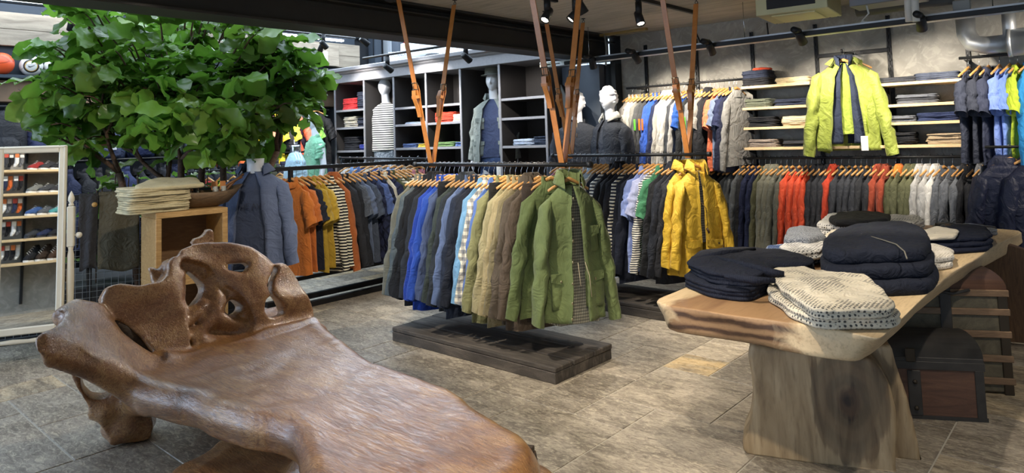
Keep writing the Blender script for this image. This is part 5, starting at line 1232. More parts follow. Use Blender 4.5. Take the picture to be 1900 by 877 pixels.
# ---- folded knitwear on the table (outlines traced on the table top, real thickness)
def tcloth(name, label, pix, z, h, m, layers=2, seed=0, grp='folded knitwear on the slab table', cat='folded sweater', **k):
    P = [atz(x, y, TZ+z+h*.5) for x, y in pix]; c = sum(P, Vector())/len(P)
    k.setdefault('wrinkle', .008); me = fold_mesh([(p.x-c.x, p.y-c.y) for p in P], h, layers, seed, n=72, sm=2, **k); o = mk(name, me, m); o.location = (c.x, c.y, TZ+z+.001); tag(o, label, cat, grp); return o
cream = F('ddd3bd', 'birdseye', '4b4a48', scale=62); navyk = F('1b2030', 'rib'); navyp = F('181d2b'); whk = F('d6d0c6', 'birdseye', 'a09989', scale=70); bww = F('c9c6c0', 'birdseye', '16181e', scale=55); blk = F('16171a'); mel = F('8c8f94', 'melange', '4a4f58', scale=160)
tcloth('folded_sweater', 'cream bird\'s-eye knit sweater at the near edge of the table, bottom of two', [(1425, 548), (1430, 530), (1450, 520), (1500, 518), (1560, 522), (1640, 550), (1672, 592), (1662, 600), (1520, 602), (1470, 582)], .0, .050, cream, 2, 3)
tcloth('folded_sweater', 'cream bird\'s-eye knit sweater at the near edge of the table, top of two', [(1432, 512), (1447, 497), (1480, 500), (1518, 512), (1532, 508), (1560, 502), (1590, 508), (1625, 536), (1660, 572), (1655, 580), (1515, 584), (1455, 545)], .050, .050, cream, 2, 7, puff=.35)
for k in range(2):
    tcloth('folded_sweater', 'dark navy ribbed sweater at the table\'s left corner, '+('bottom' if k == 0 else 'top')+' of two', [(1268+8*k, 522-26*k), (1300, 495-22*k), (1360, 482-16*k), (1420, 478-8*k), (1480, 486-8*k), (1515, 500-8*k), (1500, 520-20*k), (1435, 522-20*k), (1420, 536-20*k), (1390, 550-26*k), (1320, 542-26*k)], .06*k, .060, F('181d2c', 'rib', scale=30), 3, 11+k, puff=.3)
b = B(); pts = [atz(x, y, TZ+.14) for x, y in ((1310, 498), (1345, 520), (1380, 540))]
for k in range(3):
    nm_ = ('bottom', 'middle', 'top')[k]; d = -30*k
    tcloth('folded_sweater', f'plain dark navy sweater with grey seam, {nm_} of three, middle of the table', [(1520+4*k, 515+d), (1550, 496+d), (1600, 484+d), (1660, 478+d), (1705-4*k, 484+d), (1738-8*k, 500+d), (1742-8*k, 520+d), (1722-4*k, 534+d), (1640, 538+d), (1545+2*k, 540+d), (1522+2*k, 530+d)], .066*k, .066, navyp, 1, 20+k, puff=.25 if k < 2 else .5)
    p = [atz(x, y, TZ+.066*k+.05) for x, y in ((1668, 536+d), (1672, 520+d))]
    s_ = B().tube([atz(1660-2*k, 542+d, TZ+.066*k+.010)+Vector((.0, -.012, 0)), atz(1661-2*k, 531+d, TZ+.066*k+.035)+Vector((.0, -.014, 0)), atz(1660-2*k, 520+d, TZ+.066*k+.058)], .003, 5).obj('seam_tape', plain('seam_tape', '6f6a5e', .8)); tag(s_, f'grey seam tape on the side of the {nm_} plain navy sweater', 'trim')
sw3 = [o for o in COL.objects if o.get('label', '').startswith('plain dark navy sweater with grey seam, top')][0]
q0 = [atz(x, y, TZ+.066*3+z_) for x, y, z_ in ((1598, 434, .022), (1632, 443, .024), (1663, 453, .02), (1678, 466, .006), (1683, 480, -.02))]
B().tube([p-sw3.location for p in q0], .0035, 6).obj('seam_tape', plain('seam_tape', '6f6a5e', .8), sw3)
sw2 = [o for o in COL.objects if o.get('label', '').startswith('dark navy ribbed sweater') and 'top' in o['label']][0]
for pts, r_ in ((((1330, 478, .130), (1380, 492, .128), (1432, 506, .122), (1455, 508, .120)), .022), (((1300, 478, .125), (1340, 470, .135), (1400, 462, .13)), .018), (((1345, 512, .118), (1400, 520, .112), (1438, 520, .11)), .020)):
    P_ = [atz(x, y, TZ+z_)-sw2.location for x, y, z_ in pts]; B().tube(P_, [r_*.6]+[r_]*(len(P_)-2)+[r_*.6], 12).obj('folded_sleeve', F('181d2c', 'rib', scale=30), sw2)
tcloth('folded_sweater', 'white textured sweater right behind the plain navy pile, bottom of two', [(1690, 474), (1740, 470), (1768, 480), (1770, 492), (1740, 498), (1700, 497)], 0, .032, whk, 1, 31)
tcloth('folded_sweater', 'white textured sweater right behind the plain navy pile, top of two', [(1690, 458), (1735, 456), (1766, 466), (1768, 478), (1738, 483), (1700, 482)], .034, .032, whk, 1, 32)
for k in range(3): tcloth('folded_sweater', f'thin navy sweater at the table\'s right edge, {("bottom", "middle", "top")[k]} of three', [(1695, 458-10*k), (1730, 444-10*k), (1790, 438-10*k), (1830, 442-10*k), (1840, 456-10*k), (1830, 464-10*k), (1760, 468-10*k), (1715, 468-10*k)], .024*k, .026, F('191f33'), 1, 35+k)
tcloth('folded_sweater', 'cream sweater lying on the thin navy ones at the right edge', [(1700, 432), (1740, 422), (1778, 430), (1770, 442), (1720, 444)], .073, .02, F('d9d0be'), 1, 38)
tcloth('folded_sweater', 'blue and white patterned sweater left of the plain navy pile, bottom of two', [(1410, 478), (1425, 462), (1470, 456), (1525, 462), (1530, 480), (1480, 488), (1435, 488)], 0, .05, F('2c4066', 'birdseye', 'c2cbd8', scale=80), 2, 40)
tcloth('folded_sweater', 'black and white patterned sweater left of the plain navy pile, top of two', [(1445, 462), (1480, 446), (1525, 450), (1540, 462), (1520, 474), (1470, 478)], .05, .05, bww, 2, 41)
tcloth('folded_sweater', 'grey marl sweater near the table\'s left edge', [(1455, 452), (1462, 434), (1490, 428), (1520, 432), (1535, 446), (1500, 456)], .06, .07, mel, 1, 42, puff=.4)
tcloth('folded_sweater', 'cream sweater between the grey marl and the patterned ones', [(1525, 444), (1545, 430), (1590, 430), (1580, 446), (1545, 452)], .06, .04, F('d3c8b2'), 1, 43)
for k in range(2): tcloth('folded_sweater', f'black and white chunky patterned sweater at the back left, {("bottom", "top")[k]} of two', [(1515, 432-12*k), (1535, 414-12*k), (1580, 408-12*k), (1625, 414-12*k), (1628, 430-12*k), (1575, 438-12*k)], .045*k, .045, bww, 1, 45+k)
tcloth('folded_sweater', 'black sweater topping the back of the table', [(1535, 408), (1555, 398), (1610, 396), (1655, 402), (1650, 412), (1590, 416), (1550, 416)], .095, .045, blk, 1, 48, puff=.5)
for k in range(2): tcloth('folded_sweater', f'black and white tweed sweater at the back right, {("bottom", "top")[k]} of two', [(1620, 428-12*k), (1650, 412-10*k), (1700, 410-8*k), (1716, 418-8*k), (1700, 428-10*k), (1650, 434-10*k)], .04*k, .04, bww, 1, 50+k)
tcloth('folded_sweater', 'black crumpled sweater between the two patterned piles at the back', [(1618, 446), (1640, 428), (1690, 426), (1730, 436), (1720, 446), (1660, 450)], 0, .05, blk, 1, 53, puff=.5)
for k in range(2): tcloth('folded_sweater', f'dark navy sweater behind the plain navy pile, {("bottom", "top")[k]} of two', [(1590, 455-12*k), (1610, 440-12*k), (1660, 436-10*k), (1690, 446-10*k), (1670, 458-12*k), (1620, 464-12*k)], .05*k, .05, navyp, 1, 55+k)
# socks at the far right
def socks(x, y, m, lab, rz):
    p = atz(x, y, TZ+.02); t = thing('folded_socks', lab, 'socks', (p.x, p.y, TZ+.001), rz, 'socks on the far end of the table')
    mk('sock_pair', fold_mesh(rrect(.12, .26, .04), .045, 2, int(x) % 7, n=32), m, t); B().box((-.062, -.05, .0), (.062, .04, .052), .004).obj('paper_band', plain('band_black', '1f1f22', .6), t); return t
socks(1755, 422, F('77776f', 'melange', '55564f', scale=120), 'grey folded socks with dark paper band, left pair at the far end of the table', .5)
socks(1783, 424, F('8c8f92', 'melange', '6c6f72', scale=120), 'light grey folded socks with dark band, second pair at the table\'s far end', .3)
socks(1808, 424, F('606a80'), 'blue-grey folded socks with paper band, third pair at the far end of the table', .4)
socks(1830, 428, F('7e8186', 'melange', '5c5f64', scale=120), 'grey folded socks with navy toes, right pair at the far end of the table', .2)

# ---- trunks under the table
tr_w = wood('old_trunk_boards', [(0.25, '452f25'), (0.5, '644636'), (0.8, '7d5c44')], 2.0, (1, 5, 8), .6, .05, .4, 1.5); tr_b = plain('trunk_black_leather', '35322f', .55, nz=.3, sc=12); tr_m = plain('trunk_iron', '4a4238', .5, .8); tr_e = wood('trunk_slats', [(0.3, '65503c'), (0.7, '876c52')], 3, (1, 8, 8), .6)
PB, PR = atz(1705, 776, 0), atz(1832, 783, 0); td = Vector((PR.x-PB.x, PR.y-PB.y, 0)).normalized(); ang = math.atan2(td.y, td.x)
t = thing('storage_chest', 'small dark brown wooden trunk with domed black lid under the slab table', 'trunk', (PR.x, PR.y, 0), ang)
L, D, Hh = .78, .42, .30
b = B(); b.box((-L, 0, 0), (0, D, Hh), .006); b.obj('chest', tr_w, t)
rows = [[(x, D/2-math.cos(PI*k/12)*D/2*1.01, Hh+.02+math.sin(PI*k/12)**.8*.10) for k in range(13)] for x in (-L-.004, .004)]
b = B(); b.rings(rows, caps=True, closed=False); b.box((-L-.004, -.004, Hh+.003), (.004, D+.004, Hh+.03), .003)
b.f.append(tuple(range(0, 13))); b.sm.append(False); b.obj('lid', tr_b, t)
B().box((-L-.006, -.007, Hh-.035), (.007, .002, Hh+.008), .002).box((-L-.006, -.006, 0), (.006, .002, .02)).obj('iron_band', tr_b, t)
for x in (-.33,):
    B().box((x-.045, -.010, .02), (x+.02, .001, Hh-.04), .003).obj('front_strap', tr_b, t); B().box((x-.05, -.014, Hh+.005), (x+.0, -.004, Hh+.08), .004).obj('lock_plate', tr_m, t)
    sp0 = [c for c in t.children if c.name.startswith('front_strap')][0]
    for z in (.06, .20): B().sphere((x-.012, -.012, z), .012).obj('rivet', tr_m, sp0)
for x in (-.045, -L): B().box((x, -.008, 0), (x+.045, .001, Hh-.03), .003).obj('corner_strap', tr_b, t)
Q1 = atz(1882, 733, 0)
t = thing('storage_chest', 'large old trunk with wooden slats standing behind the smaller one under the table', 'trunk', (Q1.x, Q1.y, 0), ang+R(-1)); L, D, Hh = 1.0, .55, .58
B().box((-L, 0, .01), (0, D, Hh), .01).obj('chest', wood('trunk_green_canvas', [(0.3, '4c4638'), (0.7, '665e4b')], 3, (2, 2, 2), .7), t)
b = B(); b.rings([[(x, D/2-math.cos(PI*k/12)*D/2*1.01, Hh+.01+math.sin(PI*k/12)**.6*.10) for k in range(13)] for x in (-L-.004, .004)], closed=False); b.box((-L-.004, -.004, Hh-.002), (.004, D+.004, Hh+.018), .003); b.obj('lid', tr_w, t)
for z in (.06, .19, .33, .46, .57): B().box((-L-.008, -.016, z), (.010, .0, z+.04), .004).obj('wooden_slat', tr_e, t)
for x in (-.36,): B().box((x, -.020, .0), (x+.06, .0, Hh+.05), .004).obj('front_strap', tr_b, t)
for x in (-.05, -L): B().box((x, -.012, 0), (x+.05, .001, Hh), .003).obj('corner_strap', tr_m, t)
B().tube([(-.40, -.02, Hh+.03), (-.30, -.045, Hh+.01), (-.20, -.02, Hh+.03)], .010, 8).obj('handle', tr_b, t)
o = B().prism([(0, 0, 0), (.55, 0, .03), (.50, 0, .70), (.02, 0, .86)], (0, .05, 0)).obj('leaning_panel', wood('brown_leaning_board', [(0.3, '4d3625'), (0.7, '77593c')], 3, (8, 8, 1), .6)); p = atz(1885, 690, 0); o.location = (p.x-.45, p.y+.62, 0.0); o.rotation_euler = (R(8), 0, .1); tag(o, 'brown wooden board leaning behind the large trunk under the table', 'board')
# ================================================================= MIRROR, FENCE, CRATE, TREE, LEFT WALL
ivory = plain('ivory_paint', 'd8d1bf', .42, 0, coat=.1, nz=.04, sc=8)
cA, cB = (14, 275), (142, 272)
MP = Vector((-6.40, 1.50, 0)); mdir = Vector((EYE.x-MP.x, EYE.y-MP.y, 0)).normalized()
mang = math.atan2(mdir.y, mdir.x)+R(90)-R(14)
t = thing('cheval_mirror', 'tall ivory cheval mirror on a turned stand at the far left, reflecting shoe shelves', 'mirror', (MP.x, MP.y, 0), mang)
TW, ZB, ZT = .238, .23, 1.665; tilt = R(2.5)
Mt = Matrix.Translation((0, 0, .95)) @ Matrix.Rotation(-tilt, 4, 'X') @ Matrix.Translation((0, 0, -.95))
b = B()
for x0, x1, z0, z1 in ((-TW, -TW+.055, ZB, ZT), (TW-.055, TW, ZB, ZT), (-TW+.05, TW-.05, ZB, ZB+.055), (-TW+.05, TW-.05, ZT-.055, ZT)):
    b.box((x0, -.02, z0), (x1, .02, z1), .008, M=Mt)
b.box((-TW+.005, -.028, ZB+.005), (-TW+.02, -.018, ZT-.005), .004, M=Mt); b.box((TW-.02, -.028, ZB+.005), (TW-.005, -.018, ZT-.005), .004, M=Mt); b.box((-TW+.005, -.028, ZT-.02), (TW-.005, -.018, ZT-.005), .004, M=Mt)
b.obj('mirror_frame', ivory, t)
b = B(); b.box((-TW+.05, -.004, ZB+.05), (TW-.05, .012, ZT-.05), M=Mt); b.obj('mirror_glass', plain('mirror_silver', 'e6eaea', .015, 1.0), t)
for sx in (-1, 1):
    x = sx*(TW+.036)
    b = B(); b.lathe([(.001, 1.30), (.012, 1.28), (.022, 1.25), (.024, 1.225), (.012, 1.205), (.020, 1.195), (.020, 1.185), (.012, 1.18)], 14, c=(x, 0)); b.box((x-.026, -.026, .86), (x+.026, .026, 1.18), .008); b.lathe([(.022, .865), (.016, .84), (.024, .80), (.027, .6), (.024, .42), (.016, .36), (.026, .35), (.026, .33)], 14, c=(x, 0)); b.box((x-.026, -.026, .12), (x+.026, .026, .34), .006); b.obj('turned_post', ivory, t)
    b = B(); b.prism([(x-.018, -.26, 0), (x-.018, -.23, 0), (x-.018, -.10, .09), (x-.018, .10, .09), (x-.018, .23, 0), (x-.018, .26, 0), (x-.018, .22, .06), (x-.018, .07, .20), (x-.018, -.07, .20), (x-.018, -.22, .06)], (.036, 0, 0)); b.obj('foot', ivory, t)
    B().tube([(x, 0, .95), (x+sx*.035, 0, .95)], .006, 8).sphere((x+sx*.055, 0, .95), .024).obj('pivot_knob', ivory, t)
for z in (.17, .27): B().tube([(-TW-.03, 0, z), (-.1, 0, z+.004), (0, 0, z), (.1, 0, z+.004), (TW+.03, 0, z)], [.012, .02, .015, .02, .012], 10).obj('stretcher', ivory, t)

# wire fence with hung trousers, running from behind the mirror to the crate
FX = -6.75; f0 = atx0 = None
def atX(x, y, X): return onp(x, y, (X, 0, 0), (1, 0, 0))
wire = plain('galvanised_wire', '8b8f92', .4, .8)
fa, fb = Vector((-7.35, 1.0, 0)), Vector((-6.55, 3.15, 0)); fd_ = (fb-fa); FL = fd_.length; fang = math.atan2(fd_.y, fd_.x)
t = thing('wire_fence', 'wire mesh fence with dark top rail around the planter, hung with trousers', 'fence', (fa.x, fa.y, 0), fang)
b = B()
k = 0
while k*.055 < FL: b.tube([(k*.055, 0, .04), (k*.055, 0, 1.18)], .0022, 4, False); k += 1
for k in range(22): b.tube([(0, .003, .05+k*.053), (FL, .003, .05+k*.053)], .0022, 4, False)
b.obj('wire_mesh', wire, t)
B().box((-.05, -.02, 1.18), (FL+.05, .02, 1.225), .004).obj('top_rail', black_metal, t); B().box((-.05, -.02, 0), (FL+.05, .02, .05), .004).obj('bottom_rail', black_metal, t)
for x in (0, FL*.5, FL): B().box((x-.02, .005, 0), (x+.02, .045, 1.2), .004).obj('post', black_metal, t)
b = B(); b.box((-.3, .15, 0), (FL+.2, 1.5, .38), .01); pl = b.obj('planter_box', plain('planter_black', '1c1d1e', .6)); pl.location = (fa.x, fa.y, 0); pl.rotation_euler = (0, 0, fang); tag(pl, 'black planter box behind the wire fence, holding the fig tree', 'planter')
def hung(x0, x1, z0, L, m, lab, seed, pts=True):
    """trousers folded over the top rail"""
    t = thing('hung_trousers', lab, 'trousers', (fa.x+math.cos(fang)*x0, fa.y+math.sin(fang)*x0, z0), fang, 'trousers hung over the fence'); W = x1-x0
    for s, dy in ((0, -1), (1, 1)):
        rows = []
        for i in range(20):
            q = i/19; row = []
            for j in range(24):
                u = j/23; y = dy*(.028+.012*math.sin(PI*min(1, q*3))+.006*math.sin(u*9+seed+q*2)+.010*math.sin(u*PI)); z = .045*(1-q)**2*0+.035*math.exp(-q*14)-L*q*(1 if s == 0 else .8)-.02*math.sin(u*PI*2+seed)*q
                row.append(Vector((u*W+.012*math.sin(q*5+seed)*(u-.5), y, z)))
            rows.append(row)
        back = [[v-Vector((0, dy*.018, 0)) for v in r] for r in rows]
        b = B()
        for i in range(20): pass
        full = [list(r)+list(reversed(bk_)) for r, bk_ in zip(rows, back)]
        b.rings(full); b.obj('trouser_leg', m, t)
    rows = []
    for i in range(9):
        a = PI*i/8; rows.append([Vector((u*W/10, -math.cos(a)*.036, .012+math.sin(a)*.030)) for u in range(11)])
    b = B(); b.rings(rows, caps=False, closed=False); b.obj('waist_fold', m, t)
    return t
def fx(x, y=400):
    n_ = Vector((math.sin(fang), -math.cos(fang), 0)); p = onp(x, y, fa, n_); return (p-fa).dot(Vector((math.cos(fang), math.sin(fang), 0)))
t = hung(fx(148), fx(181), 1.195, .62, F('3b3a3c'), 'charcoal trousers with a round leather tag hung over the fence, left of the olive pair', 1)
B().lathe([(.022, 0), (.022, .006), (.001, .008)], 14, M=Matrix.Translation((fx(176)-fx(148), -.052, -.06)) @ Matrix.Rotation(R(90), 4, 'X')).obj('leather_tag', plain('tag_tan', 'b98f4e', .6), t)
hung(fx(183), fx(258), 1.20, .66, F('5b5443'), 'olive brown trousers hung over the fence beside the wooden crate', 4)
hung(fx(0), fx(12), 1.20, .55, F('d8dce2'), 'pale blue-white cloth hung over the fence at the far left edge', 6)

# crate stack
def crate(loc, rz, w_, d, h, lab, th=.045):
    t = thing('wooden_crate', lab, 'crate', loc, rz, 'open oak crates')
    B().box((-w_/2, -d/2, h-th), (w_/2, d/2, h), .004).obj('top_board', oak, t); B().box((-w_/2, -d/2, 0), (w_/2, d/2, th), .004).obj('bottom_board', oak, t)
    for sx in (-1, 1): B().box((sx*w_/2, -d/2, th), (sx*(w_/2-th), d/2, h-th), .004).obj('side_board', oak, t)
    B().box((-w_/2+th, d/2-.02, th), (w_/2-th, d/2, h-th)).obj('back_board', wood('crate_back_ply', [(.3, '5d4630'), (.7, '7a5f41')], 2, (1, 1, 6), .6), t); return t
# top corners seen: (265,392) left back, (290,400) left front, (425,383) right front
KZ = 1.12
c1_, c2_ = atz(290, 392, KZ), atz(425, 384, KZ)
C1, C2 = Vector((-5.86, 2.38, 0)), None
d_ = atX(290, 393, -5.7)
g1 = atz(289, 396, 1.10); g2 = atz(423, 384, 1.10)
g1.z = g2.z = 0
kd = (g2-g1).normalized(); kang = math.atan2(kd.y, kd.x); kw = (g2-g1).length; kn = Vector((-kd.y, kd.x, 0)); kc = (g1+g2)/2+kn*.21
crate((kc.x, kc.y, .55), kang, kw, .42, .55, 'open oak crate with trousers and a bowl on top, behind the bench back')
crate((kc.x, kc.y, .0), kang, kw, .42, .55, 'lower open oak crate seen through the bench back')
khk = F('b9ad8a'); rn = random.Random(3)
for k in range(6):
    pk = kc+kn*-.02-kd*(kw*.30+.08); o = folded('folded_trousers', f'sand beige cotton trousers on the oak crate, {ORD[k]} from the bottom' if k < 5 else 'sand beige cotton trousers on the oak crate, top of the pile', 'trousers', (pk.x+rn.uniform(-.015, .015), pk.y+rn.uniform(-.015, .015), 1.101+k*.034), kang+.1+rn.uniform(-.1, .1), .48, .36, .033, khk, 'beige trousers piled on the crate', 2, k % 4)
pk = kc-kd*(kw*.22); tcl = fold_mesh([(-.30, -.2), (.22, -.2), (.26, .16), (.12, .20), (-.02, .26), (-.26, -.02)], .03, 1, 5); o = mk('folded_trousers', tcl, khk); o.location = (pk.x, pk.y, 1.101+6*.034); o.rotation_euler = (R(8), 0, kang); tag(o, 'sand beige cotton trousers lying loosely across the top of the pile on the crate', 'trousers', 'beige trousers piled on the crate')
pb_ = kc+kd*(kw*.27); bowl_w = wood('carved_bowl_wood', [(.3, '4b3a29'), (.7, '7a634a')], 3, (1, 6, 6), .6)
t = thing('wooden_bowl', 'boat-shaped rough wooden bowl on the oak crate, holding belts and socks', 'bowl', (pb_.x, pb_.y, 1.101), kang)
def bowlrow(r, z, k=1): return [(math.cos(2*PI*j/32)*.33*r, math.sin(2*PI*j/32)*.17*r*k, z+(.045*abs(math.cos(2*PI*j/32))**3)*r*(z > .03)) for j in range(32)]
B().rings([bowlrow(.35, 0), bowlrow(.62, .03), bowlrow(.85, .075), bowlrow(1.0, .13), bowlrow(.96, .135), bowlrow(.80, .085), bowlrow(.5, .045), bowlrow(.1, .04)]).obj('carved_shell', bowl_w, t)
orange = plain('card_orange', 'c98752', .6)
for k, x in enumerate((-.13, -.07, .09, .16)):
    q = pb_+kd*x; t = thing('boxed_socks', f'rolled item on an orange card in the wooden bowl, {ORD[k]} from the left', 'accessory', (q.x, q.y, 1.19), kang+R(10*(k-1.5)), 'carded items in the bowl')
    B().box((-.028, -.004, .05), (.028, .0, .125), .002).obj('orange_card', orange, t); B().tube([(0, -.02, .0), (0, -.01, .08)], .022, 10).obj('rolled_fabric', plain('band_black' if k < 2 else 'pale_band', '1f1f22' if k < 2 else 'a8a9a6', .6), t); B().box((-.024, -.045, .0), (.024, -.035, .045), .002, M=Matrix.Rotation(R(-20), 4, 'X')).obj('metal_buckle', steel, t)
for k, (a, b_) in enumerate((((-.30, .0, .10), (-.10, -.05, .16)), ((.18, 0, .12), (.36, .05, .26)), ((.14, .04, .12), (.33, .0, .24)))):
    o = B().tube([a, ((a[0]+b_[0])/2, (a[1]+b_[1])/2, (a[2]+b_[2])/2+.012), b_], .011, 8).obj('leather_belt', plain('belt_brown', '7a5231' if k == 0 else '8a8268', .6)); o.location = (pb_.x, pb_.y, 1.10); o.rotation_euler = (0, 0, kang); tag(o, ('tan rolled belt end poking out of the bowl\'s left side', 'grey-green woven belt end sticking up at the bowl\'s right', 'second woven belt end leaning against the first at the bowl\'s right')[k], 'belt')

# torso bust with slate blue jacket
pj = atX(474, 335, -6.05)
t = thing('torso_bust', 'headless torso bust in an open slate blue jacket beside the orange polos', 'mannequin', (pj.x, pj.y, 1.375), R(40)); t.scale = (1.18,)*3
b = B(); b.rings([[(math.cos(2*PI*j/24)*a, math.sin(2*PI*j/24)*d, z) for j in range(24)] for z, a, d in ((-.70, .14, .07), (-.5, .14, .075), (-.3, .15, .08), (-.12, .16, .065), (-.07, .11, .05), (-.01, .07, .055), (.05, .064, .06), (.10, .068, .064))]); b.obj('torso_form', white_plastic, t)
B().tube([(0, 0, -1.16), (0, 0, -.68)], .015, 10).lathe([(.16, -1.1645), (.16, -1.15), (.02, -1.14)], 24).obj('stand', steel, t)
sb = F('56617c'); mk('jacket_body', open_body(.78, .235, .25, .115, 7, 10, 26, flare=.02), sb, t)
for sd in (-1, 1): mk('sleeve', sleeve_mesh(sd, .24, .60, .105, .07, .10, 4+sd), sb, t)
mk('collar', open_collar(.06, .095, 50, 4, .05), sb, t); mk('inner_shirt', body_mesh(.66, .20, .19, .105, 5, .005), F('3d465c'), t)
print_text('HE AV', .06, t, (.01, -.125, -.28), (R(90), 0, R(2)), plain('print_navy', '232a3c', .7), 'chest_print')

# ---- fig tree
leaf_m, t_, b_ = nt('fig_leaf'); MATS['leaf'] = leaf_m
n = N(t_, 'ShaderNodeTexNoise', Scale=2.0, Detail=3.0); t_.links.new(coords(t_), n.inputs['Vector'])
at = t_.nodes.new('ShaderNodeAttribute'); at.attribute_name = 'leafc'
cl = mixc(t_, at.outputs['Fac'], srgb('2a5218'), srgb('6b963c')); cl = mixc(t_, ramp(t_, n.outputs[0], [(.4, (0, 0, 0)), (.7, (.4, .4, .4))]), cl, srgb('8a8a45'))
at2 = t_.nodes.new('ShaderNodeAttribute'); at2.attribute_name = 'vein'
cl = mixc(t_, at2.outputs['Fac'], cl, srgb('a9bf6a'))
t_.links.new(cl, b_.inputs['Base Color']); b_.inputs['Roughness'].default_value = .32; b_.inputs['Transmission Weight'].default_value = 0
b_.inputs['Specular IOR Level'].default_value = .5
tl = t_.nodes.new('ShaderNodeBsdfTranslucent'); t_.links.new(mixc(t_, .5, cl, srgb('7fbf3a')), tl.inputs[0]); ms = t_.nodes.new('ShaderNodeMixShader'); ms.inputs[0].default_value = .34
t_.links.new(b_.outputs[0], ms.inputs[1]); t_.links.new(tl.outputs[0], ms.inputs[2]); t_.links.new(ms.outputs[0], t_.nodes['Material Output'].inputs[0])
barkm = wood('fig_bark', [(.3, '3a2a1e'), (.7, '6a5240')], 5, (2, 2, 2), .8, 0, .6)
TR = Vector((-6.85, 2.75, 0)); rt = random.Random(12)
tree = thing('fig_tree', 'large fiddle-leaf fig tree with glossy green leaves filling the upper left', 'tree', TR)
def leaf(b, cols, vein, p, d, L, up):
    d = d.normalized(); s = d.cross(up); s = s.normalized() if s.length > .1 else Vector((1, 0, 0)); u = s.cross(d).normalized(); nu, nv = 9, 4; c = rt.random(); cup = rt.uniform(.05, .22); droop = rt.uniform(.15, .6); ph = rt.random()*6; base = len(b.v); vs = []; fs = []
    for i in range(nu+1):
        q = i/nu; w_ = L*.28*(math.sin(PI*min(1, q*.92+.06))**.75)*(1.22*q+.42 if q < .75 else 1.33-.25*(q-.75)*2)
        w_ *= (1 if q < .97 else .45)
        for j in range(-nv//2, nv//2+1):
            v = j/(nv/2); bx = w_*v; edge = abs(v)
            vs.append(p+d*(L*q*(1-.12*droop*q))+s*bx+u*(cup*w_*edge*edge-droop*L*.35*q*q+edge*.018*math.sin(q*15+ph+v*2)))
            vein.append(1.0 if j == 0 and False else 0.0)
    m_ = nv+1
    for i in range(nu):
        for j in range(nv): fs.append((i*m_+j, i*m_+j+1, (i+1)*m_+j+1, (i+1)*m_+j)); cols.append(c)
    b.add(vs, fs, True)
br = []; lf_b = B(); cols = []; vein = []
trunks = [((0.05, .05, .3), (.0, -.05, 1.3)), ((.18, .35, .3), (.20, .40, 1.5)), ((-.1, -.25, .3), (-.2, -.4, 1.4)), ((.1, -.05, .3), (.15, .02, 1.5)), ((.15, .45, .3), (.35, .9, 1.55)), ((.05, .2, .3), (.0, .3, 1.6))]
wb = B(); tips = []
def branch(p, d, L, r, lv):
    pts = [p]; q = p; dd = d
    for k in range(4):
        dd = (dd+Vector((rt.uniform(-.2, .2), rt.uniform(-.2, .2), rt.uniform(-.08, .14)))).normalized(); q = q+dd*(L/4); pts.append(q)
    wb.tube(pts, [r*(1-.13*k) for k in range(5)], 7)
    tips.append((pts, dd, lv))
    if lv < 3:
        for k in range(3 if lv < 2 else 2):
            a = rt.uniform(0, 2*PI); sp = rt.uniform(.5, 1.0); nd = (dd+Vector((math.cos(a)*sp, math.sin(a)*sp, rt.uniform(-.15, .5)))).normalized(); branch(pts[rt.choice((2, 3, 4, 4))], nd, L*rt.uniform(.6, .85), r*.6, lv+1)
for a, c in trunks:
    a, c = Vector(a)+TR*0, Vector(c); wb.tube([a, (a+c)/2+Vector((rt.uniform(-.04, .04), rt.uniform(-.04, .04), 0)), c], [.042, .036, .030], 9); d = (c-a).normalized()
    for k in range(2):
        an = rt.uniform(0, 2*PI); branch(c, (d+Vector((math.cos(an)*.8, math.sin(an)*.9, .1))).normalized(), .55, .024, 1)
wb.obj('branches', barkm, tree)
# crown limits seen in the photo: width along the view, height 1.35 .. 2.95
side = Vector((CR.x, CR.y, 0)).normalized(); dep = Vector((CF.x, CF.y, 0)).normalized()
def crown(p):
    q = p-Vector((0, 0, 2.15)); a = q.dot(side)-.10; d = q.dot(dep); z = q.z
    lim = 1.22 if a < 0 else 1.27
    low = -.38+.30*(a/lim)**4-.34*math.exp(-((a+.75)/.28)**2)-.28*math.exp(-((a-.55)/.24)**2)
    return (a/lim)**2+(d/1.05)**2 < 1 and low < z < .90-.55*(abs(a)/lim)**3
cands = 0; put_ = 0
for pts, dd, lv in tips:
    if lv < 2: continue
    for k in range(5 if lv == 3 else 3):
        p = pts[-1-(k//2)]
        a = rt.uniform(0, 2*PI); d = Vector((math.cos(a), math.sin(a), rt.uniform(-.35, .5)))
        if crown(p+d*.1): leaf(lf_b, cols, vein, p, d, rt.uniform(.22, .36), Vector((0, 0, 1))); put_ += 1
tw = B()
while put_ < 1500:
    p = Vector((rt.uniform(-1.5, 1.5), rt.uniform(-1.5, 1.5), rt.uniform(1.5, 3.05)))
    if not crown(p): continue
    q = p-Vector((0, 0, 2.15)); rr = math.sqrt((q.dot(side)/1.4)**2+(q.dot(dep)/1.05)**2+(q.z/.9)**2)
    if rt.random() > rr*.9+.1 or noise.noise(p*1.7) > .14: continue
    inn = p-q.normalized()*.16+Vector((0, 0, -.06)); tw.tube([inn, (inn+p)/2+Vector((0, 0, .02)), p], [.009, .007, .005], 5)
    for k in range(rt.choice((2, 3, 4))):
        a = rt.uniform(0, 2*PI); d = (q.normalized()*.5+Vector((math.cos(a), math.sin(a), rt.uniform(-1.1, .45)))); leaf(lf_b, cols, vein, p, d, rt.uniform(.20, .35), Vector((rt.uniform(-1, 1), rt.uniform(-1, 1), .8))); put_ += 1
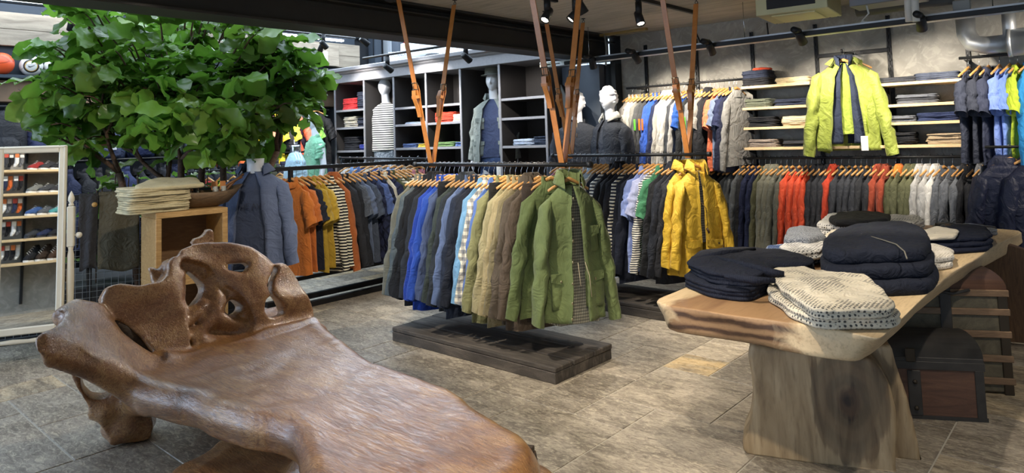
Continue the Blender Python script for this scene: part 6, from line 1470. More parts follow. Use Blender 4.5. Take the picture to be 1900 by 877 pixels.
# low leaves behind the fence and around the trunks
for k in range(120):
    u = rt.uniform(-.1, FL-.1); w_ = rt.uniform(.2, 1.1); z = rt.choice((rt.uniform(.45, 1.0), rt.uniform(1.0, 1.55)))
    g = fa+Vector((math.cos(fang), math.sin(fang), 0))*u+Vector((-math.sin(fang), math.cos(fang), 0))*w_; p = Vector((g.x, g.y, z))-TR
    a = rt.uniform(0, 2*PI); leaf(lf_b, cols, vein, p, Vector((math.cos(a), math.sin(a), rt.uniform(-.2, .7))), rt.uniform(.20, .34), Vector((0, 0, 1)))
    tw.tube([p, p+Vector((rt.uniform(-.03, .03), rt.uniform(-.03, .03), -min(.3, p.z-.35)))], [.006, .008], 5)
tw.obj('twigs', barkm, tree)['kind'] = 'stuff'
me = lf_b.mesh('foliage'); at = me.attributes.new('leafc', 'FLOAT', 'FACE')
at.data.foreach_set('value', cols); me.materials.append(leaf_m); mk('foliage', me, leaf_m, tree)
print('leaves', put_)

# ---- left wall racks: backpacks and dark coats, bright shirts, balls
def lw(x, y, X=-10.2): return onp(x, y, (X, 0, 0), (1, 0, 0))
def ball(x, y, r, m, lab, extra=None):
    p = lw(x, y, -10.0); o = thing('ball', lab, 'ball', (p.x, p.y, 2.56+r), 0, 'balls on the navy ledge'); B().sphere((0, 0, 0), r, 24, 16).obj('ball_skin', m, o)
    return o
def ballmat(name, c, c2):
    m, t, b = nt(name); v = N(t, 'ShaderNodeTexVoronoi', Scale=5.5, feature='DISTANCE_TO_EDGE'); t.links.new(coords(t), v.inputs['Vector']); t.links.new(mixc(t, ramp(t, v.outputs[0], [(.02, (1, 1, 1)), (.04, (0, 0, 0))]), srgb(c), srgb(c2)), b.inputs['Base Color']); b.inputs['Roughness'].default_value = .4; return m
o = ball(2, 119, .135, ballmat('ball_orange', 'e2562a', 'b03c18'), 'orange football at the far left edge of the navy ledge')
o = ball(58, 124, .125, ballmat('ball_white', 'dad8d2', 'b9b6ae'), 'white football with a black and gold ring on the navy ledge, beside the orange one')
cam_d = (EYE-o.location).normalized(); Mo = cam_d.to_track_quat('Z', 'Y').to_matrix().to_4x4()
for r0, r1, c in ((.066, .082, '1b1b1c'), (.060, .066, 'c79b2e')):
    b = B(); rows = []
    for rr in (r0, r1): rows.append([Mo @ Vector((math.cos(2*PI*j/32)*rr, math.sin(2*PI*j/32)*rr, math.sqrt(.1262**2-rr*rr))) for j in range(32)])
    b.rings(rows, caps=False); b.obj('printed_ring', plain('ring'+c, c, .4), o)
b = B(); sw_ = [(-.035, .004), (-.025, -.012), (-.008, -.016), (.042, .016), (-.006, -.004), (-.020, -.002)]
b.prism([Mo @ Vector((x, y, .1225)) for x, y in sw_], Mo.to_3x3() @ Vector((0, 0, .004))); b.obj('curved_tick_mark', plain('mark_black', '161616', .4), o)
o = ball(103, 126, .125, ballmat('ball_white2', 'dedcd6', '3a3d46'), 'white football half hidden by leaves, third from the left on the navy ledge')
# backpack row
bpc = [('black', '1d1f24'), ('navy', '232a4a'), ('dark green', '33403a'), ('grey-blue', '3c4560'), ('navy', '1f2848'), ('olive', '404a35'), ('slate', '454b5a'), ('navy', '222c50'), ('black', '1a1b1f'), ('dark red', '4a2430'), ('black', '202126'), ('plum', '3a2a40')]
def backpack(p, m, lab, s=1, v=0):
    t = thing('backpack', lab, 'backpack', p, R(90)+R(-20+10*(v % 3)), 'backpacks on the left wall'); t.scale = (s,)*3
    rows = []
    for z, a, d in ((-.52, .10, .05), (-.50, .14, .09), (-.35, .155, .11), (-.18, .15, .10), (-.06, .12, .07), (-.0, .06, .03)): rows.append([(sgp(math.cos(2*PI*j/20), .6)*a, sgp(math.sin(2*PI*j/20), .7)*d, z) for j in range(20)])
    B().rings(rows).obj('pack_body', m, t); rows = [[(sgp(math.cos(2*PI*j/16), .6)*a, -.07+sgp(math.sin(2*PI*j/16), .7)*d, z) for j in range(16)] for z, a, d in ((-.48, .09, .05), (-.45, .11, .075), (-.30, .11, .07), (-.25, .07, .04))]
    B().rings(rows).obj('front_pocket', m, t)
    for sx in (-1, 1): B().tube([(sx*.06, .05, -.03), (sx*.08, .14, -.15), (sx*.09, .13, -.32), (sx*.08, .07, -.46)], .014, 6).obj('shoulder_strap', m, t)
    B().tube([(-.03, 0, -.01), (-.02, 0, .035), (.02, 0, .035), (.03, 0, -.01)], .006, 6).obj('haul_loop', m, t); B().box((.02, -.155, -.40), (.07, -.148, -.34), .003).obj('label_patch', plain('patch_grey', '9fa3ab', .6), t); return t
for k, (cn, c) in enumerate(bpc):
    y = 2.05+k*.36; backpack((-9.75, y, 2.12), F(c, rough=.7), f'{cn} backpack, {ORD[k]} from the left in the row on the left wall', 1.25, k)
t = thing('clothes_rail', 'long black wall rail carrying the backpacks on the far left wall', 'clothes rail', (-9.75, 1.2, 2.17)); B().tube([(0, 0, 0), (0, 5.2, 0)], .014, 8).obj('steel_tube', black_metal, t)
for q in (.3, 1.7, 3.1, 4.5): B().box((-.55, q-.01, -.015), (0, q+.01, .015)).obj('wall_arm', black_metal, t)
dk = [('dark navy', '1b2036'), ('black', '17181c'), ('slate', '2c313e'), ('black', '1b1c22'), ('navy', '1e2644'), ('charcoal', '26282e'), ('olive black', '26291f')]
for row_, (z, X) in enumerate(((1.50, -9.6),)):
    rn = random.Random(8)
    for k in range(30):
        cn, c = dk[rn.randrange(7)]; y = 1.5+k*.16
        garment('jacket', (X, y, z-.14), R(10), F(c), f'{cn} jacket, {ORD[k]} from the left on the dark rail along the left wall', 'dark jackets along the left wall', v=k % 4, scale=1.25)
    t = thing('clothes_rail', 'black rail below the backpacks along the left wall', 'clothes rail', (X, 1.3, z)); B().tube([(0, 0, 0), (0, 4.9, 0)], .014, 8).obj('steel_tube', black_metal, t)
    for q in (.2, 2.4, 4.7): B().box((-.015, q-.015, -z), (.015, q+.015, -.02)).obj('rail_leg', black_metal, t)
# patterned light box panels high on the left wall
def fret():
    m, t, b = nt('gold_fretwork'); v = N(t, 'ShaderNodeTexVoronoi', Scale=9.0, feature='DISTANCE_TO_EDGE'); v.inputs['Randomness'].default_value = .25; t.links.new(coords(t), v.inputs['Vector']); t.links.new(ramp(t, v.outputs[0], [(.04, srgb('241c14')), (.10, srgb('c0a370')), (.2, srgb('d8c294'))]), b.inputs['Base Color']); b.inputs['Roughness'].default_value = .4; t.links.new(bump(t, v.outputs[0], .8, .02), b.inputs['Normal']); return m
fm = fret()
for k, (x0, x1) in enumerate(((28, 76), (118, 150), (178, 212))):
    a, c = lw(x0, 192, -10.25), lw(x1, 226, -10.25); o = B().box((0, 0, 0), (.03, c.y-a.y, .26), .004).obj('fretwork_panel', fm); o.location = (-10.29, a.y, 1.98); tag(o, f'carved gold fretwork panel behind the backpacks on the left wall, {ORD[k]} from the left', 'panel', 'gold fretwork panels')
for k in range(9):
    o = B().box((0, -.012, 0), (.03, .012, 2.2), .002).obj('wall_upright', plain('upright_dark', '3a3d40', .5, .4)); o.location = (-10.29, 1.6+k*.62, 0.02); tag(o, f'grey steel upright on the left wall, {ORD[k]} from the left', 'upright', 'uprights on the left wall')
# bright shirts near the cabinet
br_ = [('polo', 'salmon orange', 'e2743f'), ('tee', 'yellow', 'e2c22e'), ('tee', 'salmon pink', 'e87d63'), ('polo', 'bright yellow', 'e6cc33'), ('polo', 'lemon yellow', 'e8d440'), ('tee', 'coral', 'ea6a52'), ('tee', 'lime green', '7ec24a'), ('tee', 'black', '1f1f22')]
for k, (kd_, cn, c) in enumerate(br_):
    y = 4.72+k*.21
    garment(kd_, (-9.8, y, 2.12), R(48), F(c), f'{cn} {WORD[kd_]} on the bright rail left of the cabinet, {ORD[k]} from the left', 'bright shirts left of the cabinet', v=k % 4, scale=1.3)
    hanger((-9.8, y, 2.26), R(48), f'wooden hanger on the bright rail left of the cabinet, {ORD[k]} from the left', 'hangers of the bright shirts')
t = thing('clothes_rail', 'black rail with bright yellow and coral shirts left of the cabinet', 'clothes rail', (-9.8, 4.6, 2.26)); B().tube([(0, 0, 0), (0, 1.75, 0)], .012, 8).obj('steel_tube', black_metal, t)
for q in (.1, 1.65): B().box((-.5, q-.01, -.012), (0, q+.01, .012)).obj('wall_arm', black_metal, t)
for z, y0, y1, nm_ in ((1.62, 4.7, 5.25, 'upper'), (1.40, 4.5, 5.9, 'lower')):
    o = B().box((0, 0, 0), (.5, y1-y0, .03), .003).obj('wall_shelf', shelf_wood); o.location = (-10.29, y0, z); tag(o, nm_+' pale wooden shelf under the bright shirts on the left wall', 'shelf')
for k, (y, cn, c) in enumerate(((4.85, 'lilac grey', '8f8aa0'), (5.08, 'dark plum', '3a2f40'), (5.35, 'salmon', 'dd7a5a'), (5.62, 'grey', '8b8d90'))):
    for j in range(2): folded('folded_shirt', f'{cn} folded shirt on the lower left-wall shelf, '+('bottom of two' if j == 0 else 'top of two'), 'folded shirt', (-9.95, y, 1.431+j*.06), R(90), .22, .28, .06, F(c), 'folded shirts on the left wall', 2, k)
# row of bright garments on the low rail in front of them
lo2 = [('olive', '5b5c3a'), ('red', 'b83a34'), ('lime', 'a8b838'), ('black', '202024'), ('grey', '8a8a88'), ('orange', 'cc6a2e'), ('black', '1b1b1f'), ('tan', 'a88352'), ('blue', '3450a0'), ('white', 'cfcfca'), ('brown', '6b4c30'), ('charcoal', '2f3034')]
for k, (cn, c) in enumerate(lo2):
    y = 3.9+k*.17; garment('tee', (-9.0, y, 1.17), R(15), F(c), f'{cn} t-shirt on the low rail left of the cabinet, {ORD[k]} from the left', 'shirts on the low left rail', v=k % 4, scale=1.2); hanger((-9.0, y, 1.31), R(15), f'wooden hanger on the low rail left of the cabinet, {ORD[k]} from the left', 'hangers on the low left rail')
t = thing('clothes_rail', 'low black rail in front of the left wall with shirts on wooden hangers', 'clothes rail', (-9.0, 3.8, 1.31)); B().tube([(0, 0, 0), (0, 2.1, 0)], .012, 8).obj('steel_tube', black_metal, t)
for q in (.05, 2.05): B().box((-.015, q-.015, -1.31), (.015, q+.015, 0)).obj('rail_leg', black_metal, t)
# polo mannequin and blue torso
def at_d(x, y, X): return lw(x, y, X)
p = at_d(585, 252, -8.6)
t = mannequin('mannequin', 'white mannequin in a mint green polo shirt left of the dark cabinet', (p.x, p.y, p.z), R(-12), 0, 1.02)
figure(t, white_plastic)
mg = F('7fb795'); mk('polo_shirt', body_mesh(.62, .20, .20, .12, 6, .006), mg, t)
for sd in (-1, 1): mk('sleeve', sleeve_mesh(sd, .215, .20, .10, .085, .05, 3+sd), mg, t)
mk('collar', collar_mesh('shirt', 4), mg, t); trous(t, F('8fb4c0'))
p = at_d(548, 282, -8.2)
t = thing('torso_bust', 'headless bust in a pale blue striped sports shirt beside the mint polo mannequin', 'mannequin', (p.x, p.y, p.z), R(-20)); t.scale = (1.15,)*3
b = B(); b.rings([[(math.cos(2*PI*j/24)*a, math.sin(2*PI*j/24)*d, z) for j in range(24)] for z, a, d in ((-.70, .15, .09), (-.5, .15, .095), (-.3, .18, .11), (-.12, .19, .09), (-.06, .13, .07), (-.01, .07, .062), (.05, .064, .06), (.08, .068, .064))]); b.obj('torso_form', steel, t); B().tube([(0, 0, -p.z/1.15), (0, 0, -.68)], .02, 10).lathe([(.15, -p.z/1.15+.001), (.15, -p.z/1.15+.012), (.02, -p.z/1.15+.02)], 24).obj('stand', steel, t)
pb2 = F('a9c7d6'); mk('sports_shirt', body_mesh(.66, .215, .21, .12, 2, .006), pb2, t)
for sd in (-1, 1):
    mk('sleeve', sleeve_mesh(sd, .225, .26, .105, .09, .06, 3+sd), pb2, t)
    for k in range(3): B().tube([(sd*(.10+.0*k), -.03+.03*k, -.015), (sd*(.20), -.03+.03*k, -.055), (sd*.255, -.03+.03*k, -.12)], .005, 5).obj('shoulder_stripe', plain('stripe_white', 'e8ecee', .6), t)
# ================================================================= CEILING FIXTURES AND LAMPS
lamp_on = plain('lamp_glow_warm', 'fff0d0', .5, emit=28)
tube_glow = plain('tube_glow_cool', 'eaf3ff', .5, emit=16)
def spotlamp(p, aim, lab, power, ang=50, on=True, drop=.0, vis=True, col=(1.0, .89, .74)):
    """p: point on the track"""
    p = Vector(p); aim = Vector(aim); t = thing('spot_lamp', lab, 'spotlight', p, 0, 'black track spotlights')
    h = Vector((0, 0, -.16+drop)); d = (aim-(p+h)).normalized(); Mx = d.to_track_quat('-Z', 'Y').to_matrix().to_4x4(); Mx.translation = h
    (B().tube([(0, -.03, .01), (0, -.16, .01)], .028, 14) if drop else B().box((-.018, -.018, -.02), (.018, .018, .0)).lathe([(.030, -.13), (.030, -.02)], 16)).obj('driver_housing', black_metal, t)
    hd_ = B().rings([[(math.cos(2*PI*j/20)*r, math.sin(2*PI*j/20)*r, z) for j in range(20)] for r, z in ((.030, .06), (.036, .05), (.042, -.08), (.037, -.082), (.034, -.06), (.001, -.055))], M=Mx).obj('lamp_head', black_metal, t)
    B().lathe([(.001, -.060), (.033, -.062), (.033, -.066), (.001, -.066)], 16, M=Mx).obj('lens', lamp_on, hd_)
    B().tube([(0, 0, -.0), h], .012, 8).obj('swivel', black_metal, t)
    if power: spot(p+h+d*.09, aim, power, col=col, ang=ang)
    return t
# ceiling track running away from the camera
t = thing('lighting_track', 'black lighting track on the concrete ceiling, running away from the camera', 'lighting track', (-3.24, 1.0, 2.86)); B().box((-.018, 0, -.035), (.018, 5.55, 0), .002).obj('track_profile', black_metal, t)
t = thing('lighting_track', 'second black lighting track on the ceiling, above the front centre rail', 'lighting track', (-3.78, 1.0, 2.86)); B().box((-.018, 0, -.035), (.018, 3.9, 0), .002).obj('track_profile', black_metal, t)
# cable tray with black track on top, running along the wall
TY = 6.47; TZ2 = 2.45
t = thing('cable_tray', 'galvanised cable tray with black lighting track, slung in front of the concrete wall', 'cable tray', (-5.0, TY, TZ2))
b = B(); b.box((-.25, -.05, 0), (8.0, -.046, .055)); b.box((-.25, .046, 0), (8.0, .05, .055)); b.box((-.25, -.05, -.003), (8.0, .05, .0)); b.obj('tray_channel', zinc, t)
b = B()
for k in range(60): b.box((-.15+k*.135, -.052, .018), (-.15+k*.135+.07, -.0495, .030))
b.obj('tray_slot', plain('slot_dark', '26282a', .7), t); bpy.context.view_layer.update()
B().box((.15, -.09, -.005), (8.0, -.055, .035), .003).obj('lighting_rail', black_metal, t)
B().box((-.25, -.052, .0), (-.05, .052, .06), .002).obj('end_box', steel, t)
for x in (.45, 2.3, 4.3): B().tube([(x, 0, .05), (x, 0, 2.86-TZ2)], .004, 6).obj('threaded_rod', steel, t)
zm = 2.45
wall_aims = [(.55, 1.75), (1.2, 1.8), (1.95, 1.8), (2.7, 1.8), (3.4, 1.75), (4.0, 1.8)]
tx = [(1098, 'left of the two white mannequins'), (1178, 'above the grey fleeces'), (1318, 'above the coral polo'), (1486, 'above the folded beige trousers'), (1713, 'above the right-hand shelves')]
aims = [wp(.1, .62, 1.7), wp(.8, .15, 1.65), wp(1.5, .15, 1.65), wp(2.6, .2, 1.65), wp(3.35, .15, 1.65)]
pw = [42, 70, 75, 75, 85]
for (x, nm_), am, q in zip(tx, aims, pw):
    p = onp(x, 90, (0, TY-.10, 0), (0, 1, 0)); spotlamp((p.x, TY-.10, TZ2+.03), am, 'black spotlight on the cable tray, '+nm_, q, 88, drop=.12)
spotlamp((.35, TY-.10, TZ2+.03), wp(4.1, .3, 1.7), 'black spotlight on the cable tray beyond the right edge', 65, 85, drop=.12)
spotlamp((1.2, TY-.10, TZ2+.03), wp(4.6, .3, 1.2), 'black spotlight on the cable tray far beyond the right edge', 60, 85, drop=.12)
# lit ceiling spots
spotlamp((-3.67, 4.62, 2.83), (-3.6, 3.2, .9), 'lit black spotlight above the front centre rail, left of the strap', 90, 62)
spotlamp((-3.50, 4.80, 2.83), (-4.4, 3.4, .9), 'unlit-looking black spotlight just right of the lit one above the front centre rail', 110, 60)
spotlamp((-3.24, 5.42, 2.83), (-2.5, 4.9, .9), 'lit black spotlight on the far track, left of the right-hand strap', 120, 62)
spotlamp((-3.24, 2.2, 2.83), (-3.0, 3.8, .8), 'black spotlight on the near track aimed at the green jacket', 170, 55)
spotlamp((-3.78, 2.4, 2.83), (-4.2, 3.9, .8), 'black spotlight on the near track aimed at the blue jackets', 150, 55)
spotlamp((-3.24, 4.5, 2.83), (-2.72, 5.5, .8), 'black spotlight on the track aimed at the yellow raincoats', 170, 52)
spotlamp((-3.78, 3.0, 2.83), (-6.0, 4.2, .8), 'black spotlight on the track aimed at the orange polos', 150, 50)
spotlamp((-3.78, 1.6, 2.83), (-6.4, 1.9, .9), 'added black spotlight on the near track, brightening the mirror and crate', 110, 60)  # lamp added to warm and brighten the mirror frame
t = thing('lighting_track', 'black lighting track on the ceiling above the slab table', 'lighting track', (-1.3, .5, 2.86)); B().box((-.018, 0, -.035), (.018, 5.5, 0), .002).obj('track_profile', black_metal, t)
spotlamp((-1.3, 2.4, 2.83), (-1.5, 3.6, .7), 'black spotlight above the near end of the slab table', 110, 60)
spotlamp((-1.3, 4.4, 2.83), (-1.4, 5.0, .8), 'black spotlight above the middle of the slab table', 80, 60)
spotlamp((-1.3, 1.6, 2.83), (-2.2, 2.6, .0), 'black spotlight aimed at the floor between bench and table', 140, 66)
spotlamp((-1.3, 1.0, 2.83), (-2.0, 1.8, .4), 'black spotlight aimed at the near end of the bench', 60, 60)
spotlamp((-.1, 3.3, 2.86), (-.5, 4.4, .0), 'added black ceiling spotlight beyond the right edge, brightening the floor by the trunks', 70, 60)  # unseen lamp, added to brighten the floor at the lower right
# spots over the cabinet and the left wall
for k, (x, y) in enumerate(((600, 88), (675, 82))):
    p = onp(x, y-14, (0, 5.6, 0), (0, 1, 0)); spotlamp((p.x, 5.6, p.z+.1), wp(-4.3+1.6*k, .2, 1.9), ('black spotlight high up left of the cabinet, beside the lamp tubes', 'black spotlight above the cabinet, half hidden by the beam')[k], 130, 62, col=(1, .95, .9))
    B_ = B().tube([(p.x, 5.6, p.z+.1), (p.x, 5.6, 4.3)], .008, 6).obj('lamp_rod', black_metal); tag(B_, ('thin black rod carrying the left high spotlight', 'thin black rod carrying the spotlight above the cabinet')[k], 'rod')
for k, u in enumerate((-2.6, -1.2)): p = wp(u, 1.6, 2.75); spotlamp(p, wp(u, .2, 1.8), 'black spotlight hidden behind the beam, aimed at the cabinet bay with the '+('red shirts', 'hatted mannequin')[k], 60, 66, col=(1, .95, .9))
for k, (y, pw_) in enumerate(((5.6, 160), (4.9, 110), (3.2, 60), (2.4, 50))): spotlamp((-8.7, y, 3.2), (-9.9, y+.1, 1.6), f'black spotlight aimed at the left wall, {ORD[k]} from the cabinet', pw_, 62)
for k, (a, c, lab) in enumerate((((-8.7, 1.6, 3.2), (-8.7, 6.2, 3.2), 'black lighting track hung over the aisle by the left wall'), (tuple(wp(-3.1, 1.6, 2.75)), tuple(wp(-.9, 1.6, 2.75)), 'black lighting track hung in front of the dark cabinet, behind the beam'))):
    a, c = Vector(a), Vector(c); t = thing('lighting_track', lab, 'lighting track', a); B().tube([(0, 0, .012), c-a+Vector((0, 0, .012))], .016, 8).obj('track_profile', black_metal, t)
    for q in (.1, .9): B().tube([(c-a)*q, (c-a)*q+Vector((0, 0, 4.30-a.z))], .005, 6).obj('hanging_rod', black_metal, t)
# cool lamp tubes high on the left
def tubelamp(y0, y1, z, lab, X=-9.95):
    t = thing('tube_lamp', lab, 'lamp', (X, y0, z), 0, 'cool white tube lamps'); B().box((-10.3-X, .1, .02), (0, .13, .04)).obj('wall_arm', black_metal, t); B().box((-.05, 0, .0), (.05, y1-y0, .05), .004).obj('lamp_housing', plain('housing_navy', '2b3540', .6), t); B().box((-.035, .01, -.03), (.035, y1-y0-.01, .0), .008).obj('glowing_tube', tube_glow, t); return t
tubelamp(1.4, 2.95, 3.47, 'long bright white tube lamp at the top left corner'); tubelamp(5.35, 5.95, 3.40, 'short bright tube lamp above the fig tree\'s right side'); tubelamp(6.0, 6.6, 3.33, 'second short bright tube lamp beside the spotlight', -9.6)
# air-conditioning unit
ac = thing('air_conditioner', 'pale metal ceiling air-conditioning cassette near the top right', 'air conditioner', (0, 0, 0))
A1, A2, A3 = atz(1366, 22, 2.66), atz(1437, 45, 2.66), atz(1562, 30, 2.66)
acm = plain('unit_cream_metal', 'b9b58f', .45, .3, nz=.05, sc=6)
v1 = Vector((A3.x-A2.x, A3.y-A2.y, 0)); v0 = Vector((A1.x-A2.x, A1.y-A2.y, 0))
ax = v1.normalized(); ac.location = (A2.x, A2.y, 2.66); ac.rotation_euler = (0, 0, math.atan2(ax.y, ax.x)); Lx = v1.length
B().box((0, -.62, 0), (Lx, 0, .18), .006).obj('unit_casing', acm, ac); B().box((.12, -.55, -.012), (Lx-.12, -.08, .0), .003).obj('bottom_panel', plain('panel_cream', 'cdc79c', .4, .2), ac); B().box((.1, -.625, .05), (Lx-.1, -.61, .14), .003).obj('air_outlet', black_metal, ac)
b = B()
for k in range(9): b.sphere((.03+k*(Lx-.06)/8, -.02, -.001), .006, 6, 4)
b.obj('screw', steel, ac)
# ducts and pipes
t = thing('ventilation_duct', 'shiny round ventilation duct with elbow at the top right', 'duct', (0, 0, 0))
E0 = onp(1795, 50, (0, 7.1, 0), (0, 1, 0)); E1 = onp(1800, 85, (0, 7.0, 0), (0, 1, 0)); E2 = onp(1850, 72, (0, 6.95, 0), (0, 1, 0))
dz = E1.z
b = B(); pts = [(E0.x-.02, 7.15, dz+.26), (E0.x-.015, 7.13, dz+.12), (E0.x+.03, 7.1, dz+.03), (E0.x+.12, 7.08, dz), (E0.x+.30, 7.06, dz)]; b.tube(pts, .075, 18); b.obj('elbow', zinc, t)
B().tube([(E0.x+.28, 7.06, dz), (E0.x+2.6, 7.0, dz)], .115, 22).obj('main_duct', zinc, t)
for q in (.28, .62, 1.1): B().tube([(E0.x+q, 7.06-.012*q, dz), (E0.x+q+.03, 7.06-.012*q, dz)], .121, 22).obj('joint_ring', zinc, t)
B().tube([(E0.x+.3, 7.06, dz), (E0.x+.3, 7.06, dz+.3)], .05, 12).obj('riser', zinc, t)
for k, (x0, x1, z, r, lab) in enumerate(((1590, 1770, 2.70, .07, 'dark pipe under the ceiling between the air conditioner and the duct'), (1560, 1900, 2.80, .035, 'thin grey pipe close under the ceiling at the top right'))):
    a = onp(x0, 20, (0, 6.9, 0), (0, 1, 0)); c = onp(x1, 20, (0, 6.9, 0), (0, 1, 0)); o = B().tube([(0, 0, 0), (c.x-a.x, 0, 0)], r, 14).obj('ceiling_pipe', plain('pipe_dark_grey', '4a4a48', .5, .4)); o.location = (a.x, 6.9-.4*k, z); tag(o, lab, 'pipe')
for k, x in enumerate((1687, 1700)):
    a = onp(x, 40, (0, 6.3, 0), (0, 1, 0)); o = B().tube([(0, 0, 0), (0, 0, .12), (.01, 0, 2.86-a.z)], .028, 12).obj('insulated_pipe', plain('pipe_white_foam', 'c9c6bd', .7)); o.location = (a.x, 6.3, a.z); tag(o, ('left', 'right')[k]+' of two white insulated pipes dropping from the ceiling', 'pipe')
a = onp(1640, 30, (0, 6.4, 0), (0, 1, 0)); o = B().box((-.28, -.15, -.08), (.28, .15, .08), .006).obj('junction_unit', plain('unit_grey', '75767a', .5, .4)); o.location = (a.x, 6.6, 2.74); tag(o, 'grey metal ceiling unit between the air conditioner and the white pipes', 'unit')
a = onp(1787, 18, (0, 6.6, 0), (0, 1, 0)); o = B().box((-.06, -.03, -.05), (.06, .03, .05), .005).obj('junction_box', plain('box_grey', '8c8c88', .6)); o.location = (a.x, TY+.08, 2.55); tag(o, 'small grey junction box above the cable tray at the top right', 'box')
rc = random.Random(4)
for k, (pts_, lab) in enumerate((([(1605, 0), (1612, 25), (1600, 38), (1615, 47)], 'white cable loop hanging above the tray'), ([(1590, 50), (1600, 40), (1625, 42), (1640, 48)], 'second white cable hanging above the tray'), ([(1286, 48), (1300, 80), (1312, 85)], 'black cable drooping to the coral-side spotlight'), ([(1423, 42), (1426, 70)], 'dark cable on the concrete wall below the air conditioner'))):
    P = [onp(x, y, (0, 6.5, 0), (0, 1, 0)) for x, y in pts_]; o = B().tube([p-P[0] for p in P], .008, 6).obj('cable', plain('cable_white', 'cfcdc4', .6) if k < 2 else black_metal); o.location = P[0]; tag(o, lab, 'cable')
o = B().box((-.32, -.03, 0), (.32, .03, .03), .003).obj('mounting_bar', plain('brass_bar', '9a8350', .5, .5)); o.location = (-4.35, 6.9, 2.80); tag(o, 'brass-coloured bar on the ceiling at the dark corner', 'bar')
o = B().tube([(0, 0, 0), (.02, 0, -.18), (0, 0, -.38)], .012, 8).obj('grey_hose', plain('hose_grey', '7c7f7c', .6)); o.location = (-4.6, 6.88, 2.82); tag(o, 'grey hose dropping from the brass-coloured bar at the dark corner', 'hose')

# ================================================================= SHOE WALL (stands to the left of the camera, seen in the mirror)
mpos = Vector((MP.x, MP.y, .95)); mn = Vector((math.sin(mang), -math.cos(mang), 0)); dirv = mpos-EYE; dirv.z = 0; dirv.normalize(); rf = dirv-mn*2*dirv.dot(mn)
SC = mpos+rf*3.9; SC.z = 0; sang = math.atan2(rf.y, rf.x)-R(90)-R(8)     # local x to the right when facing the wall from the mirror, +y away
SM = Matrix.Translation(SC) @ Matrix.Rotation(sang, 4, 'Z')
struct('wall_front', B().box((-1.5, .02, 0), (1.3, .14, 2.7), M=SM), conc)
def sp(x, y, z): return SM @ Vector((x, y, z))
def ssh(x0, x1, z, lab):
    o = B().box((x0, -.34, -.03), (x1, 0, 0), .003).obj('shoe_shelf', shelf_wood); o.location = sp(0, 0, z); o.rotation_euler = (0, 0, sang); tag(o, lab, 'shelf', 'shelves of the shoe wall seen in the mirror')
for x in (-1.3, -.62, .06, .74):
    o = B().box((-.015, -.02, 0), (.015, .015, 2.3), .002).obj('wall_upright', black_metal); o.location = sp(x, 0, .12); o.rotation_euler = (0, 0, sang); tag(o, f'black upright of the mirrored shoe wall, {ORD[int((x+1.31)/.68)]} from the sock end', 'upright', 'uprights of the shoe wall')
def shoe_meshes(boot):
    rows = []
    for i in range(13):
        s = i/12; x = -.14+.28*s; w_ = .040+.012*math.sin(PI*(s*.9+.05))+(.006 if s > .5 else 0); w_ *= (1 if .04 < s < .96 else .55)
        tz = .10+(.13 if boot else .015) if s < .34 else (.10+(.13 if boot else .015))*(1-(s-.34)/.66)+.045*(s-.34)/.66
        if s < .03: tz *= .8
        rows.append([(x, -w_, .025), (x, -w_*1.02, .025+tz*.45), (x, -w_*.55, tz*.9+.02), (x, 0, tz+.02), (x, w_*.55, tz*.9+.02), (x, w_*1.02, .025+tz*.45), (x, w_, .025)])
    up = B().rings(rows).mesh('upper'); so = B().rings([[(-.148+.296*i/12, s_*(.046+.012*math.sin(PI*i/12))*(1 if 0 < i < 12 else .5), z) for i in range(13)][::1] for s_, z in ((-1, .0), (-1, .028), (1, .028), (1, .0))], caps=True, closed=False)
    b = B(); b.rings([[(x, -w_, 0), (x, w_, 0), (x, w_, .028), (x, -w_, .028)] for x, w_ in ((-.148, .028), (-.13, .042), (0, .046), (.08, .054), (.13, .045), (.152, .02))], sm=False); so = b.mesh('sole')
    b = B()
    for k in range(5): x = -.02+.028*k; b.tube([(x, -.022, .118+(.1 if boot else .02)-.02*k-(.0 if not boot else .03*k*.3)), (x+.012, .0, .128+(.1 if boot else .02)-.022*k), (x, .022, .118+(.1 if boot else .02)-.02*k)], .003, 4)
    la = b.mesh('laces')
    for m_ in (up, so, la): m_.materials.append(black_metal)
    return up, so, la
SMs = {False: shoe_meshes(False), True: shoe_meshes(True)}
def shoe(x, z, c, cn, lab, boot=False, rz=0, sole='e4e2dc'):
    t = thing('boot' if boot else 'shoe', lab, 'boot' if boot else 'shoe', sp(x, -.20, z+.001), sang+rz, 'shoes reflected in the mirror'); t.scale = (.78,)*3; u, s_, l = SMs[boot]
    uo = mk('upper', u, F(c), t); mk('sole', s_, plain('sole_'+sole, sole, .6), t); mk('laces', l, plain('lace_'+sole, sole, .7), uo)
rs = random.Random(6); zs = [.62, .90, 1.17, 1.44, 1.72, 2.0]; rows_c = [[('brown', '4a3628'), ('dark brown', '3a2c22'), ('black', '222225'), ('brown', '54402e')], [('black', '26272b'), ('navy', '2b3350'), ('charcoal', '3b3d42'), ('navy', '28304a')], [('teal', '4f9a9c'), ('grey', '55585e'), ('blue', '3c5a90'), ('light blue', '5f9ac0')], [('black and pink', '35353a'), ('dark grey', '45474b'), ('grey', '7b7c78'), ('black', '232428')], [('black', '2b2c30'), ('black and grey', '3b3c40'), ('red', '9a3030'), ('grey', '66686c')], [('grey', '6a6c70'), ('black', '26262a'), ('navy', '2c3454'), ('olive', '50523a')]]
rn_ = ['lowest', 'second lowest', 'third lowest', 'fourth lowest', 'second highest', 'highest']
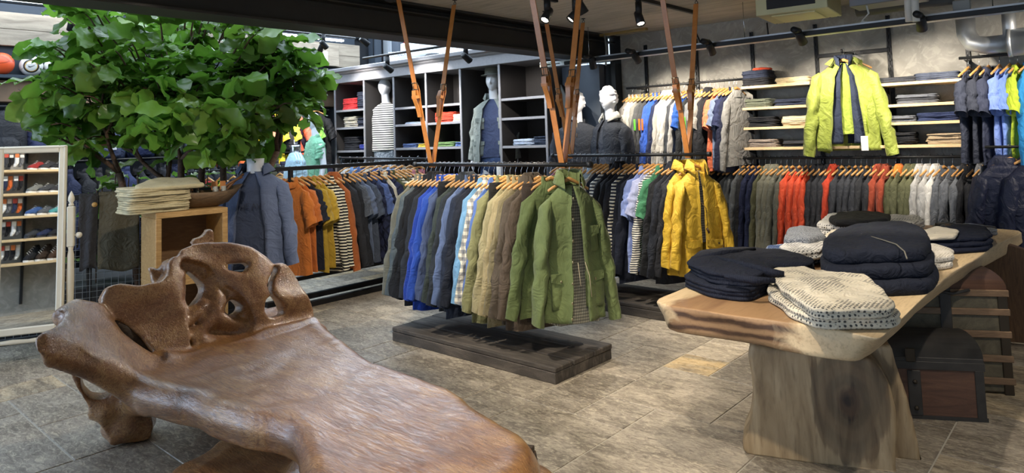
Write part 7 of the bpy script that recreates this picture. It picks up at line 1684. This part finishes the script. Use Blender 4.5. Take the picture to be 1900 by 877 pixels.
for r_, z in enumerate(zs):
    ssh(-1.45, .62, z, f'pale wooden shoe shelf, {rn_[r_]}, seen in the mirror')
    for k in range(7):
        cn, c = rows_c[r_][k % 4]; xx = -.72+.118*k; shoe(xx, z, c, cn, f'{cn} {"boot" if r_ == 0 else "shoe"} on the {rn_[r_]} mirrored shelf, {ORD[k]} from its end', r_ == 0, R(-40+rs.uniform(-6, 6)), 'e4e2dc' if r_ != 1 else '3a3a3c')
sock_m = B()
rows = []
for s_ in range(12):
    q = s_/11; rows.append([(math.cos(2*PI*j/10)*(.030 if q < .9 else .02)+(.03*max(0, q-.65)/.35), math.sin(2*PI*j/10)*.012, -.16*q) for j in range(10)])
sock_m.rings(rows); sock_me = sock_m.mesh('sock_body'); sock_me.materials.append(black_metal); cb = B().box((-.028, -.016, -.045), (.028, .016, .012), .002).mesh('header_card'); cb.materials.append(black_metal); hb_ = B().tube([(0, .0, .01), (0, .10, .01)], .003, 5).mesh('peg_hook'); hb_.materials.append(black_metal)
sc_ = [('black', '1e1e22'), ('white', 'e2e2e0'), ('grey', '6b6d72'), ('navy', '272e48'), ('orange-tipped', 'c9622e'), ('charcoal', '3a3b40')]; cc_ = ['e8e6e0', 'd8773a', 'e8e6e0', 'c24a38']
for r_, z in enumerate(zs):
    for k in range(8):
        cn, c = sc_[(k*5+r_*2) % 6] if r_ else sc_[(1, 0, 5, 1, 1, 0, 1, 5)[k]]
        t = thing('packed_socks', f'{cn} sock pack hanging at the {rn_[r_]} mirrored shelf, {ORD[k]} along', 'socks', sp(.135+.052*k, -.20-.02*(k % 2), z-.05+.28-.03), sang, 'sock packs reflected in the mirror'); t.scale = (.75, .75, 1.0)
        mk('sock_body', sock_me, F(c), t); mk('header_card', cb, plain('card'+cc_[(k+r_) % 4], cc_[(k+r_) % 4], .6), t); mk('peg_hook', hb_, steel, t)
spotlamp(sp(-.6, -1.7, 2.83), sp(-.5, -.1, 1.3), 'black ceiling spotlight in front of the mirrored shoe wall', 150, 90, col=(1, .93, .84))
